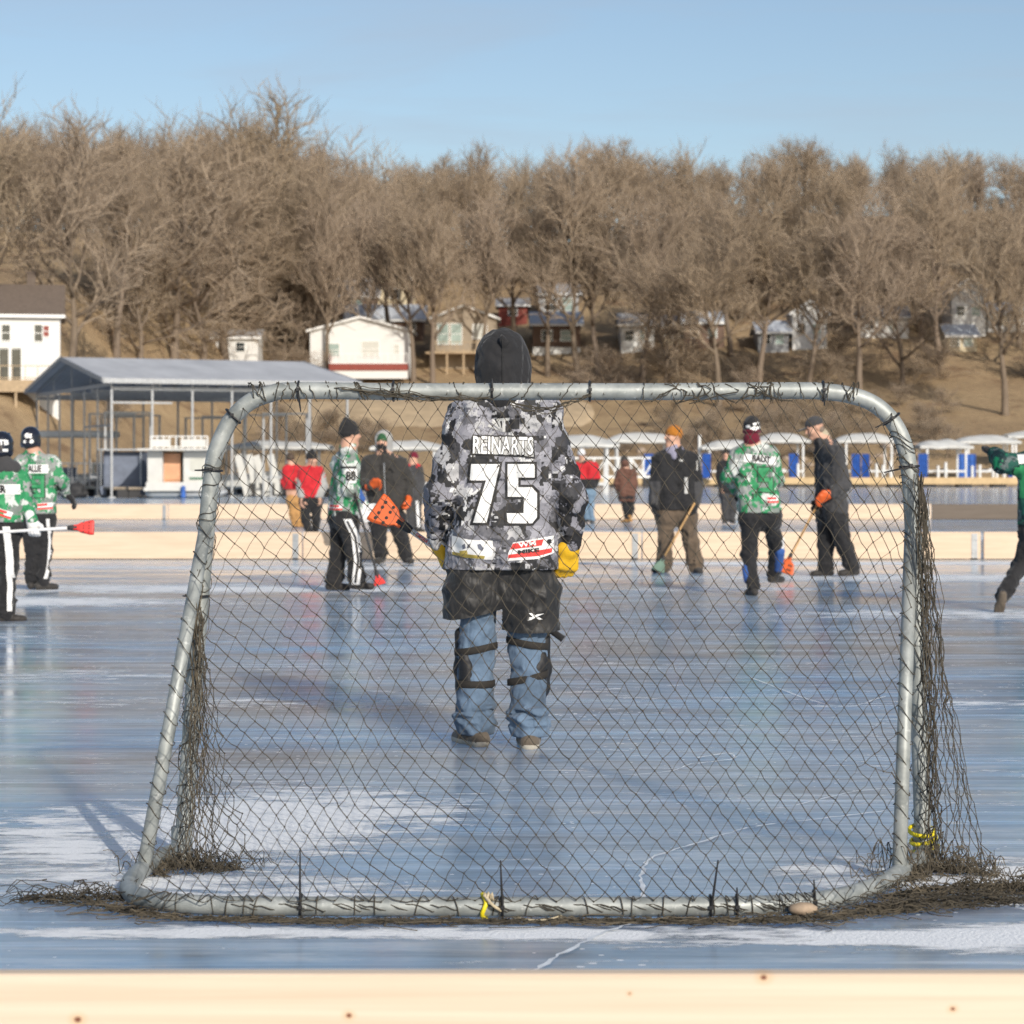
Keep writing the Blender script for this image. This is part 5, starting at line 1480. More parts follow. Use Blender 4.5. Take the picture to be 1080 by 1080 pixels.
        F.cone(sm + V3(0, 0, -.02), J['neck'] * .6 + J['head'] * .4 + V3(0, 0, -.035 * k), .085 * k, collar * k * .80, k=.05)
        hp = s.pt(hem); F.cut(hp, hemtilt)
        mats = m if isinstance(m, (list, tuple)) else [m]
        mf = None
        if len(mats) > 1 and sleeves:
            mf = sleeves
        s.topo = s.obj(name, F.mesh(name, mats, mf)); return s
    def pants(s, m, res=.012, leg=1.0, hemz=.06, name='trousers', flare=1.0, waist=.06, kind='pants', seat=1.0):
        J = s.J; k = s.sc; F = Field(res, DISP[kind]); F.seed = s.seed + 5
        hm = (J['hipL'] + J['hipR']) / 2; sm = (J['shL'] + J['shR']) / 2; up = unit(sm - hm)
        for sd in 'LR':
            h, kn, an = J['hip' + sd], J['kn' + sd], J['an' + sd]
            F.cone(h + up * waist * k * .5, h, .108 * k * seat, .118 * k * seat, k=.08); F.cone(h, kn, .112 * k * leg, .080 * k * leg, k=.045)
            e = an + (kn - an) * .02
            F.cone(kn, e, .080 * k * leg, .074 * k * leg * flare, k=.03)
            rs_ = np.random.RandomState(s.seed + (sd == 'L'))
            for q in range(3): F.ell(an + (kn - an) * (.06 + .10 * q) + V3(*(rs_.rand(3) - .5)) * .03, V3(.080, .084, .017) * k * leg * flare, None, k=.02)
            F.ell(kn + V3(0, .0, .02), V3(.088, .09, .03) * k * leg, None, k=.03)
        F.cone(J['hipL'], J['hipR'], .115 * k * seat, k=.07)
        F.cut(hm + up * (waist + .06) * k, up)
        for sd in 'LR':
            pass
        s.panto = s.obj(name, F.mesh(name, m)); return s
    def shoes(s, m, sole=None, res=.009, big=1.0, height=.05):
        J = s.J; k = s.sc * big
        for sd in 'LR':
            an, t = J['an' + sd], s.toe[sd]
            up = s.toeup.get(sd, V3(0, 0, 1)); sdv = unit(np.cross(t, up))
            F = Field(res); bs = an - up * .045 * k
            F.cone(bs - t * .055 * k, bs + t * .15 * k - up * .012 * k, .040 * k, .034 * k, k=.03); F.cone(an + up * height * k, an - up * .02 * k, .052 * k, .048 * k, k=.03)
            for q in (-1, 1): F.cone(bs + t * .07 * k + sdv * .018 * q * k, bs + t * .14 * k + sdv * .012 * q * k - up * .012 * k, .033 * k, .03 * k, k=.02)
            F.cut(an - up * .090 * s.sc, -up)
            so_ = an - up * .052 * k
            mf = (lambda C, so_=so_, up=up: (((C - so_) @ up) < 0).astype(int)) if sole else None
            s.obj('shoe', F.mesh('shoe', [m, sole] if sole else m, mf))
        return s
    def glove(s, sd, m, d, n, t, curl=.9, res=.006, size=1.18, rad=1.35, cuff=.05, name='glove', cuffm=None):
        F = Field(res); w_ = s.J['wr' + sd]; k = s.sc * size
        hand_prims(F, w_, d, n, t, k, curl, rad, .006)
        F.cone(w_ - unit(d) * cuff, w_ + unit(d) * .03, .036 * k, .034 * k, k=.02)
        return s.obj(name, F.mesh(name, m))
    def knit(s, m, res=.009, tall=.0, low=.0, name='knit_cap', peak=None, back=0, m2=None, band=None):
        H, M, k = s.H, s.M, s.sc; F = Field(res, [(.003, 40, 40, 12, False)])
        F.ell(H(0, -.012 - back, .035 + tall * .3), V3(.091, .112, .104 + tall) * k, M, k=.03)
        if peak: F.cone(H(0, -.03, .10), H(peak[0], peak[1], .12 + peak[2]), .06 * k, .028 * k, k=.05)
        F.ell(H(0, -.014 - back, .018 - low), V3(.097, .117, .035) * k, M, k=.012)
        F.cut(H(0, .02, -.004 - low), M @ V3(0, .28, -1))
        mf = (lambda C: ((((C - H(0, 0, band)) @ M)[:, 2]) < 0).astype(int)) if m2 else None
        return s.obj(name, F.mesh(name, [m, m2] if m2 else m, mf))
    def helmet(s, m=None, name='helmet'):
        H, M, k = s.H, s.M, s.sc; F = Field(.008)
        F.ell(H(0, -.012, .035), V3(.108, .130, .115) * k, M, k=.02); F.ell(H(0, -.05, -.03), V3(.098, .092, .075) * k, M, k=.03)
        for sg in (-1, 1): F.ell(H(sg * .092, -.01, -.035), V3(.022, .04, .05) * k, M, k=.02)
        F.cone(H(0, .06, .135), H(0, -.10, .105), .016 * k, k=.015); F.cone(H(-.05, .05, .13), H(-.055, -.09, .095), .010 * k, k=.012); F.cone(H(.05, .05, .13), H(.055, -.09, .095), .010 * k, k=.012)
        F.dig(H(0, .12, -.06), V3(.085, .10, .09) * k, M)
        F.dig(H(0, -.135, -.005), V3(.045, .02, .010) * k, M, k=.004)
        F.cut(H(0, 0, -.095), M @ V3(0, .2, -1))
        return s.obj(name, F.mesh(name, m or M_helm))
    def tubeon(s, name, pts, r, m, n=8, parent=None):
        mb = MB(); mb.tube([Vector(p) for p in pts], r, n); return mb.build(name, m, parent or s.e, smooth=True)

def P_toe(L, Rr): return {'L': unit(V3(*L)), 'R': unit(V3(*Rr))}

def broom(label, a, b, headdir, wide, ln, mh, ms, up=(0, -1, .2), tape=True, writing=None, group='brooms the players hold', slots=True, narrow=.05):
    """shaft from a (butt) to b (neck of the head); the head flares along headdir, its flat side facing up"""
    a, b = Vector(a), Vector(b)
    e = empty('broom', a, label, 'broom', group)
    ax = (b - a).normalized(); hdv = Vector(headdir).normalized(); nrm = Vector(up); nrm = (nrm - hdv * nrm.dot(hdv)).normalized(); side = hdv.cross(nrm)
    mb = MB(); L = (b - a).length
    mb.tube([(0, 0, 0), ax * L * .3, ax * L * .7, ax * L], .0135, 10); sh = mb.build('shaft', ms, e, smooth=True)
    if tape:
        mb = MB(); mb.tube([(0, 0, 0), ax * .01, ax * .14], [.019, .0165, .0155], 10); mb.build('grip', M_black, e, smooth=True)
    c = b - a
    def hp(u, v, w_): return c + hdv * u + side * v + nrm * w_
    th = .022
    prof = [(.0, narrow * .5, 1.0), (.03, narrow * .55, 1.1), (ln * .35, wide * .34, 1.1), (ln * .8, wide * .49, .95), (ln * .97, wide * .5, .85), (ln, wide * .46, .6)]
    vs, fs = [], []
    for u, hw_, tt in prof:
        for v, w_ in ((-1, -.5), (-.82, -1), (.82, -1), (1, -.5), (1, .5), (.82, 1), (-.82, 1), (-1, .5)): vs.append(hp(u, v * hw_, w_ * th * tt))
    for i in range(len(prof) - 1):
        for k in range(8): fs.append((i * 8 + k, i * 8 + (k + 1) % 8, (i + 1) * 8 + (k + 1) % 8, (i + 1) * 8 + k))
    fs.append(tuple(range(7, -1, -1))); fs.append(tuple((len(prof) - 1) * 8 + k for k in range(8)))
    mb = MB(); mb.add(vs, fs); hd = mb.build('broom_head', mh, e, smooth=False)
    bevel(hd, .003, 2)
    mb = MB(); mb.tube([hp(-.055, 0, 0), hp(-.03, 0, 0), hp(.03, 0, 0)], [.017, .022, .027], 10); mb.build('ferrule', M_dark, e, smooth=True)
    if slots:
        for u in (ln * .50, ln * .78):
            for v in (-1, 1):
                for dv in (-.014, .014):
                    vv = v * wide * .20 + dv
                    for w_ in (-1, 1):
                        p = hp(u, vv, w_ * th * 1.13)
                        mb = MB(); mb.tube([p - nrm * .0015, p + nrm * .0015], .0105 * wide / .2, 10); mb.build('hole', M_deck, hd)
    if writing:
        text, mt, frac, sz = writing
        sh_ = text_mesh(text, sz, .0005)
        vd = nrm if True else nrm
        fwd = Vector((0, 1, 0)); fwd = (fwd - ax * fwd.dot(ax)).normalized(); Vv = ax.cross(fwd)
        U = ax
        if U.x < 0: U = -U
        Vv = fwd.cross(U) * -1
        if Vv.z < 0: Vv = -Vv
        decal('lettering', sh_, mt, sh, ax * L * frac, U, Vv, fwd, .0012, sh, .01)
    return e
# ------------------------------------------------------------------ the goalkeeper, back to us
gk = Person('person in black hood and grey camouflage jersey numbered 75, standing in goal with back turned', 529, 10.72, {
    'head': (530, 387, .02), 'neck': (531, 419, -.02), 'shL': (494, 440, 0), 'shR': (573, 440, 0), 'elL': (465, 520, -.06), 'elR': (601, 522, -.05),
    'wrL': (463, 570, .10), 'wrR': (601, 572, .0), 'hipL': (504, 597, 0), 'hipR': (553, 597, 0), 'knL': (502, 692, .04), 'knR': (557, 690, .03),
    'anL': (501, 767, -.02), 'anR': (558, 770, -.10)}, 1.03)
gk.gloved = 'LR'
gk.toe = P_toe((-.45, 1, 0), (-.02, 1, 0)); gk.toeup = {}
ld = unit(V3(.25, .35, -1)); rd = unit(V3(-.12, .25, -1))
gk.body(0, 0, .011, {'L': (ld, V3(1, .3, .2), V3(-.2, 1, .3), 1.0), 'R': (rd, V3(-1, .1, .1), V3(0, 1, .2), .7)})
def gk_sleeve(C):
    J = gk.J; o = np.zeros(len(C), int)
    for sd in 'LR':
        for a, b in (('sh', 'el'), ('el', 'wr')):
            A_, B_ = J[a + sd], J[b + sd]; ba = B_ - A_; t = np.clip(((C - A_) @ ba) / (ba @ ba), 0.05, 1); o[(np.linalg.norm(C - A_ - t[:, None] * ba, axis=1) < .098) & (np.abs(C[:, 0] - (J['shL'][0] + J['shR'][0]) / 2) > .215 + .03 * (C[:, 2] < 1.2))] = 1
    return o
gk.top([M_camo_grey, M_camo_dark], (530, 600, 0), .0085, 1.10, 'jersey', 1.04, sleeves=gk_sleeve, cuff=.015, belly=1.10, flare=1.16, disp=[(.012, 8, 8, 4.5, True), (.011, 17, 17, 11, True), (.006, 5, 5, 26, True), (.003, 40, 40, 34, False)])
for q_ in ():
    pass
J = gk.J
# hood with its crown seam and gathered pucker
F = Field(.008, [(.010, 10, 10, 6, True), (.005, 22, 22, 12, True)])
H = gk.H
F.ell(H(0, -.015, .035), (.124, .140, .142), None, .03); F.ell(H(0, -.03, -.050), (.124, .130, .12), None, .05); F.cone(H(0, -.035, -.11), J['neck'] + V3(0, -.02, .01), .106, .100, .06)
for a in range(7):
    an_ = R(-60 + 20 * a); F.cone(H(0, -.150, .122), H(.035 * math.sin(an_), -.152, .122 - .03 * math.cos(an_)), .006, .003, .01)
F.dig(H(0, .13, -.01), (.085, .09, .11), None, .02); F.cut(J['neck'] + V3(0, 0, -.05), (0, .0, -1))
hood = gk.obj('hood', F.mesh('hood', M_black))
seam = [(530, y) for y in range(360, 410, 3)]
bvh = bvh_of(hood); pts = []
for px, py in seam:
    q = Vector(gk.pt((px, py, 0))); h = bvh.ray_cast(q - Vector((0, 1, 0)), Vector((0, 1, 0)))
    if h[0]: pts.append(h[0] + Vector((0, -.001, 0)))
if len(pts) > 3: gk.tubeon('seam', pts, .0035, mat('hood_seam', (.010, .010, .011), .8), 6, hood)
# shorts over jeans
F = Field(.009, [(.012, 8, 8, 6, True), (.010, 15, 15, 13, True), (.004, 36, 36, 30, False)]); F.seed = 40
for sd, x0, x1, yb in (('L', 497, 498, 662), ('R', 560, 560, 668)):
    F.cone(gk.pt((x0 + 5 * (1 if sd == 'L' else -1), 590, 0)), gk.pt((x1, 625, .01)), .116, .132, .04); F.cone(gk.pt((x1, 625, .01)), gk.pt((x1, 690, .02)), .132, .128, .03)
F.cone(gk.pt((505, 600, 0)), gk.pt((552, 600, 0)), .124, k=.05); F.cone(gk.pt((512, 625, 0)), gk.pt((546, 625, 0)), .10, k=.05)
F.cut(gk.pt((530, 585, 0)), (0, 0, 1))
F.cut(gk.pt((497, 661, 0)), (-.02, -.2, -1)) if False else None
me = F.mesh('shorts', M_blackp)
bm = bmesh.new(); bm.from_mesh(me)
for side, (pt_, nr) in {'L': (gk.pt((483, 650, 0)), (.20, .1, -1)), 'R': (gk.pt((560, 664, 0)), (.0, .1, -1))}.items():
    xm = gk.pt((528.5, 600, 0))[0]
    fs = [f for f in bm.faces if (f.calc_center_median().x < xm) == (side == 'L')]
    geo = set(fs) | {e for f in fs for e in f.edges} | {v for f in fs for v in f.verts}
    bmesh.ops.bisect_plane(bm, geom=list(geo), plane_co=Vector(pt_), plane_no=Vector(nr), clear_outer=True)
bm.to_mesh(me); bm.free()
shorts = gk.obj('shorts', me)
# jeans
F = Field(.009, [(.010, 11, 11, 7, True), (.008, 19, 19, 26, True), (.003, 45, 45, 40, False)]); F.seed = 12
for sd in 'LR':
    h, kn, an_ = J['hip' + sd], J['kn' + sd], J['an' + sd]
    F.cone(h, kn, .095, .086, .03); F.cone(kn, kn * .45 + an_ * .55, .084, .079, .02); F.cone(kn * .45 + an_ * .55, an_ + V3(0, .0, .0), .079, .088, .02)
    for q in range(3): F.ell(an_ + V3(.01 * (-1) ** q, -.005, .03 + .035 * q), (.090, .095, .016), None, .02)
F.cone(J['hipL'], J['hipR'], .085, k=.03); F.cut(J['anL'] + V3(0, 0, -.035), (0, 0, -1))
jeans = gk.obj('jeans', F.mesh('jeans', M_jean))
gk.shoes([M_shoet, M_sole][0], M_sole, .0065, 1.13, .03)
# shin guards on the outer sides, straps round the calves
M_guard = mat('black_guard', (.012, .012, .014), .6, .25, 14, bmp=.2, bscale=80)
M_strap = mat('strap_web', (.020, .017, .014), .85, .25, 60)
for sd, sg, y0, y1 in (('L', -1, 668, 765), ('R', 1, 660, 745)):
    F = Field(.007, [(.004, 16, 16, 10, False)])
    xo = lambda y: (488.5 if sg < 0 else 571.5) + (2.0 if sg < 0 else -1.0) * (y - 700) / 60
    F.cone(gk.pt((xo(y0) + 1 * sg, y0, .045)), gk.pt((xo(705), 705, .05)), .030, .044, .03); F.cone(gk.pt((xo(705), 705, .05)), gk.pt((xo(725) - 3 * sg, 725, .03)), .044, .046, .03); F.cone(gk.pt((xo(725) - 3 * sg, 725, .03)), gk.pt((xo(y1) - 3 * sg, y1, .06)), .046, .024, .03)
    F.cone(gk.pt((xo(690) - 12 * sg, 690, .10)), gk.pt((xo(740) - 12 * sg, 740, .09)), .060, .05, .05); F.cone(gk.pt((xo(692) - 2 * sg, 692, -.02)), gk.pt((xo(738) - 4 * sg, 738, -.02)), .030, .034, .03); F.cone(gk.pt((xo(705) - 5 * sg, 704, -.045)), gk.pt((xo(728) - 5 * sg, 728, -.04)), .022, .022, .03)
    gk.obj('shin_guard', F.mesh('shin_guard', M_guard))
bvj = bvh_of(jeans)
for sd, y, dy in (('L', 684, 4), ('L', 720, 0), ('R', 678, -4), ('R', 714, 6)):
    c = Vector(gk.pt(((503 if sd == 'L' else 555), y, .03))); mb = MB(); n = 28; vs = []
    zt = lambda a: .004 * dy * math.cos(a)
    rr = []
    for i in range(n):
        a = 2 * PI * i / n; dv = Vector((math.cos(a), math.sin(a), 0)); best = 0
        for q in (-.02, 0, .02):
            o = c + Vector((0, 0, zt(a) + q)); h = bvj.ray_cast(o, dv)
            if h[0] is not None and (h[0] - o).length < .125: best = max(best, (h[0] - o).length)
        rr.append(best or .088)
    for i in range(n):
        a = 2 * PI * i / n; dv = Vector((math.cos(a), math.sin(a), 0)); r_ = max(rr[i - 1], rr[i], rr[(i + 1) % n])
        for q in (-.017, -.013, .013, .017): vs.append(c + Vector((0, 0, zt(a) + q)) + dv * (r_ + (.005 if abs(q) < .015 else .0)))
    fs = [(4 * i + q, 4 * ((i + 1) % n) + q, 4 * ((i + 1) % n) + q + 1, 4 * i + q + 1) for i in range(n) for q in range(3)]
    mb.add(vs, fs); mb.build('strap', M_strap, gk.e, smooth=True)
# gloves
gk.glove('L', M_yellow, ld, V3(1, .3, .2), V3(-.2, 1, .3), .95, .0055, 1.3, 1.3, cuff=.0)
gk.glove('R', M_yellow, rd, V3(-.55, .8, .1), V3(-.8, -.5, .1), .8, .005, 1.32, 1.2, cuff=.0)
# graphics
mpp = gk.d / F_PX
def gd(name, shape, m, px, py, off, tgt=None, cell=.02, rot=0, par=None):
    O = Vector(gk.pt((px, py, 0))); U = Vector((math.cos(rot), 0, math.sin(rot))); Vv = Vector((-math.sin(rot), 0, math.cos(rot)))
    return decal(name, shape, m, tgt or gk.topo, O, U, Vv, (0, 1, 0), off, par, cell)
def pxs(pts, cx, cy): return poly([((x - cx) * mpp, (cy - y) * mpp) for x, y in pts])
S7o = [(495, 487), (530, 487), (529, 494), (516, 553), (496, 553), (509, 509), (493, 509)]
S7 = [(497.5, 489.5), (527.5, 489.5), (526.5, 494), (513.5, 550.5), (499.5, 550.5), (513, 506.5), (496, 506.5)]
S5o = [(533, 487), (566, 487), (566, 506), (549, 506), (549, 511), (562, 511), (569, 518), (569, 546), (562, 553.5), (533, 553.5), (532, 538), (549, 538), (550, 526), (533, 526)]
S5 = [(535.5, 489.5), (563.5, 489.5), (563.5, 503.5), (546.5, 503.5), (546.5, 513.5), (561, 513.5), (566, 519), (566, 545), (561, 551), (535.5, 551), (534.5, 540.5), (552, 540.5), (552.5, 523.5), (535.5, 523.5)]
def dark_sh(pts, c): return pxs(pts, *c)
c = (531, 520)
gd('number', merge(dark_sh(S7o, c), dark_sh(S5o, c)), M_deck, *c, .0035)
gd('number', merge(dark_sh(S7, c), dark_sh(S5, c)), M_decw, *c, .0060)
c = (531, 471)
gd('name_plate', pxs([(500, 460), (539, 459.5), (563, 462), (564, 484), (548, 482), (497, 480)], *c), M_deck, *c, .0035)
gd('name_plate', pxs([(501, 461.5), (539, 461), (562, 463.2), (562.6, 482), (548, 480.4), (498.8, 478.4)], *c), M_decgr, *c, .0055)
tx = text_mesh('REINARTS', .118, .0065, .545)
gd('lettering', tx, M_deck, 530.5, 471, .0070, None, .015, R(-1.2)); tx = text_mesh('REINARTS', .114, .0022, .56)
gd('lettering', tx, M_decw, 530.5, 471, .0085, None, .015, R(-1.2))
# sponsor patches at the hem
c = (497, 577)
gd('patch', pxs([(477, 564), (495, 568), (520, 569), (520, 589), (500, 588), (477, 584)], *c), M_decw, *c, .004)
gd('patch_print', merge(pxs([(477.5, 581), (492, 583), (512, 585), (511, 588), (492, 587), (477.5, 584)], *c), pxs([(485, 580), (493, 579), (494, 583), (486, 583)], *c)), M_decy, *c, .0062)
gd('patch_print', merge(pxs([(488, 574), (491, 572), (492, 577), (489, 578)], *c), pxs([(494, 573), (497, 572), (496, 576), (493, 577)], *c), pxs([(504, 573), (507, 572), (511, 577), (509, 580), (505, 577)], *c)), mat('decal_slate', (.12, .13, .17), .7), *c, .0062)
c = (560, 579)
gd('patch', pxs([(541, 571), (584, 564), (584, 582), (567, 588), (535, 590), (536, 582)], *c), M_decw, *c, .004)
gd('patch_print', merge(pxs([(541, 572), (573, 567.5), (571, 574), (538, 578)], *c), pxs([(536.5, 583.5), (582, 577), (581.5, 581.5), (567, 585), (535.8, 587)], *c)), M_decr, *c, .0062)
tx = text_mesh('WM', .030, .001, 1.5); gd('patch_print', tx, M_decw, 556, 572.6, .0078, None, .012, R(7))
tx = text_mesh('MIKE', .024, .0012, 1.9); gd('patch_print', tx, M_deck, 557, 580.0, .0074, None, .012, R(6))
ring = [(math.cos(a) * .022, math.sin(a) * .017) for a in [2 * PI * k / 20 for k in range(20)]]
gd('patch_print', poly(ring), M_decw, 578, 570, .0066, None, .02); ring = [(math.cos(a) * .014 * (1 if k % 3 else .5), math.sin(a) * .011) for k, a in enumerate([2 * PI * k / 12 for k in range(12)])]
gd('patch_print', poly(ring), M_deck, 579, 570, .0084, None, .02)
# light fan-shaped emblem under the collar
c = (531, 448)
fan = [pxs([(530, 456), (530 + 17 * math.cos(a) - 2 * math.sin(a), 456 - 14 * math.sin(a) - 1.4 * math.cos(a)), (530 + 17 * math.cos(a) + 1.5 * math.sin(a), 456 - 14 * math.sin(a) + 1.4 * math.cos(a))], *c) for a in (R(150), R(128), R(106))]
gd('emblem', merge(*fan, pxs([(525, 442), (538, 441), (537, 444), (533, 444.5), (533, 456), (530, 456), (529.5, 444.5), (525, 445)], *c)), M_decgr, *c, .0045)
gd('emblem', merge(rect(-.055, .022, -.005, .034), rect(.03, -.03, .075, .015), rect(.01, -.045, .035, -.018), rect(.08, -.005, .10, .02), rect(.055, .02, .075, .032)), M_deck, 531, 446, .0045)
# vector mark on the shorts, white
c = (565, 649)
mk = merge(pxs([(557.5, 645), (561, 645), (566.5, 649.2), (563, 650)], *c), pxs([(574, 645.5), (566, 646.2), (556, 652.5), (560, 652), (566.5, 648.6)], *c), pxs([(564.5, 650.2), (568, 649.2), (572, 651.8), (568.5, 652)], *c), pxs([(558, 649.2), (562.5, 649), (561, 650.3), (557.5, 650.6)], *c))
gd('mark', mk, M_decw, *c, .005, shorts, .02)
# the broom across the front of the legs
lw = gk.root + Vector(J['wrL'] + ld * .075 + V3(.02, .05, 0))
b0 = W(405.5, 541, 10.98); a0 = W(594, 674, 10.98)
hv = W(391, 531.5, 10.98) - b0
broom('long broom with big orange head and white red-lettered shaft held by the goalkeeper', a0, W(424, 553, 10.98), W(391, 532, 10.98) - W(428, 557, 10.98), .150, .158, M_orange, M_whitef, (.0, -1, .1), True, ('SMSBRTMO', M_decr, .85, .024))
# ------------------------------------------------------------------ the other people on the ice
G_PLAY = 'broomball players and helpers on the rink'
def dec(P, name, shape, m, px, py, off, tgt=None, D=(0, 1, 0), cell=.02, rot=0, dd=0, par=None):
    O = Vector(P.pt((px, py, dd))); D = Vector(D).normalized(); U = D.cross(Vector((0, 0, 1))).normalized()
    Vv = U.cross(D)
    U2 = U * math.cos(rot) + Vv * math.sin(rot); V2 = -U * math.sin(rot) + Vv * math.cos(rot)
    return decal(name, shape, m, tgt or P.topo, O, U2, V2, D, off, par, cell)
def plate(P, px, py, w_, h, txt, sz, D=(0, 1, 0), rot=0, sx=.9, dx=0):
    dec(P, 'name_plate', rect(-w_ / 2, -h / 2, w_ / 2, h / 2), M_decw, px, py, .004, D=D, rot=rot)
    dec(P, 'lettering', text_mesh(txt, sz, .004, sx), M_deck, px + dx, py, .008, D=D, rot=rot, cell=.03)
def hem_patch(P, px, py, w_, h, D=(0, 1, 0), rot=0):
    dec(P, 'patch', rect(-w_ / 2, -h / 2, w_ / 2, h / 2), M_decw, px, py, .004, D=D, rot=rot)
    dec(P, 'patch_print', rect(-w_ / 2, h * .08, w_ * .28, h * .42), M_decr, px, py, .008, D=D, rot=rot); dec(P, 'patch_print', rect(-w_ / 2, -h * .45, w_ / 2, -h * .16), M_decr, px, py, .008, D=D, rot=rot)
def block_digit(n, w_, h, t):
    seg = {'a': rect(-w_ / 2, h / 2 - t, w_ / 2, h / 2), 'g': rect(-w_ / 2, -t / 2, w_ / 2, t / 2), 'd': rect(-w_ / 2, -h / 2, w_ / 2, -h / 2 + t),
           'f': rect(-w_ / 2, t / 2, -w_ / 2 + t, h / 2 - t), 'e': rect(-w_ / 2, -h / 2 + t, -w_ / 2 + t, -t / 2), 'b': rect(w_ / 2 - t, t / 2, w_ / 2, h / 2 - t), 'c': rect(w_ / 2 - t, -h / 2 + t, w_ / 2, -t / 2)}
    on = {'2': 'abged', '3': 'abgcd', '5': 'afgcd', '8': 'abcdefg', '7': 'abc', '6': 'afgcde'}[n]
    return merge(*[seg[c_] for c_ in on])
def stripe(P, name, pts, wd, m, off=.012):
    """a flat trouser stripe: ribbon laid on the trouser leg, thrown from the camera side"""
    bv = bvh_of(P.panto); vs = []
    for i in range(len(pts) * 6 - 5):
        a = i / 6; k = min(int(a), len(pts) - 2); f = a - k
        x = pts[k][0] + (pts[k + 1][0] - pts[k][0]) * f; y = pts[k][1] + (pts[k + 1][1] - pts[k][1]) * f
        for s_ in (-1, -.33, .33, 1):
            q = Vector(P.pt((x + s_ * wd / 2, y, 0))); h = bv.ray_cast(q - Vector((0, .8, 0)), Vector((0, 1, 0)))
            vs.append((h[0] + Vector((0, -off, 0))) if h[0] is not None else None)
    mb = MB(); idx = {}
    for i, v in enumerate(vs):
        if v is not None: idx[i] = len(mb.v); mb.v.append(tuple(v))
    for i in range(len(vs) // 4 - 1):
        for s_ in range(3):
            f = (4 * i + s_, 4 * i + s_ + 1, 4 * i + s_ + 5, 4 * i + s_ + 4)
            if all(q in idx for q in f): mb.f.append(tuple(idx[q] for q in f)); mb.mi.append(0)
    if mb.f: mb.build(name, m, P.panto, smooth=True)
DN = V3(0, 0, -1)

# a: helmeted player cut by the left edge
a = Person('person cut by left edge in black helmet, green jersey and white-striped trousers, white glove', 3, 19.4, {
    'head': (2, 472, .02), 'neck': (1, 494, 0), 'shL': (-19, 506, 0), 'shR': (21, 506, .02), 'elL': (-25, 535, .1), 'elR': (29, 534, .0), 'wrL': (-8, 553, .25), 'wrR': (33, 549, -.08),
    'hipL': (-8, 556, 0), 'hipR': (10, 556, 0), 'knL': (-12, 605, .1), 'knR': (9, 602, 0), 'anL': (-14, 646, .05), 'anR': (7, 647, 0)}, .93, G_PLAY)
a.toe = P_toe((-.3, 1, 0), (1, .25, 0)); a.toeup = {}
hdR = unit(V3(.25, .15, -1))
a.body(-15, 0, .013, {'L': (DN, V3(1, .3, 0), V3(0, 1, 0), 1.0), 'R': (hdR, V3(0, -1, .2), V3(1, 0, 0), 1.1)})
a.top(M_camo_green, (0, 551, 0), .011, 1.0, 'jersey', 1.05).pants(M_black, .012, 1.0, flare=1.12).shoes(M_shoe, None)
a.glove('R', M_whitef, hdR, V3(0, -1, .2), V3(1, 0, 0), 1.1, .007, 1.25, 1.4); a.glove('L', M_whitef, DN, V3(1, .3, 0), V3(0, 1, 0), 1.1, .009, 1.2, 1.4)
h_ = a.helmet()
dec(a, 'sticker', text_mesh('ATB', .06, .003), M_decw, 4, 467, .003, h_, cell=.03); dec(a, 'sticker', rect(-.02, -.012, .02, .012), M_decw, 8, 475, .003, h_)
plate(a, 5, 516, .30, .085, 'ER', .085, sx=.8, dx=-1)
dec(a, 'number', block_digit('7', .16, .25, .05), M_decg, -2, 536, .005); hem_patch(a, 4, 540, .20, .06, rot=R(-18))
F = Field(.012); F.cone(a.J['neck'] + V3(-.1, 0, -.005), a.J['neck'] + V3(.1, 0, -.005), .075, k=.04); F.cone(a.J['neck'] + V3(0, -.02, .0), a.H(0, -.02, -.09), .085, .08, .05); a.obj('collar', F.mesh('collar', M_char))
stripe(a, 'stripe', [(10, 555), (12, 580), (13.5, 615), (13.5, 644)], 7.5, M_whitef)
br = W(33, 557, 19.28)
broom('broom with red head and white shaft held level by the player at the left edge', W(-30, 563, 19.28), W(78, 556.5, 19.28), (1, 0, .0), .125, .17, M_redp, M_whitef, (0, -1, .25), False, narrow=.045)

# b: second helmeted player
b = Person('person in black helmet and green number 3 jersey, back turned, second from left edge', 40, 24.4, {
    'head': (32.5, 464, .02), 'neck': (36, 480, 0), 'shL': (22, 490, 0), 'shR': (55, 490, 0), 'elL': (19, 512, .05), 'elR': (65, 506, -.02), 'wrL': (24, 530, .12), 'wrR': (69, 520, .15),
    'hipL': (33, 548, 0), 'hipR': (47, 548, 0), 'knL': (34, 583, .02), 'knR': (47, 583, .02), 'anL': (33, 613, 0), 'anR': (45, 614, -.04)}, .98, G_PLAY)
b.toe = P_toe((-.1, 1, 0), (.75, .5, 0)); b.toeup = {}
hb_ = unit(V3(.6, .3, -.6))
b.body(0, 0, .014, {'L': (DN, V3(1, .3, 0), V3(0, 1, 0), .8), 'R': (hb_, V3(-.3, .3, -1), V3(0, 1, 0), .8)})
b.top(M_camo_green, (40, 542, 0), .011, 1.0, 'jersey', 1.05).pants(M_black, .012, .96, flare=1.0).shoes(M_shoe, None)
b.glove('R', M_black, hb_, V3(-.3, .3, -1), V3(0, 1, 0), .8, .008, 1.25, 1.4); b.glove('L', M_black, DN, V3(1, .3, 0), V3(0, 1, 0), .8, .009, 1.2, 1.4)
h_ = b.helmet()
for (x, y, r_) in ((31, 459.5, .030), (34.5, 461, .016), (28.5, 466, .018), (35.5, 465.5, .024)):
    dec(b, 'sticker', poly([(math.cos(t) * r_, math.sin(t) * r_) for t in [2 * PI * q / 9 for q in range(9)]]), M_decw, x, y, .003, h_)
plate(b, 42.5, 494.5, .215, .095, 'ALLIE', .095, sx=.62, dx=-3.5)
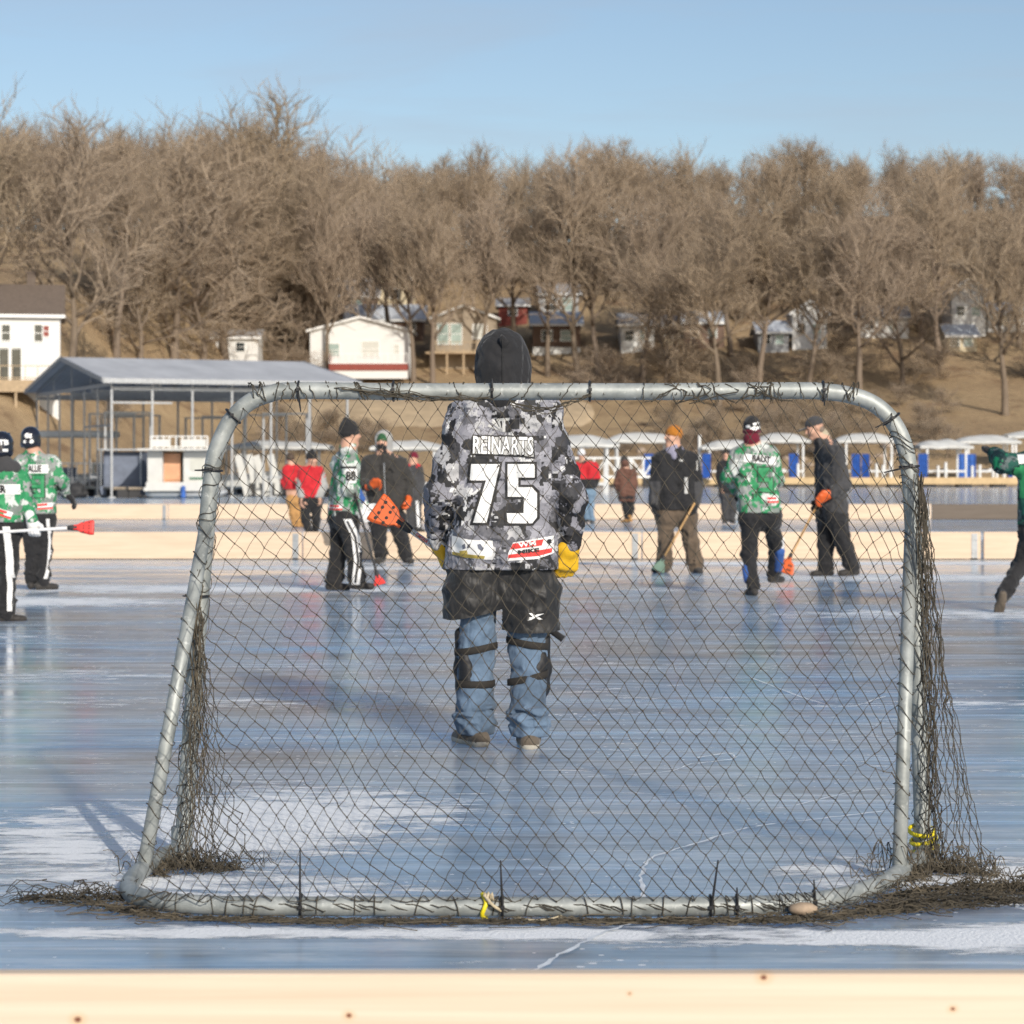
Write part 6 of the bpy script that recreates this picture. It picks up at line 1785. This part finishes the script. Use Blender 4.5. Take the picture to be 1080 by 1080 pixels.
dec(b, 'number', block_digit('3', .15, .25, .050), M_deck, 43, 513, .004); dec(b, 'number', block_digit('3', .13, .235, .040), M_decg, 43, 513, .007); hem_patch(b, 46.5, 534, .22, .07, rot=R(4))
stripe(b, 'stripe', [(53, 547), (54, 570), (52, 600), (50, 610)], 3.2, M_whitef)

# d: the 88 player in the black knit cap
d = Person('person in black knit cap, green jersey with 88 on sleeve, white-striped trousers', 362, 23.9, {
    'head': (369, 458, 0), 'neck': (367, 473, 0), 'shR': (370, 489, -.15), 'shL': (358, 489, .16), 'elR': (369, 517, -.20), 'elL': (372, 515, .20), 'wrR': (379, 537, -.13), 'wrL': (385, 534, .12),
    'hipR': (366, 548, -.09), 'hipL': (359, 548, .09), 'knR': (373, 584, -.08), 'knL': (357, 584, .08), 'anR': (377, 613, -.06), 'anL': (352, 614, .10)}, .99, G_PLAY)
d.toe = P_toe((1, .25, 0), (1, .05, 0)); d.toeup = {}
h1 = unit(V3(.55, -.1, -.8))
d.body(-62, 0, .0125, {'R': (h1, V3(.5, .5, .4), V3(.6, -.1, .5), 1.0), 'L': (h1, V3(.3, -.6, .4), V3(.6, 0, .5), 1.0)})
d.top(M_camo_green, (362, 547, 0), .011, .95, 'jersey', 1.0).pants(M_black, .012, 1.02, flare=1.12).shoes(M_shoe, None)
d.glove('R', M_whitef, h1, V3(.5, .5, .4), V3(.6, -.1, .5), 1.0, .007, 1.3, 1.45); d.glove('L', M_whitef, h1, V3(.3, -.6, .4), V3(.6, 0, .5), 1.0, .008, 1.2, 1.4)
d.knit(M_black, .009, .01, .01, peak=(0, -.045, .035))
F = Field(.011); F.cone(d.J['elL'] + V3(.02, -.12, .03), d.J['wrL'] * .6 + d.J['elL'] * .4 + V3(.02, -.10, 0), .05, .045, .03); d.obj('elbow_pad', F.mesh('elbow_pad', M_bluef))
dec(d, 'patch', rect(-.05, -.075, .075, .075), M_decw, 367.5, 502, .004, D=(-.15, 1, 0)); dec(d, 'number', text_mesh('88', .135, .006, .78), M_deck, 368, 502.5, .008, D=(-.15, 1, 0), cell=.03)
dec(d, 'sleeve_band', rect(-.07, -.011, .09, .011), M_deck, 366, 493, .005, D=(-.1, 1, 0)); hem_patch(d, 356, 535, .17, .06, D=(.1, 1, 0))
stripe(d, 'stripe', [(368, 547), (376, 565), (379, 590), (376, 616)], 8.5, M_whitef); stripe(d, 'stripe', [(368, 549), (376, 566), (379, 590), (376, 614)], 2.2, M_black, .020)
broom('broom with small red head resting on the ice, held by the 88 player', W(374, 520, 23.65), W(398, 607, 23.5), (.30, -.1, -1), .12, .10, M_redp, M_char, (0, -1, .1), True, slots=False)

# e: man in the black jacket, grey hood, green cap and black mask, facing us
e_ = Person('person facing us in grey hood, black face mask, black jacket and orange gloves', 408, 31.2, {
    'head': (404, 466, -.02), 'neck': (405, 477, 0), 'shL': (422, 489, 0), 'shR': (389, 489, 0), 'elL': (433, 510, .02), 'elR': (382, 510, -.02), 'wrL': (431, 524, -.08), 'wrR': (391, 512, -.28),
    'hipL': (418, 546, 0), 'hipR': (398, 546, 0), 'knL': (424, 570, 0), 'knR': (400, 570, -.03), 'anL': (429, 587, 0), 'anR': (402, 587, -.03)}, 1.04, G_PLAY)
e_.toe = P_toe((.5, -1, 0), (-.35, -1, 0)); e_.toeup = {}
ha, hb2 = unit(V3(.6, -.5, .25)), unit(V3(0, -.3, -1))
e_.body(165, 0, .014, {'R': (ha, V3(0, .4, -1), V3(0, -.6, .8), .8), 'L': (hb2, V3(-1, 0, 0), V3(0, -1, 0), 1.0)})
e_.top(M_char2, (408, 538, 0), .013, 1.10, 'jacket', 1.14, 'jacket').pants(M_black, .013, 1.12).shoes(M_shoe, None)
e_.glove('R', M_orange, ha, V3(0, .4, -1), V3(0, -.6, .8), .8, .009, 1.45, 1.4); e_.glove('L', M_orange, hb2, V3(-1, 0, 0), V3(0, -1, 0), 1.0, .009, 1.35, 1.4)
e_.knit(M_greenk, .01)
F = Field(.011); H = e_.H; M = e_.M
F.ell(H(0, -.03, .03), V3(.125, .135, .135), M, .03); F.cone(H(0, -.05, -.1), e_.J['neck'] + V3(0, .03, -.02), .12, .12, .05); F.dig(H(0, .13, .01), V3(.092, .13, .12), M, .02); F.cut(e_.J['neck'] + V3(0, 0, -.06), (0, 0, -1)); e_.obj('hood', F.mesh('hood', M_greyh))
F = Field(.009); F.ell(H(0, .045, -.055), V3(.068, .075, .062), M, .02); F.cone(H(0, .02, -.1), e_.J['neck'] + V3(0, -.03, 0), .07, .075, .03); F.cut(H(0, 0, -.018), M @ V3(0, 0, 1)); e_.obj('face_mask', F.mesh('face_mask', M_black))
e_.tubeon('zip', [Vector(e_.pt((405 + .2 * i, 488 + i * 6, -.22 - .002 * i))) for i in range(8)], .006, M_steel)

# someone standing half hidden behind him
n_ = Person('person mostly hidden behind the man in grey hood and black face mask', 438, 46, {
    'head': (436, 483, 0), 'neck': (436, 490, 0), 'shL': (429, 496, 0), 'shR': (442, 496, 0), 'elL': (428, 509, 0), 'elR': (444, 509, 0), 'wrL': (430, 521, 0), 'wrR': (443, 521, 0),
    'hipL': (432, 527, 0), 'hipR': (439, 527, 0), 'knL': (433, 544, 0), 'knR': (440, 544, 0), 'anL': (434, 557, 0), 'anR': (441, 557, 0)}, .98, 'people farther down the ice')
n_.toe = P_toe((.3, -1, 0), (.8, -.6, 0)); n_.toeup = {}
n_.body(150, 0, .02, {'L': (DN, V3(1, 0, 0), V3(0, -1, 0), .6), 'R': (DN, V3(-1, 0, 0), V3(0, -1, 0), .6)})
n_.top(M_char, (437, 528, 0), .018, 1.05, 'jacket', 1.1, 'jacket').pants(M_char, .018, 1.0).shoes(M_shoe, None, .016); n_.knit(M_maroon, .015)
n_.tubeon('collar', [Vector(n_.J['shL'] + V3(.0, -.02, .03)), Vector(n_.J['neck']), Vector(n_.J['shR'] + V3(.0, -.02, .03))], .085, M_red)
stripe(n_, 'stripe', [(440, 528), (441, 545), (442, 556)], 3, M_whitef)

# c1, c2: the two in red jackets at left
c1 = Person('person in black knit cap and red vest with grey sleeves', 325, 40.5, {
    'head': (329, 484, -.05), 'neck': (327, 493, 0), 'shL': (337, 498, .04), 'shR': (320, 498, -.04), 'elL': (341, 513, .0), 'elR': (317, 514, -.05), 'wrL': (337, 525, -.1), 'wrR': (318, 528, -.1),
    'hipL': (333, 529, 0), 'hipR': (323, 529, 0), 'knL': (334, 548, 0), 'knR': (322, 548, -.05), 'anL': (332, 565, .1), 'anR': (328, 566, -.1)}, .96, 'people farther down the ice')
c1.toe = P_toe((1, -.4, 0), (1, -.3, 0)); c1.toeup = {}
c1.body(-125, -8, .015, {'L': (DN, V3(-1, 0, 0), V3(1, -.5, 0), .6), 'R': (DN, V3(1, 0, 0), V3(1, -.5, 0), .6)})
def c1s(C):
    o = np.zeros(len(C), int)
    for sd in 'LR':
        for p_, q_ in (('sh', 'el'), ('el', 'wr')):
            A_, B_ = c1.J[p_ + sd], c1.J[q_ + sd]; ba = B_ - A_; t = np.clip(((C - A_) @ ba) / (ba @ ba), .15, 1); o[np.linalg.norm(C - A_ - t[:, None] * ba, axis=1) < .09] = 1
    return o
c1.top([M_red, M_greyf], (328, 525, 0), .016, 1.08, 'jacket', 1.08, 'vest', sleeves=c1s).pants(M_black, .016, 1.0, flare=.85).shoes(M_whitef, None, .014); c1.knit(M_black, .012, .012, peak=(0, -.02, .05))
c2 = Person('person in red jacket and tan work trousers, standing behind the red vest', 311, 50, {
    'head': (306, 484, 0), 'neck': (307, 491, 0), 'shL': (302, 496, 0), 'shR': (316, 496, 0), 'elL': (300, 508, 0), 'elR': (319, 503, -.1), 'wrL': (303, 518, 0), 'wrR': (313, 510, -.3),
    'hipL': (308, 527, 0), 'hipR': (315, 527, 0), 'knL': (309, 542, 0), 'knR': (315, 542, 0), 'anL': (311, 552, 0), 'anR': (316, 552, 0)}, .98, 'people farther down the ice')
c2.toe = P_toe((.3, 1, 0), (.6, 1, 0)); c2.toeup = {}
c2.body(20, 0, .02, {'L': (DN, V3(1, 0, 0), V3(0, 1, 0), .6), 'R': (V3(0, -.3, 1), V3(0, 1, 0), V3(1, 0, 0), .6)}, )
c2.top(M_red, (310, 516, 0), .018, 1.1, 'jacket', 1.15, 'jacket').pants(M_tanp, .018, 1.05).shoes(M_tanp, None, .016); c2.knit(M_hair, .015)

# g, h, k: far people right of the goalkeeper
gg = Person('person in red and black jacket, blue jeans and white knit cap', 619, 53.8, {
    'head': (613, 479, -.05), 'neck': (615, 487, 0), 'shL': (608, 492, 0), 'shR': (627, 492, 0), 'elL': (604, 504, 0), 'elR': (630, 504, 0), 'wrL': (606, 514, .15), 'wrR': (627, 513, .15),
    'hipL': (614, 520, 0), 'hipR': (623, 520, 0), 'knL': (615, 534, 0), 'knR': (623, 534, 0), 'anL': (619, 547, 0), 'anR': (624, 548, 0)}, 1.0, 'people farther down the ice')
gg.toe = P_toe((-.2, 1, 0), (.3, 1, 0)); gg.toeup = {}
gg.body(15, 0, .02, {'L': (DN, V3(1, 0, 0), V3(0, 1, 0), .6), 'R': (DN, V3(-1, 0, 0), V3(0, 1, 0), .6)})
gz0 = gg.pt((619, 505, 0))[2]
gg.top([M_red, M_black], (618, 515, 0), .018, 1.1, 'jacket', 1.12, 'jacket', sleeves=lambda C: ((C[:, 2] < gz0) | (np.linalg.norm(C - gg.J['neck'], axis=1) < .12)).astype(int)).pants(M_jean2, .018, 1.0, waist=.10).shoes(M_shoe, None, .016); gg.knit(M_whitef, .014)
gh = Person('person in long brown quilted coat and dark hat, back turned, on the far ice', 660, 54.7, {
    'head': (658, 486, 0), 'neck': (659, 494, 0), 'shL': (653, 499, 0), 'shR': (668, 499, 0), 'elL': (650, 510, 0), 'elR': (670, 510, 0), 'wrL': (652, 519, .05), 'wrR': (669, 519, .05),
    'hipL': (657, 524, 0), 'hipR': (665, 524, 0), 'knL': (660, 537, 0), 'knR': (666, 537, 0), 'anL': (661, 548, 0), 'anR': (664, 547, -.1)}, .92, 'people farther down the ice')
gh.toe = P_toe((-.9, .4, 0), (-.7, .5, 0)); gh.toeup = {}
gh.body(30, 0, .02, {'L': (DN, V3(1, 0, 0), V3(0, 1, 0), .6), 'R': (DN, V3(-1, 0, 0), V3(0, 1, 0), .6)})
gh.top(M_coat, (662, 529, 0), .018, 1.05, 'jacket', 1.1, 'coat', disp=[(.012, 6, 6, 26, True)]).pants(M_black, .018, .9, flare=.85).shoes(M_tanp, None, .016); gh.knit(M_char, .014)
F = Field(.016); F.ell(gh.H(0, -.06, -.06), V3(.11, .10, .10), gh.M, .03); gh.obj('hood', F.mesh('hood', M_coat))
gk2 = Person('person all in dark clothes, half hidden behind the maroon band player', 768, 53, {
    'head': (766, 479, 0), 'neck': (766, 486, 0), 'shL': (760, 491, 0), 'shR': (776, 491, 0), 'elL': (758, 504, 0), 'elR': (778, 504, 0), 'wrL': (761, 514, -.1), 'wrR': (777, 514, -.1),
    'hipL': (764, 522, 0), 'hipR': (773, 522, 0), 'knL': (765, 537, 0), 'knR': (773, 537, 0), 'anL': (765, 548, 0), 'anR': (772, 548, 0)}, .98, 'people farther down the ice')
gk2.toe = P_toe((-.4, -1, 0), (.3, -1, 0)); gk2.toeup = {}
gk2.body(170, 0, .02, {'L': (DN, V3(1, 0, 0), V3(0, -1, 0), .6), 'R': (DN, V3(-1, 0, 0), V3(0, -1, 0), .6)})
gk2.top(M_black, (768, 520, 0), .018, 1.1, 'jacket', 1.12, 'jacket').pants(M_char, .018, 1.1).shoes(M_shoe, None, .016); gk2.knit(M_black, .014)

# i: man in the orange knit cap
i_ = Person('person in orange knit cap, black jacket and brown trousers, looking left', 713, 28.4, {
    'head': (710, 460, -.02), 'neck': (711, 474, 0), 'shL': (730, 486, .06), 'shR': (695, 486, -.04), 'elL': (736, 511, .04), 'elR': (691, 512, -.08), 'wrL': (734, 531, -.10), 'wrR': (689, 530, -.10),
    'hipL': (724, 544, 0), 'hipR': (703, 544, 0), 'knL': (729, 573, 0), 'knR': (702, 572, -.05), 'anL': (734, 597, .0), 'anR': (700, 596, -.03)}, 1.03, G_PLAY)
i_.toe = P_toe((.25, -1, 0), (-.85, -.6, 0)); i_.toeup = {}
i_.body(118, 0, .012, {'R': (unit(V3(.05, -.2, -1)), V3(1, .2, 0), V3(.2, -1, 0), .5), 'L': (unit(V3(-.15, -.3, -1)), V3(-1, .2, 0), V3(-.3, -1, 0), 1.1)})
def isl(C): return ((C[:, 2] < i_.pt((0, 508, 0))[2]) & ((C[:, 0] < i_.J['elR'][0] + .06) | (C[:, 0] > i_.J['elL'][0] - .05))).astype(int)
i_.top([M_black, M_char], (713, 538, 0), .012, 1.06, 'jacket', 1.06, 'jacket', sleeves=isl).pants(M_oliveb, .012, 1.10, flare=1.2).shoes(M_shoe, None)
for sd, dd_, nn_, tt_ in (('R', unit(V3(.05, -.2, -1)), V3(1, .2, 0), V3(.2, -1, 0)), ('L', unit(V3(-.15, -.3, -1)), V3(-1, .2, 0), V3(-.3, -1, 0))):
    i_.glove(sd, M_black, dd_, nn_, tt_, .6 if sd == 'R' else 1.1, .008, 1.15, 1.3)
i_.knit(M_orangek, .009, .0, .0)
F = Field(.010, [(.006, 16, 16, 16, True)]); F.cone(i_.J['neck'] + V3(-.06, -.05, -.02), i_.J['neck'] + V3(.06, .0, -.01), .060, k=.04); F.cone(i_.J['neck'] + V3(.0, -.05, .03), i_.J['neck'] + V3(-.01, -.10, -.10), .05, .03, .04); i_.obj('scarf', F.mesh('scarf', M_scarf))
F = Field(.010); F.cone(i_.J['neck'] + V3(.02, .02, .0), i_.J['neck'] * .55 + i_.J['head'] * .45 + V3(.03, .035, -.02), .085, .072, .03); i_.obj('collar', F.mesh('collar', M_black))
dec(i_, 'patch', poly([(math.cos(t) * .028, math.sin(t) * .016) for t in [2 * PI * q / 12 for q in range(12)]]), M_decgr, 718, 485.5, .005)
dec(i_, 'patch', rect(-.022, -.10, .020, .10), M_decgr, 723, 512, .005); dec(i_, 'patch', rect(-.006, -.06, .008, .06), M_decgr, 735, 491, .005)
broom('wooden broom with faded green head, held by the person in orange knit cap', W(733, 530, 28.15), W(699, 590, 28.1), (-.45, -.2, -1), .16, .16, mat('faded_green_rubber', (.12, .20, .15), .6, .3, 9), M_shaft, (0, -1, .3), False, slots=False)

# j: player in the maroon band hat
j = Person('person with black and maroon hat and green number 5 jersey, back turned, stepping forward', 797, 23.3, {
    'head': (793, 454, .02), 'neck': (794, 470, 0), 'shL': (778, 482, .02), 'shR': (813, 481, 0), 'elL': (768, 503, .05), 'elR': (819, 506, .12), 'wrL': (776, 517, .28), 'wrR': (808, 520, .32),
    'hipL': (792, 545, 0), 'hipR': (811, 545, .0), 'knL': (790, 586, .05), 'knR': (819, 575, .22), 'anL': (794, 620, -.02), 'anR': (816, 606, .42)}, .99, G_PLAY)
j.toe = P_toe((-.25, 1, 0), (.65, .8, 0)); j.toeup = {}
j.body(-8, -6, .013, {'L': (unit(V3(.2, 1, -.3)), V3(.4, 0, -1), V3(.4, .2, .6), 1.0), 'R': (unit(V3(-.6, 1, -.2)), V3(-.2, 0, -1), V3(0, .2, 1), 1.0)})
j.top(M_camo_green, (800, 541, 0), .011, 1.02, 'jersey', 1.02, hemtilt=(.0, 0, -1)).pants(M_black, .012, .95, flare=.92).shoes(M_shoe, None)
for sd, dd_, nn_, tt_ in (('L', unit(V3(.2, 1, -.3)), V3(.4, 0, -1), V3(.4, .2, .6)), ('R', unit(V3(-.6, 1, -.2)), V3(-.2, 0, -1), V3(0, .2, 1))): j.glove(sd, M_black, dd_, nn_, tt_, 1.0, .008, 1.2, 1.4)
jh = j.knit(M_black, .009, .012, .03, 'hat', m2=M_maroon, band=-.005)
for (x, y, r_) in ((795, 447.5, .017), (798, 446.5, .014), (788, 450, .018), (795, 452, .026), (799, 451, .018), (791.5, 452, .014)):
    dec(j, 'print', poly([(math.cos(t) * r_ * 1.3, math.sin(t) * r_ * .85) for t in [2 * PI * q / 10 for q in range(10)]]), M_decw, x, y, .003, jh)
F = Field(.010); F.cone(j.H(0, -.03, -.09), j.J['neck'] + V3(0, 0, .0), .085, .085, .03); j.obj('neck_warmer', F.mesh('neck_warmer', M_maroon))
plate(j, 800.5, 484.5, .33, .085, 'BAUT', .088, rot=R(-6), sx=.85, dx=1)
dec(j, 'number', block_digit('5', .17, .27, .055), M_deck, 806, 506, .004); dec(j, 'number', block_digit('5', .15, .25, .045), M_decg, 806, 506, .007); hem_patch(j, 814, 527, .12, .065)
F = Field(.010); kn, an_ = j.J['knR'], j.J['anR']; F.cone(kn * .8 + an_ * .2 + V3(.03, -.045, 0), kn * .25 + an_ * .75 + V3(.03, -.045, 0), .058, .052, .03); j.obj('shin_guard', F.mesh('shin_guard', M_bluef))
F = Field(.010); kn, an_ = j.J['knL'], j.J['anL']; F.cone(kn * .6 + an_ * .4 + V3(-.035, -.01, 0), kn * .25 + an_ * .75 + V3(-.035, -.01, 0), .055, .05, .03); j.obj('shin_guard', F.mesh('shin_guard', M_bluef))
F = Field(.010); kn, an_ = j.J['knR'], j.J['anR']; F.cone(j.J['hipR'] * .2 + kn * .8 + V3(.06, -.02, 0), kn * .7 + an_ * .3 + V3(.055, -.04, 0), .035, .03, .03); j.obj('shin_guard', F.mesh('shin_guard', M_whitef))
broom('wooden broom carried in front by the person in maroon banded hat', W(769.5, 523, 23.7), W(806, 528, 23.95), (1, 0, -.1), .12, .12, M_orange, M_shaft, (0, -1, .3), False)

# l: tall man in the dark cap
l = Person('tall person in dark cap and black work suit, orange gloves, bent head looking down left', 880, 27.4, {
    'head': (859, 451, -.03), 'neck': (868, 464, 0), 'shL': (883, 478, -.17), 'shR': (868, 478, .17), 'elL': (890, 511, -.21), 'elR': (866, 510, .18), 'wrL': (876, 521, -.27), 'wrR': (864, 530, .02),
    'hipL': (882, 545, -.10), 'hipR': (873, 545, .10), 'knL': (891, 577, -.10), 'knR': (871, 577, .08), 'anL': (899, 599, -.08), 'anR': (871, 600, .12)}, 1.06, G_PLAY)
l.toe = P_toe((-.9, -.35, 0), (-1, -.1, 0)); l.toeup = {}
hl = unit(V3(-.8, -.1, -.35)); hr_ = unit(V3(-.5, -.2, -.8))
l.body(98, -22, .012, {'L': (hl, V3(-.1, .5, -.8), V3(-.4, -.5, .8), .9), 'R': (hr_, V3(.3, -.8, 0), V3(-.6, 0, .6), 1.1)})
lz = l.pt((0, 520, 0))[2]
l.top([M_char, M_black], (880, 548, 0), .012, 1.02, 'jacket', 1.08, 'jacket', sleeves=lambda C: (C[:, 0] < l.pt((866, 0, 0))[0] - .04 + .0 * C[:, 2]).astype(int)).pants(M_black, .012, 1.08).shoes(M_shoe, None)
l.glove('L', M_orange, hl, V3(-.1, .5, -.8), V3(-.4, -.5, .8), .9, .008, 1.3, 1.4); l.glove('R', M_black, hr_, V3(.3, -.8, 0), V3(-.6, 0, .6), 1.1, .009, 1.2, 1.4)
l.tubeon('cuff', [Vector(l.J['wrL'] - hl * .03), Vector(l.J['wrL'] + hl * .0)], .052, M_whitef, 10)
F = Field(.008); H = l.H; M = l.M
F.ell(H(0, -.012, .045), V3(.092, .114, .088), M, .02); F.cut(H(0, 0, .022), M @ V3(0, .10, -1)); F2 = F.mesh('cap', M_char); cap = l.obj('cap', F2)
F = Field(.006); F.ell(H(0, .135, .032), V3(.072, .075, .009), M, .02); l.obj('brim', F.mesh('brim', M_char), cap)
F = Field(.010); F.ell(H(0, -.045, -.045), V3(.078, .062, .058), M, .02); l.obj('hair', F.mesh('hair', mat('grey_hair', (.18, .14, .11), .8, .3, 50)))
F = Field(.010); F.cone(l.J['neck'] + V3(.03, 0, .0), l.H(0, -.06, -.10), .075, .068, .04); l.obj('collar', F.mesh('collar', mat('fleece_collar', (.42, .36, .26), .95, .2, 30)))
broom('wooden broom with wide orange head held by the tall person in dark cap', W(862, 532, 27.3), W(833, 588, 26.6), (-.45, -.3, -1), .23, .20, M_orange, M_shaft, (-.2, -1, .5), False)

# m: runner cut by the right edge
m_ = Person('person cut by right edge, running away in green camouflage jersey, arm out, sole showing', 1086, 20.7, {
    'head': (1100, 462, .15), 'neck': (1092, 480, .05), 'shL': (1080, 489, 0), 'shR': (1116, 489, .05), 'elL': (1058, 489, -.05), 'elR': (1128, 515, .2), 'wrL': (1049, 479, .15), 'wrR': (1120, 530, .4),
    'hipL': (1089, 556, 0), 'hipR': (1106, 556, .05), 'knL': (1076, 597, .10), 'knR': (1120, 592, .35), 'anL': (1057, 630, -.12), 'anR': (1112, 640, .3)}, .98, G_PLAY)
m_.toe = P_toe((-.15, .35, -1), (.2, 1, 0)); m_.toeup = {'L': unit(V3(.35, 1, .45))}
hm_ = unit(V3(-.6, .4, .35))
m_.body(-20, 0, .013, {'L': (hm_, V3(1, .5, 0), V3(0, 1, 0), .8), 'R': (V3(-.3, 1, 0), V3(-1, 0, 0), V3(0, 0, 1), .8)})
def msl(C): return (C[:, 0] < m_.J['shL'][0] + .0).astype(int)
m_.top([M_camo_green, M_camo_teal], (1090, 554, 0), .011, 1.0, 'jersey', 1.35, sleeves=msl).pants(M_black, .012, .95, flare=.92).shoes(M_shoe, M_shoet)
m_.glove('L', M_black, hm_, V3(1, .5, 0), V3(0, 1, 0), .8, .008, 1.2, 1.4); m_.glove('R', M_black, V3(-.3, 1, 0), V3(-1, 0, 0), V3(0, 0, 1), .8, .009, 1.2, 1.4)
m_.helmet()
plate(m_, 1092, 483, .36, .085, 'BBBLE', .085, rot=R(4), sx=.85)
dec(m_, 'number', merge(*[([(x - .02, y) for x, y in block_digit('6', .19, .30, .06)[0]], block_digit('6', .19, .30, .06)[1])]), M_decg, 1086, 508, .006)
dec(m_, 'number', rect(-.20, -.15, .2, .13), M_decg, 1090, 508, .0045)
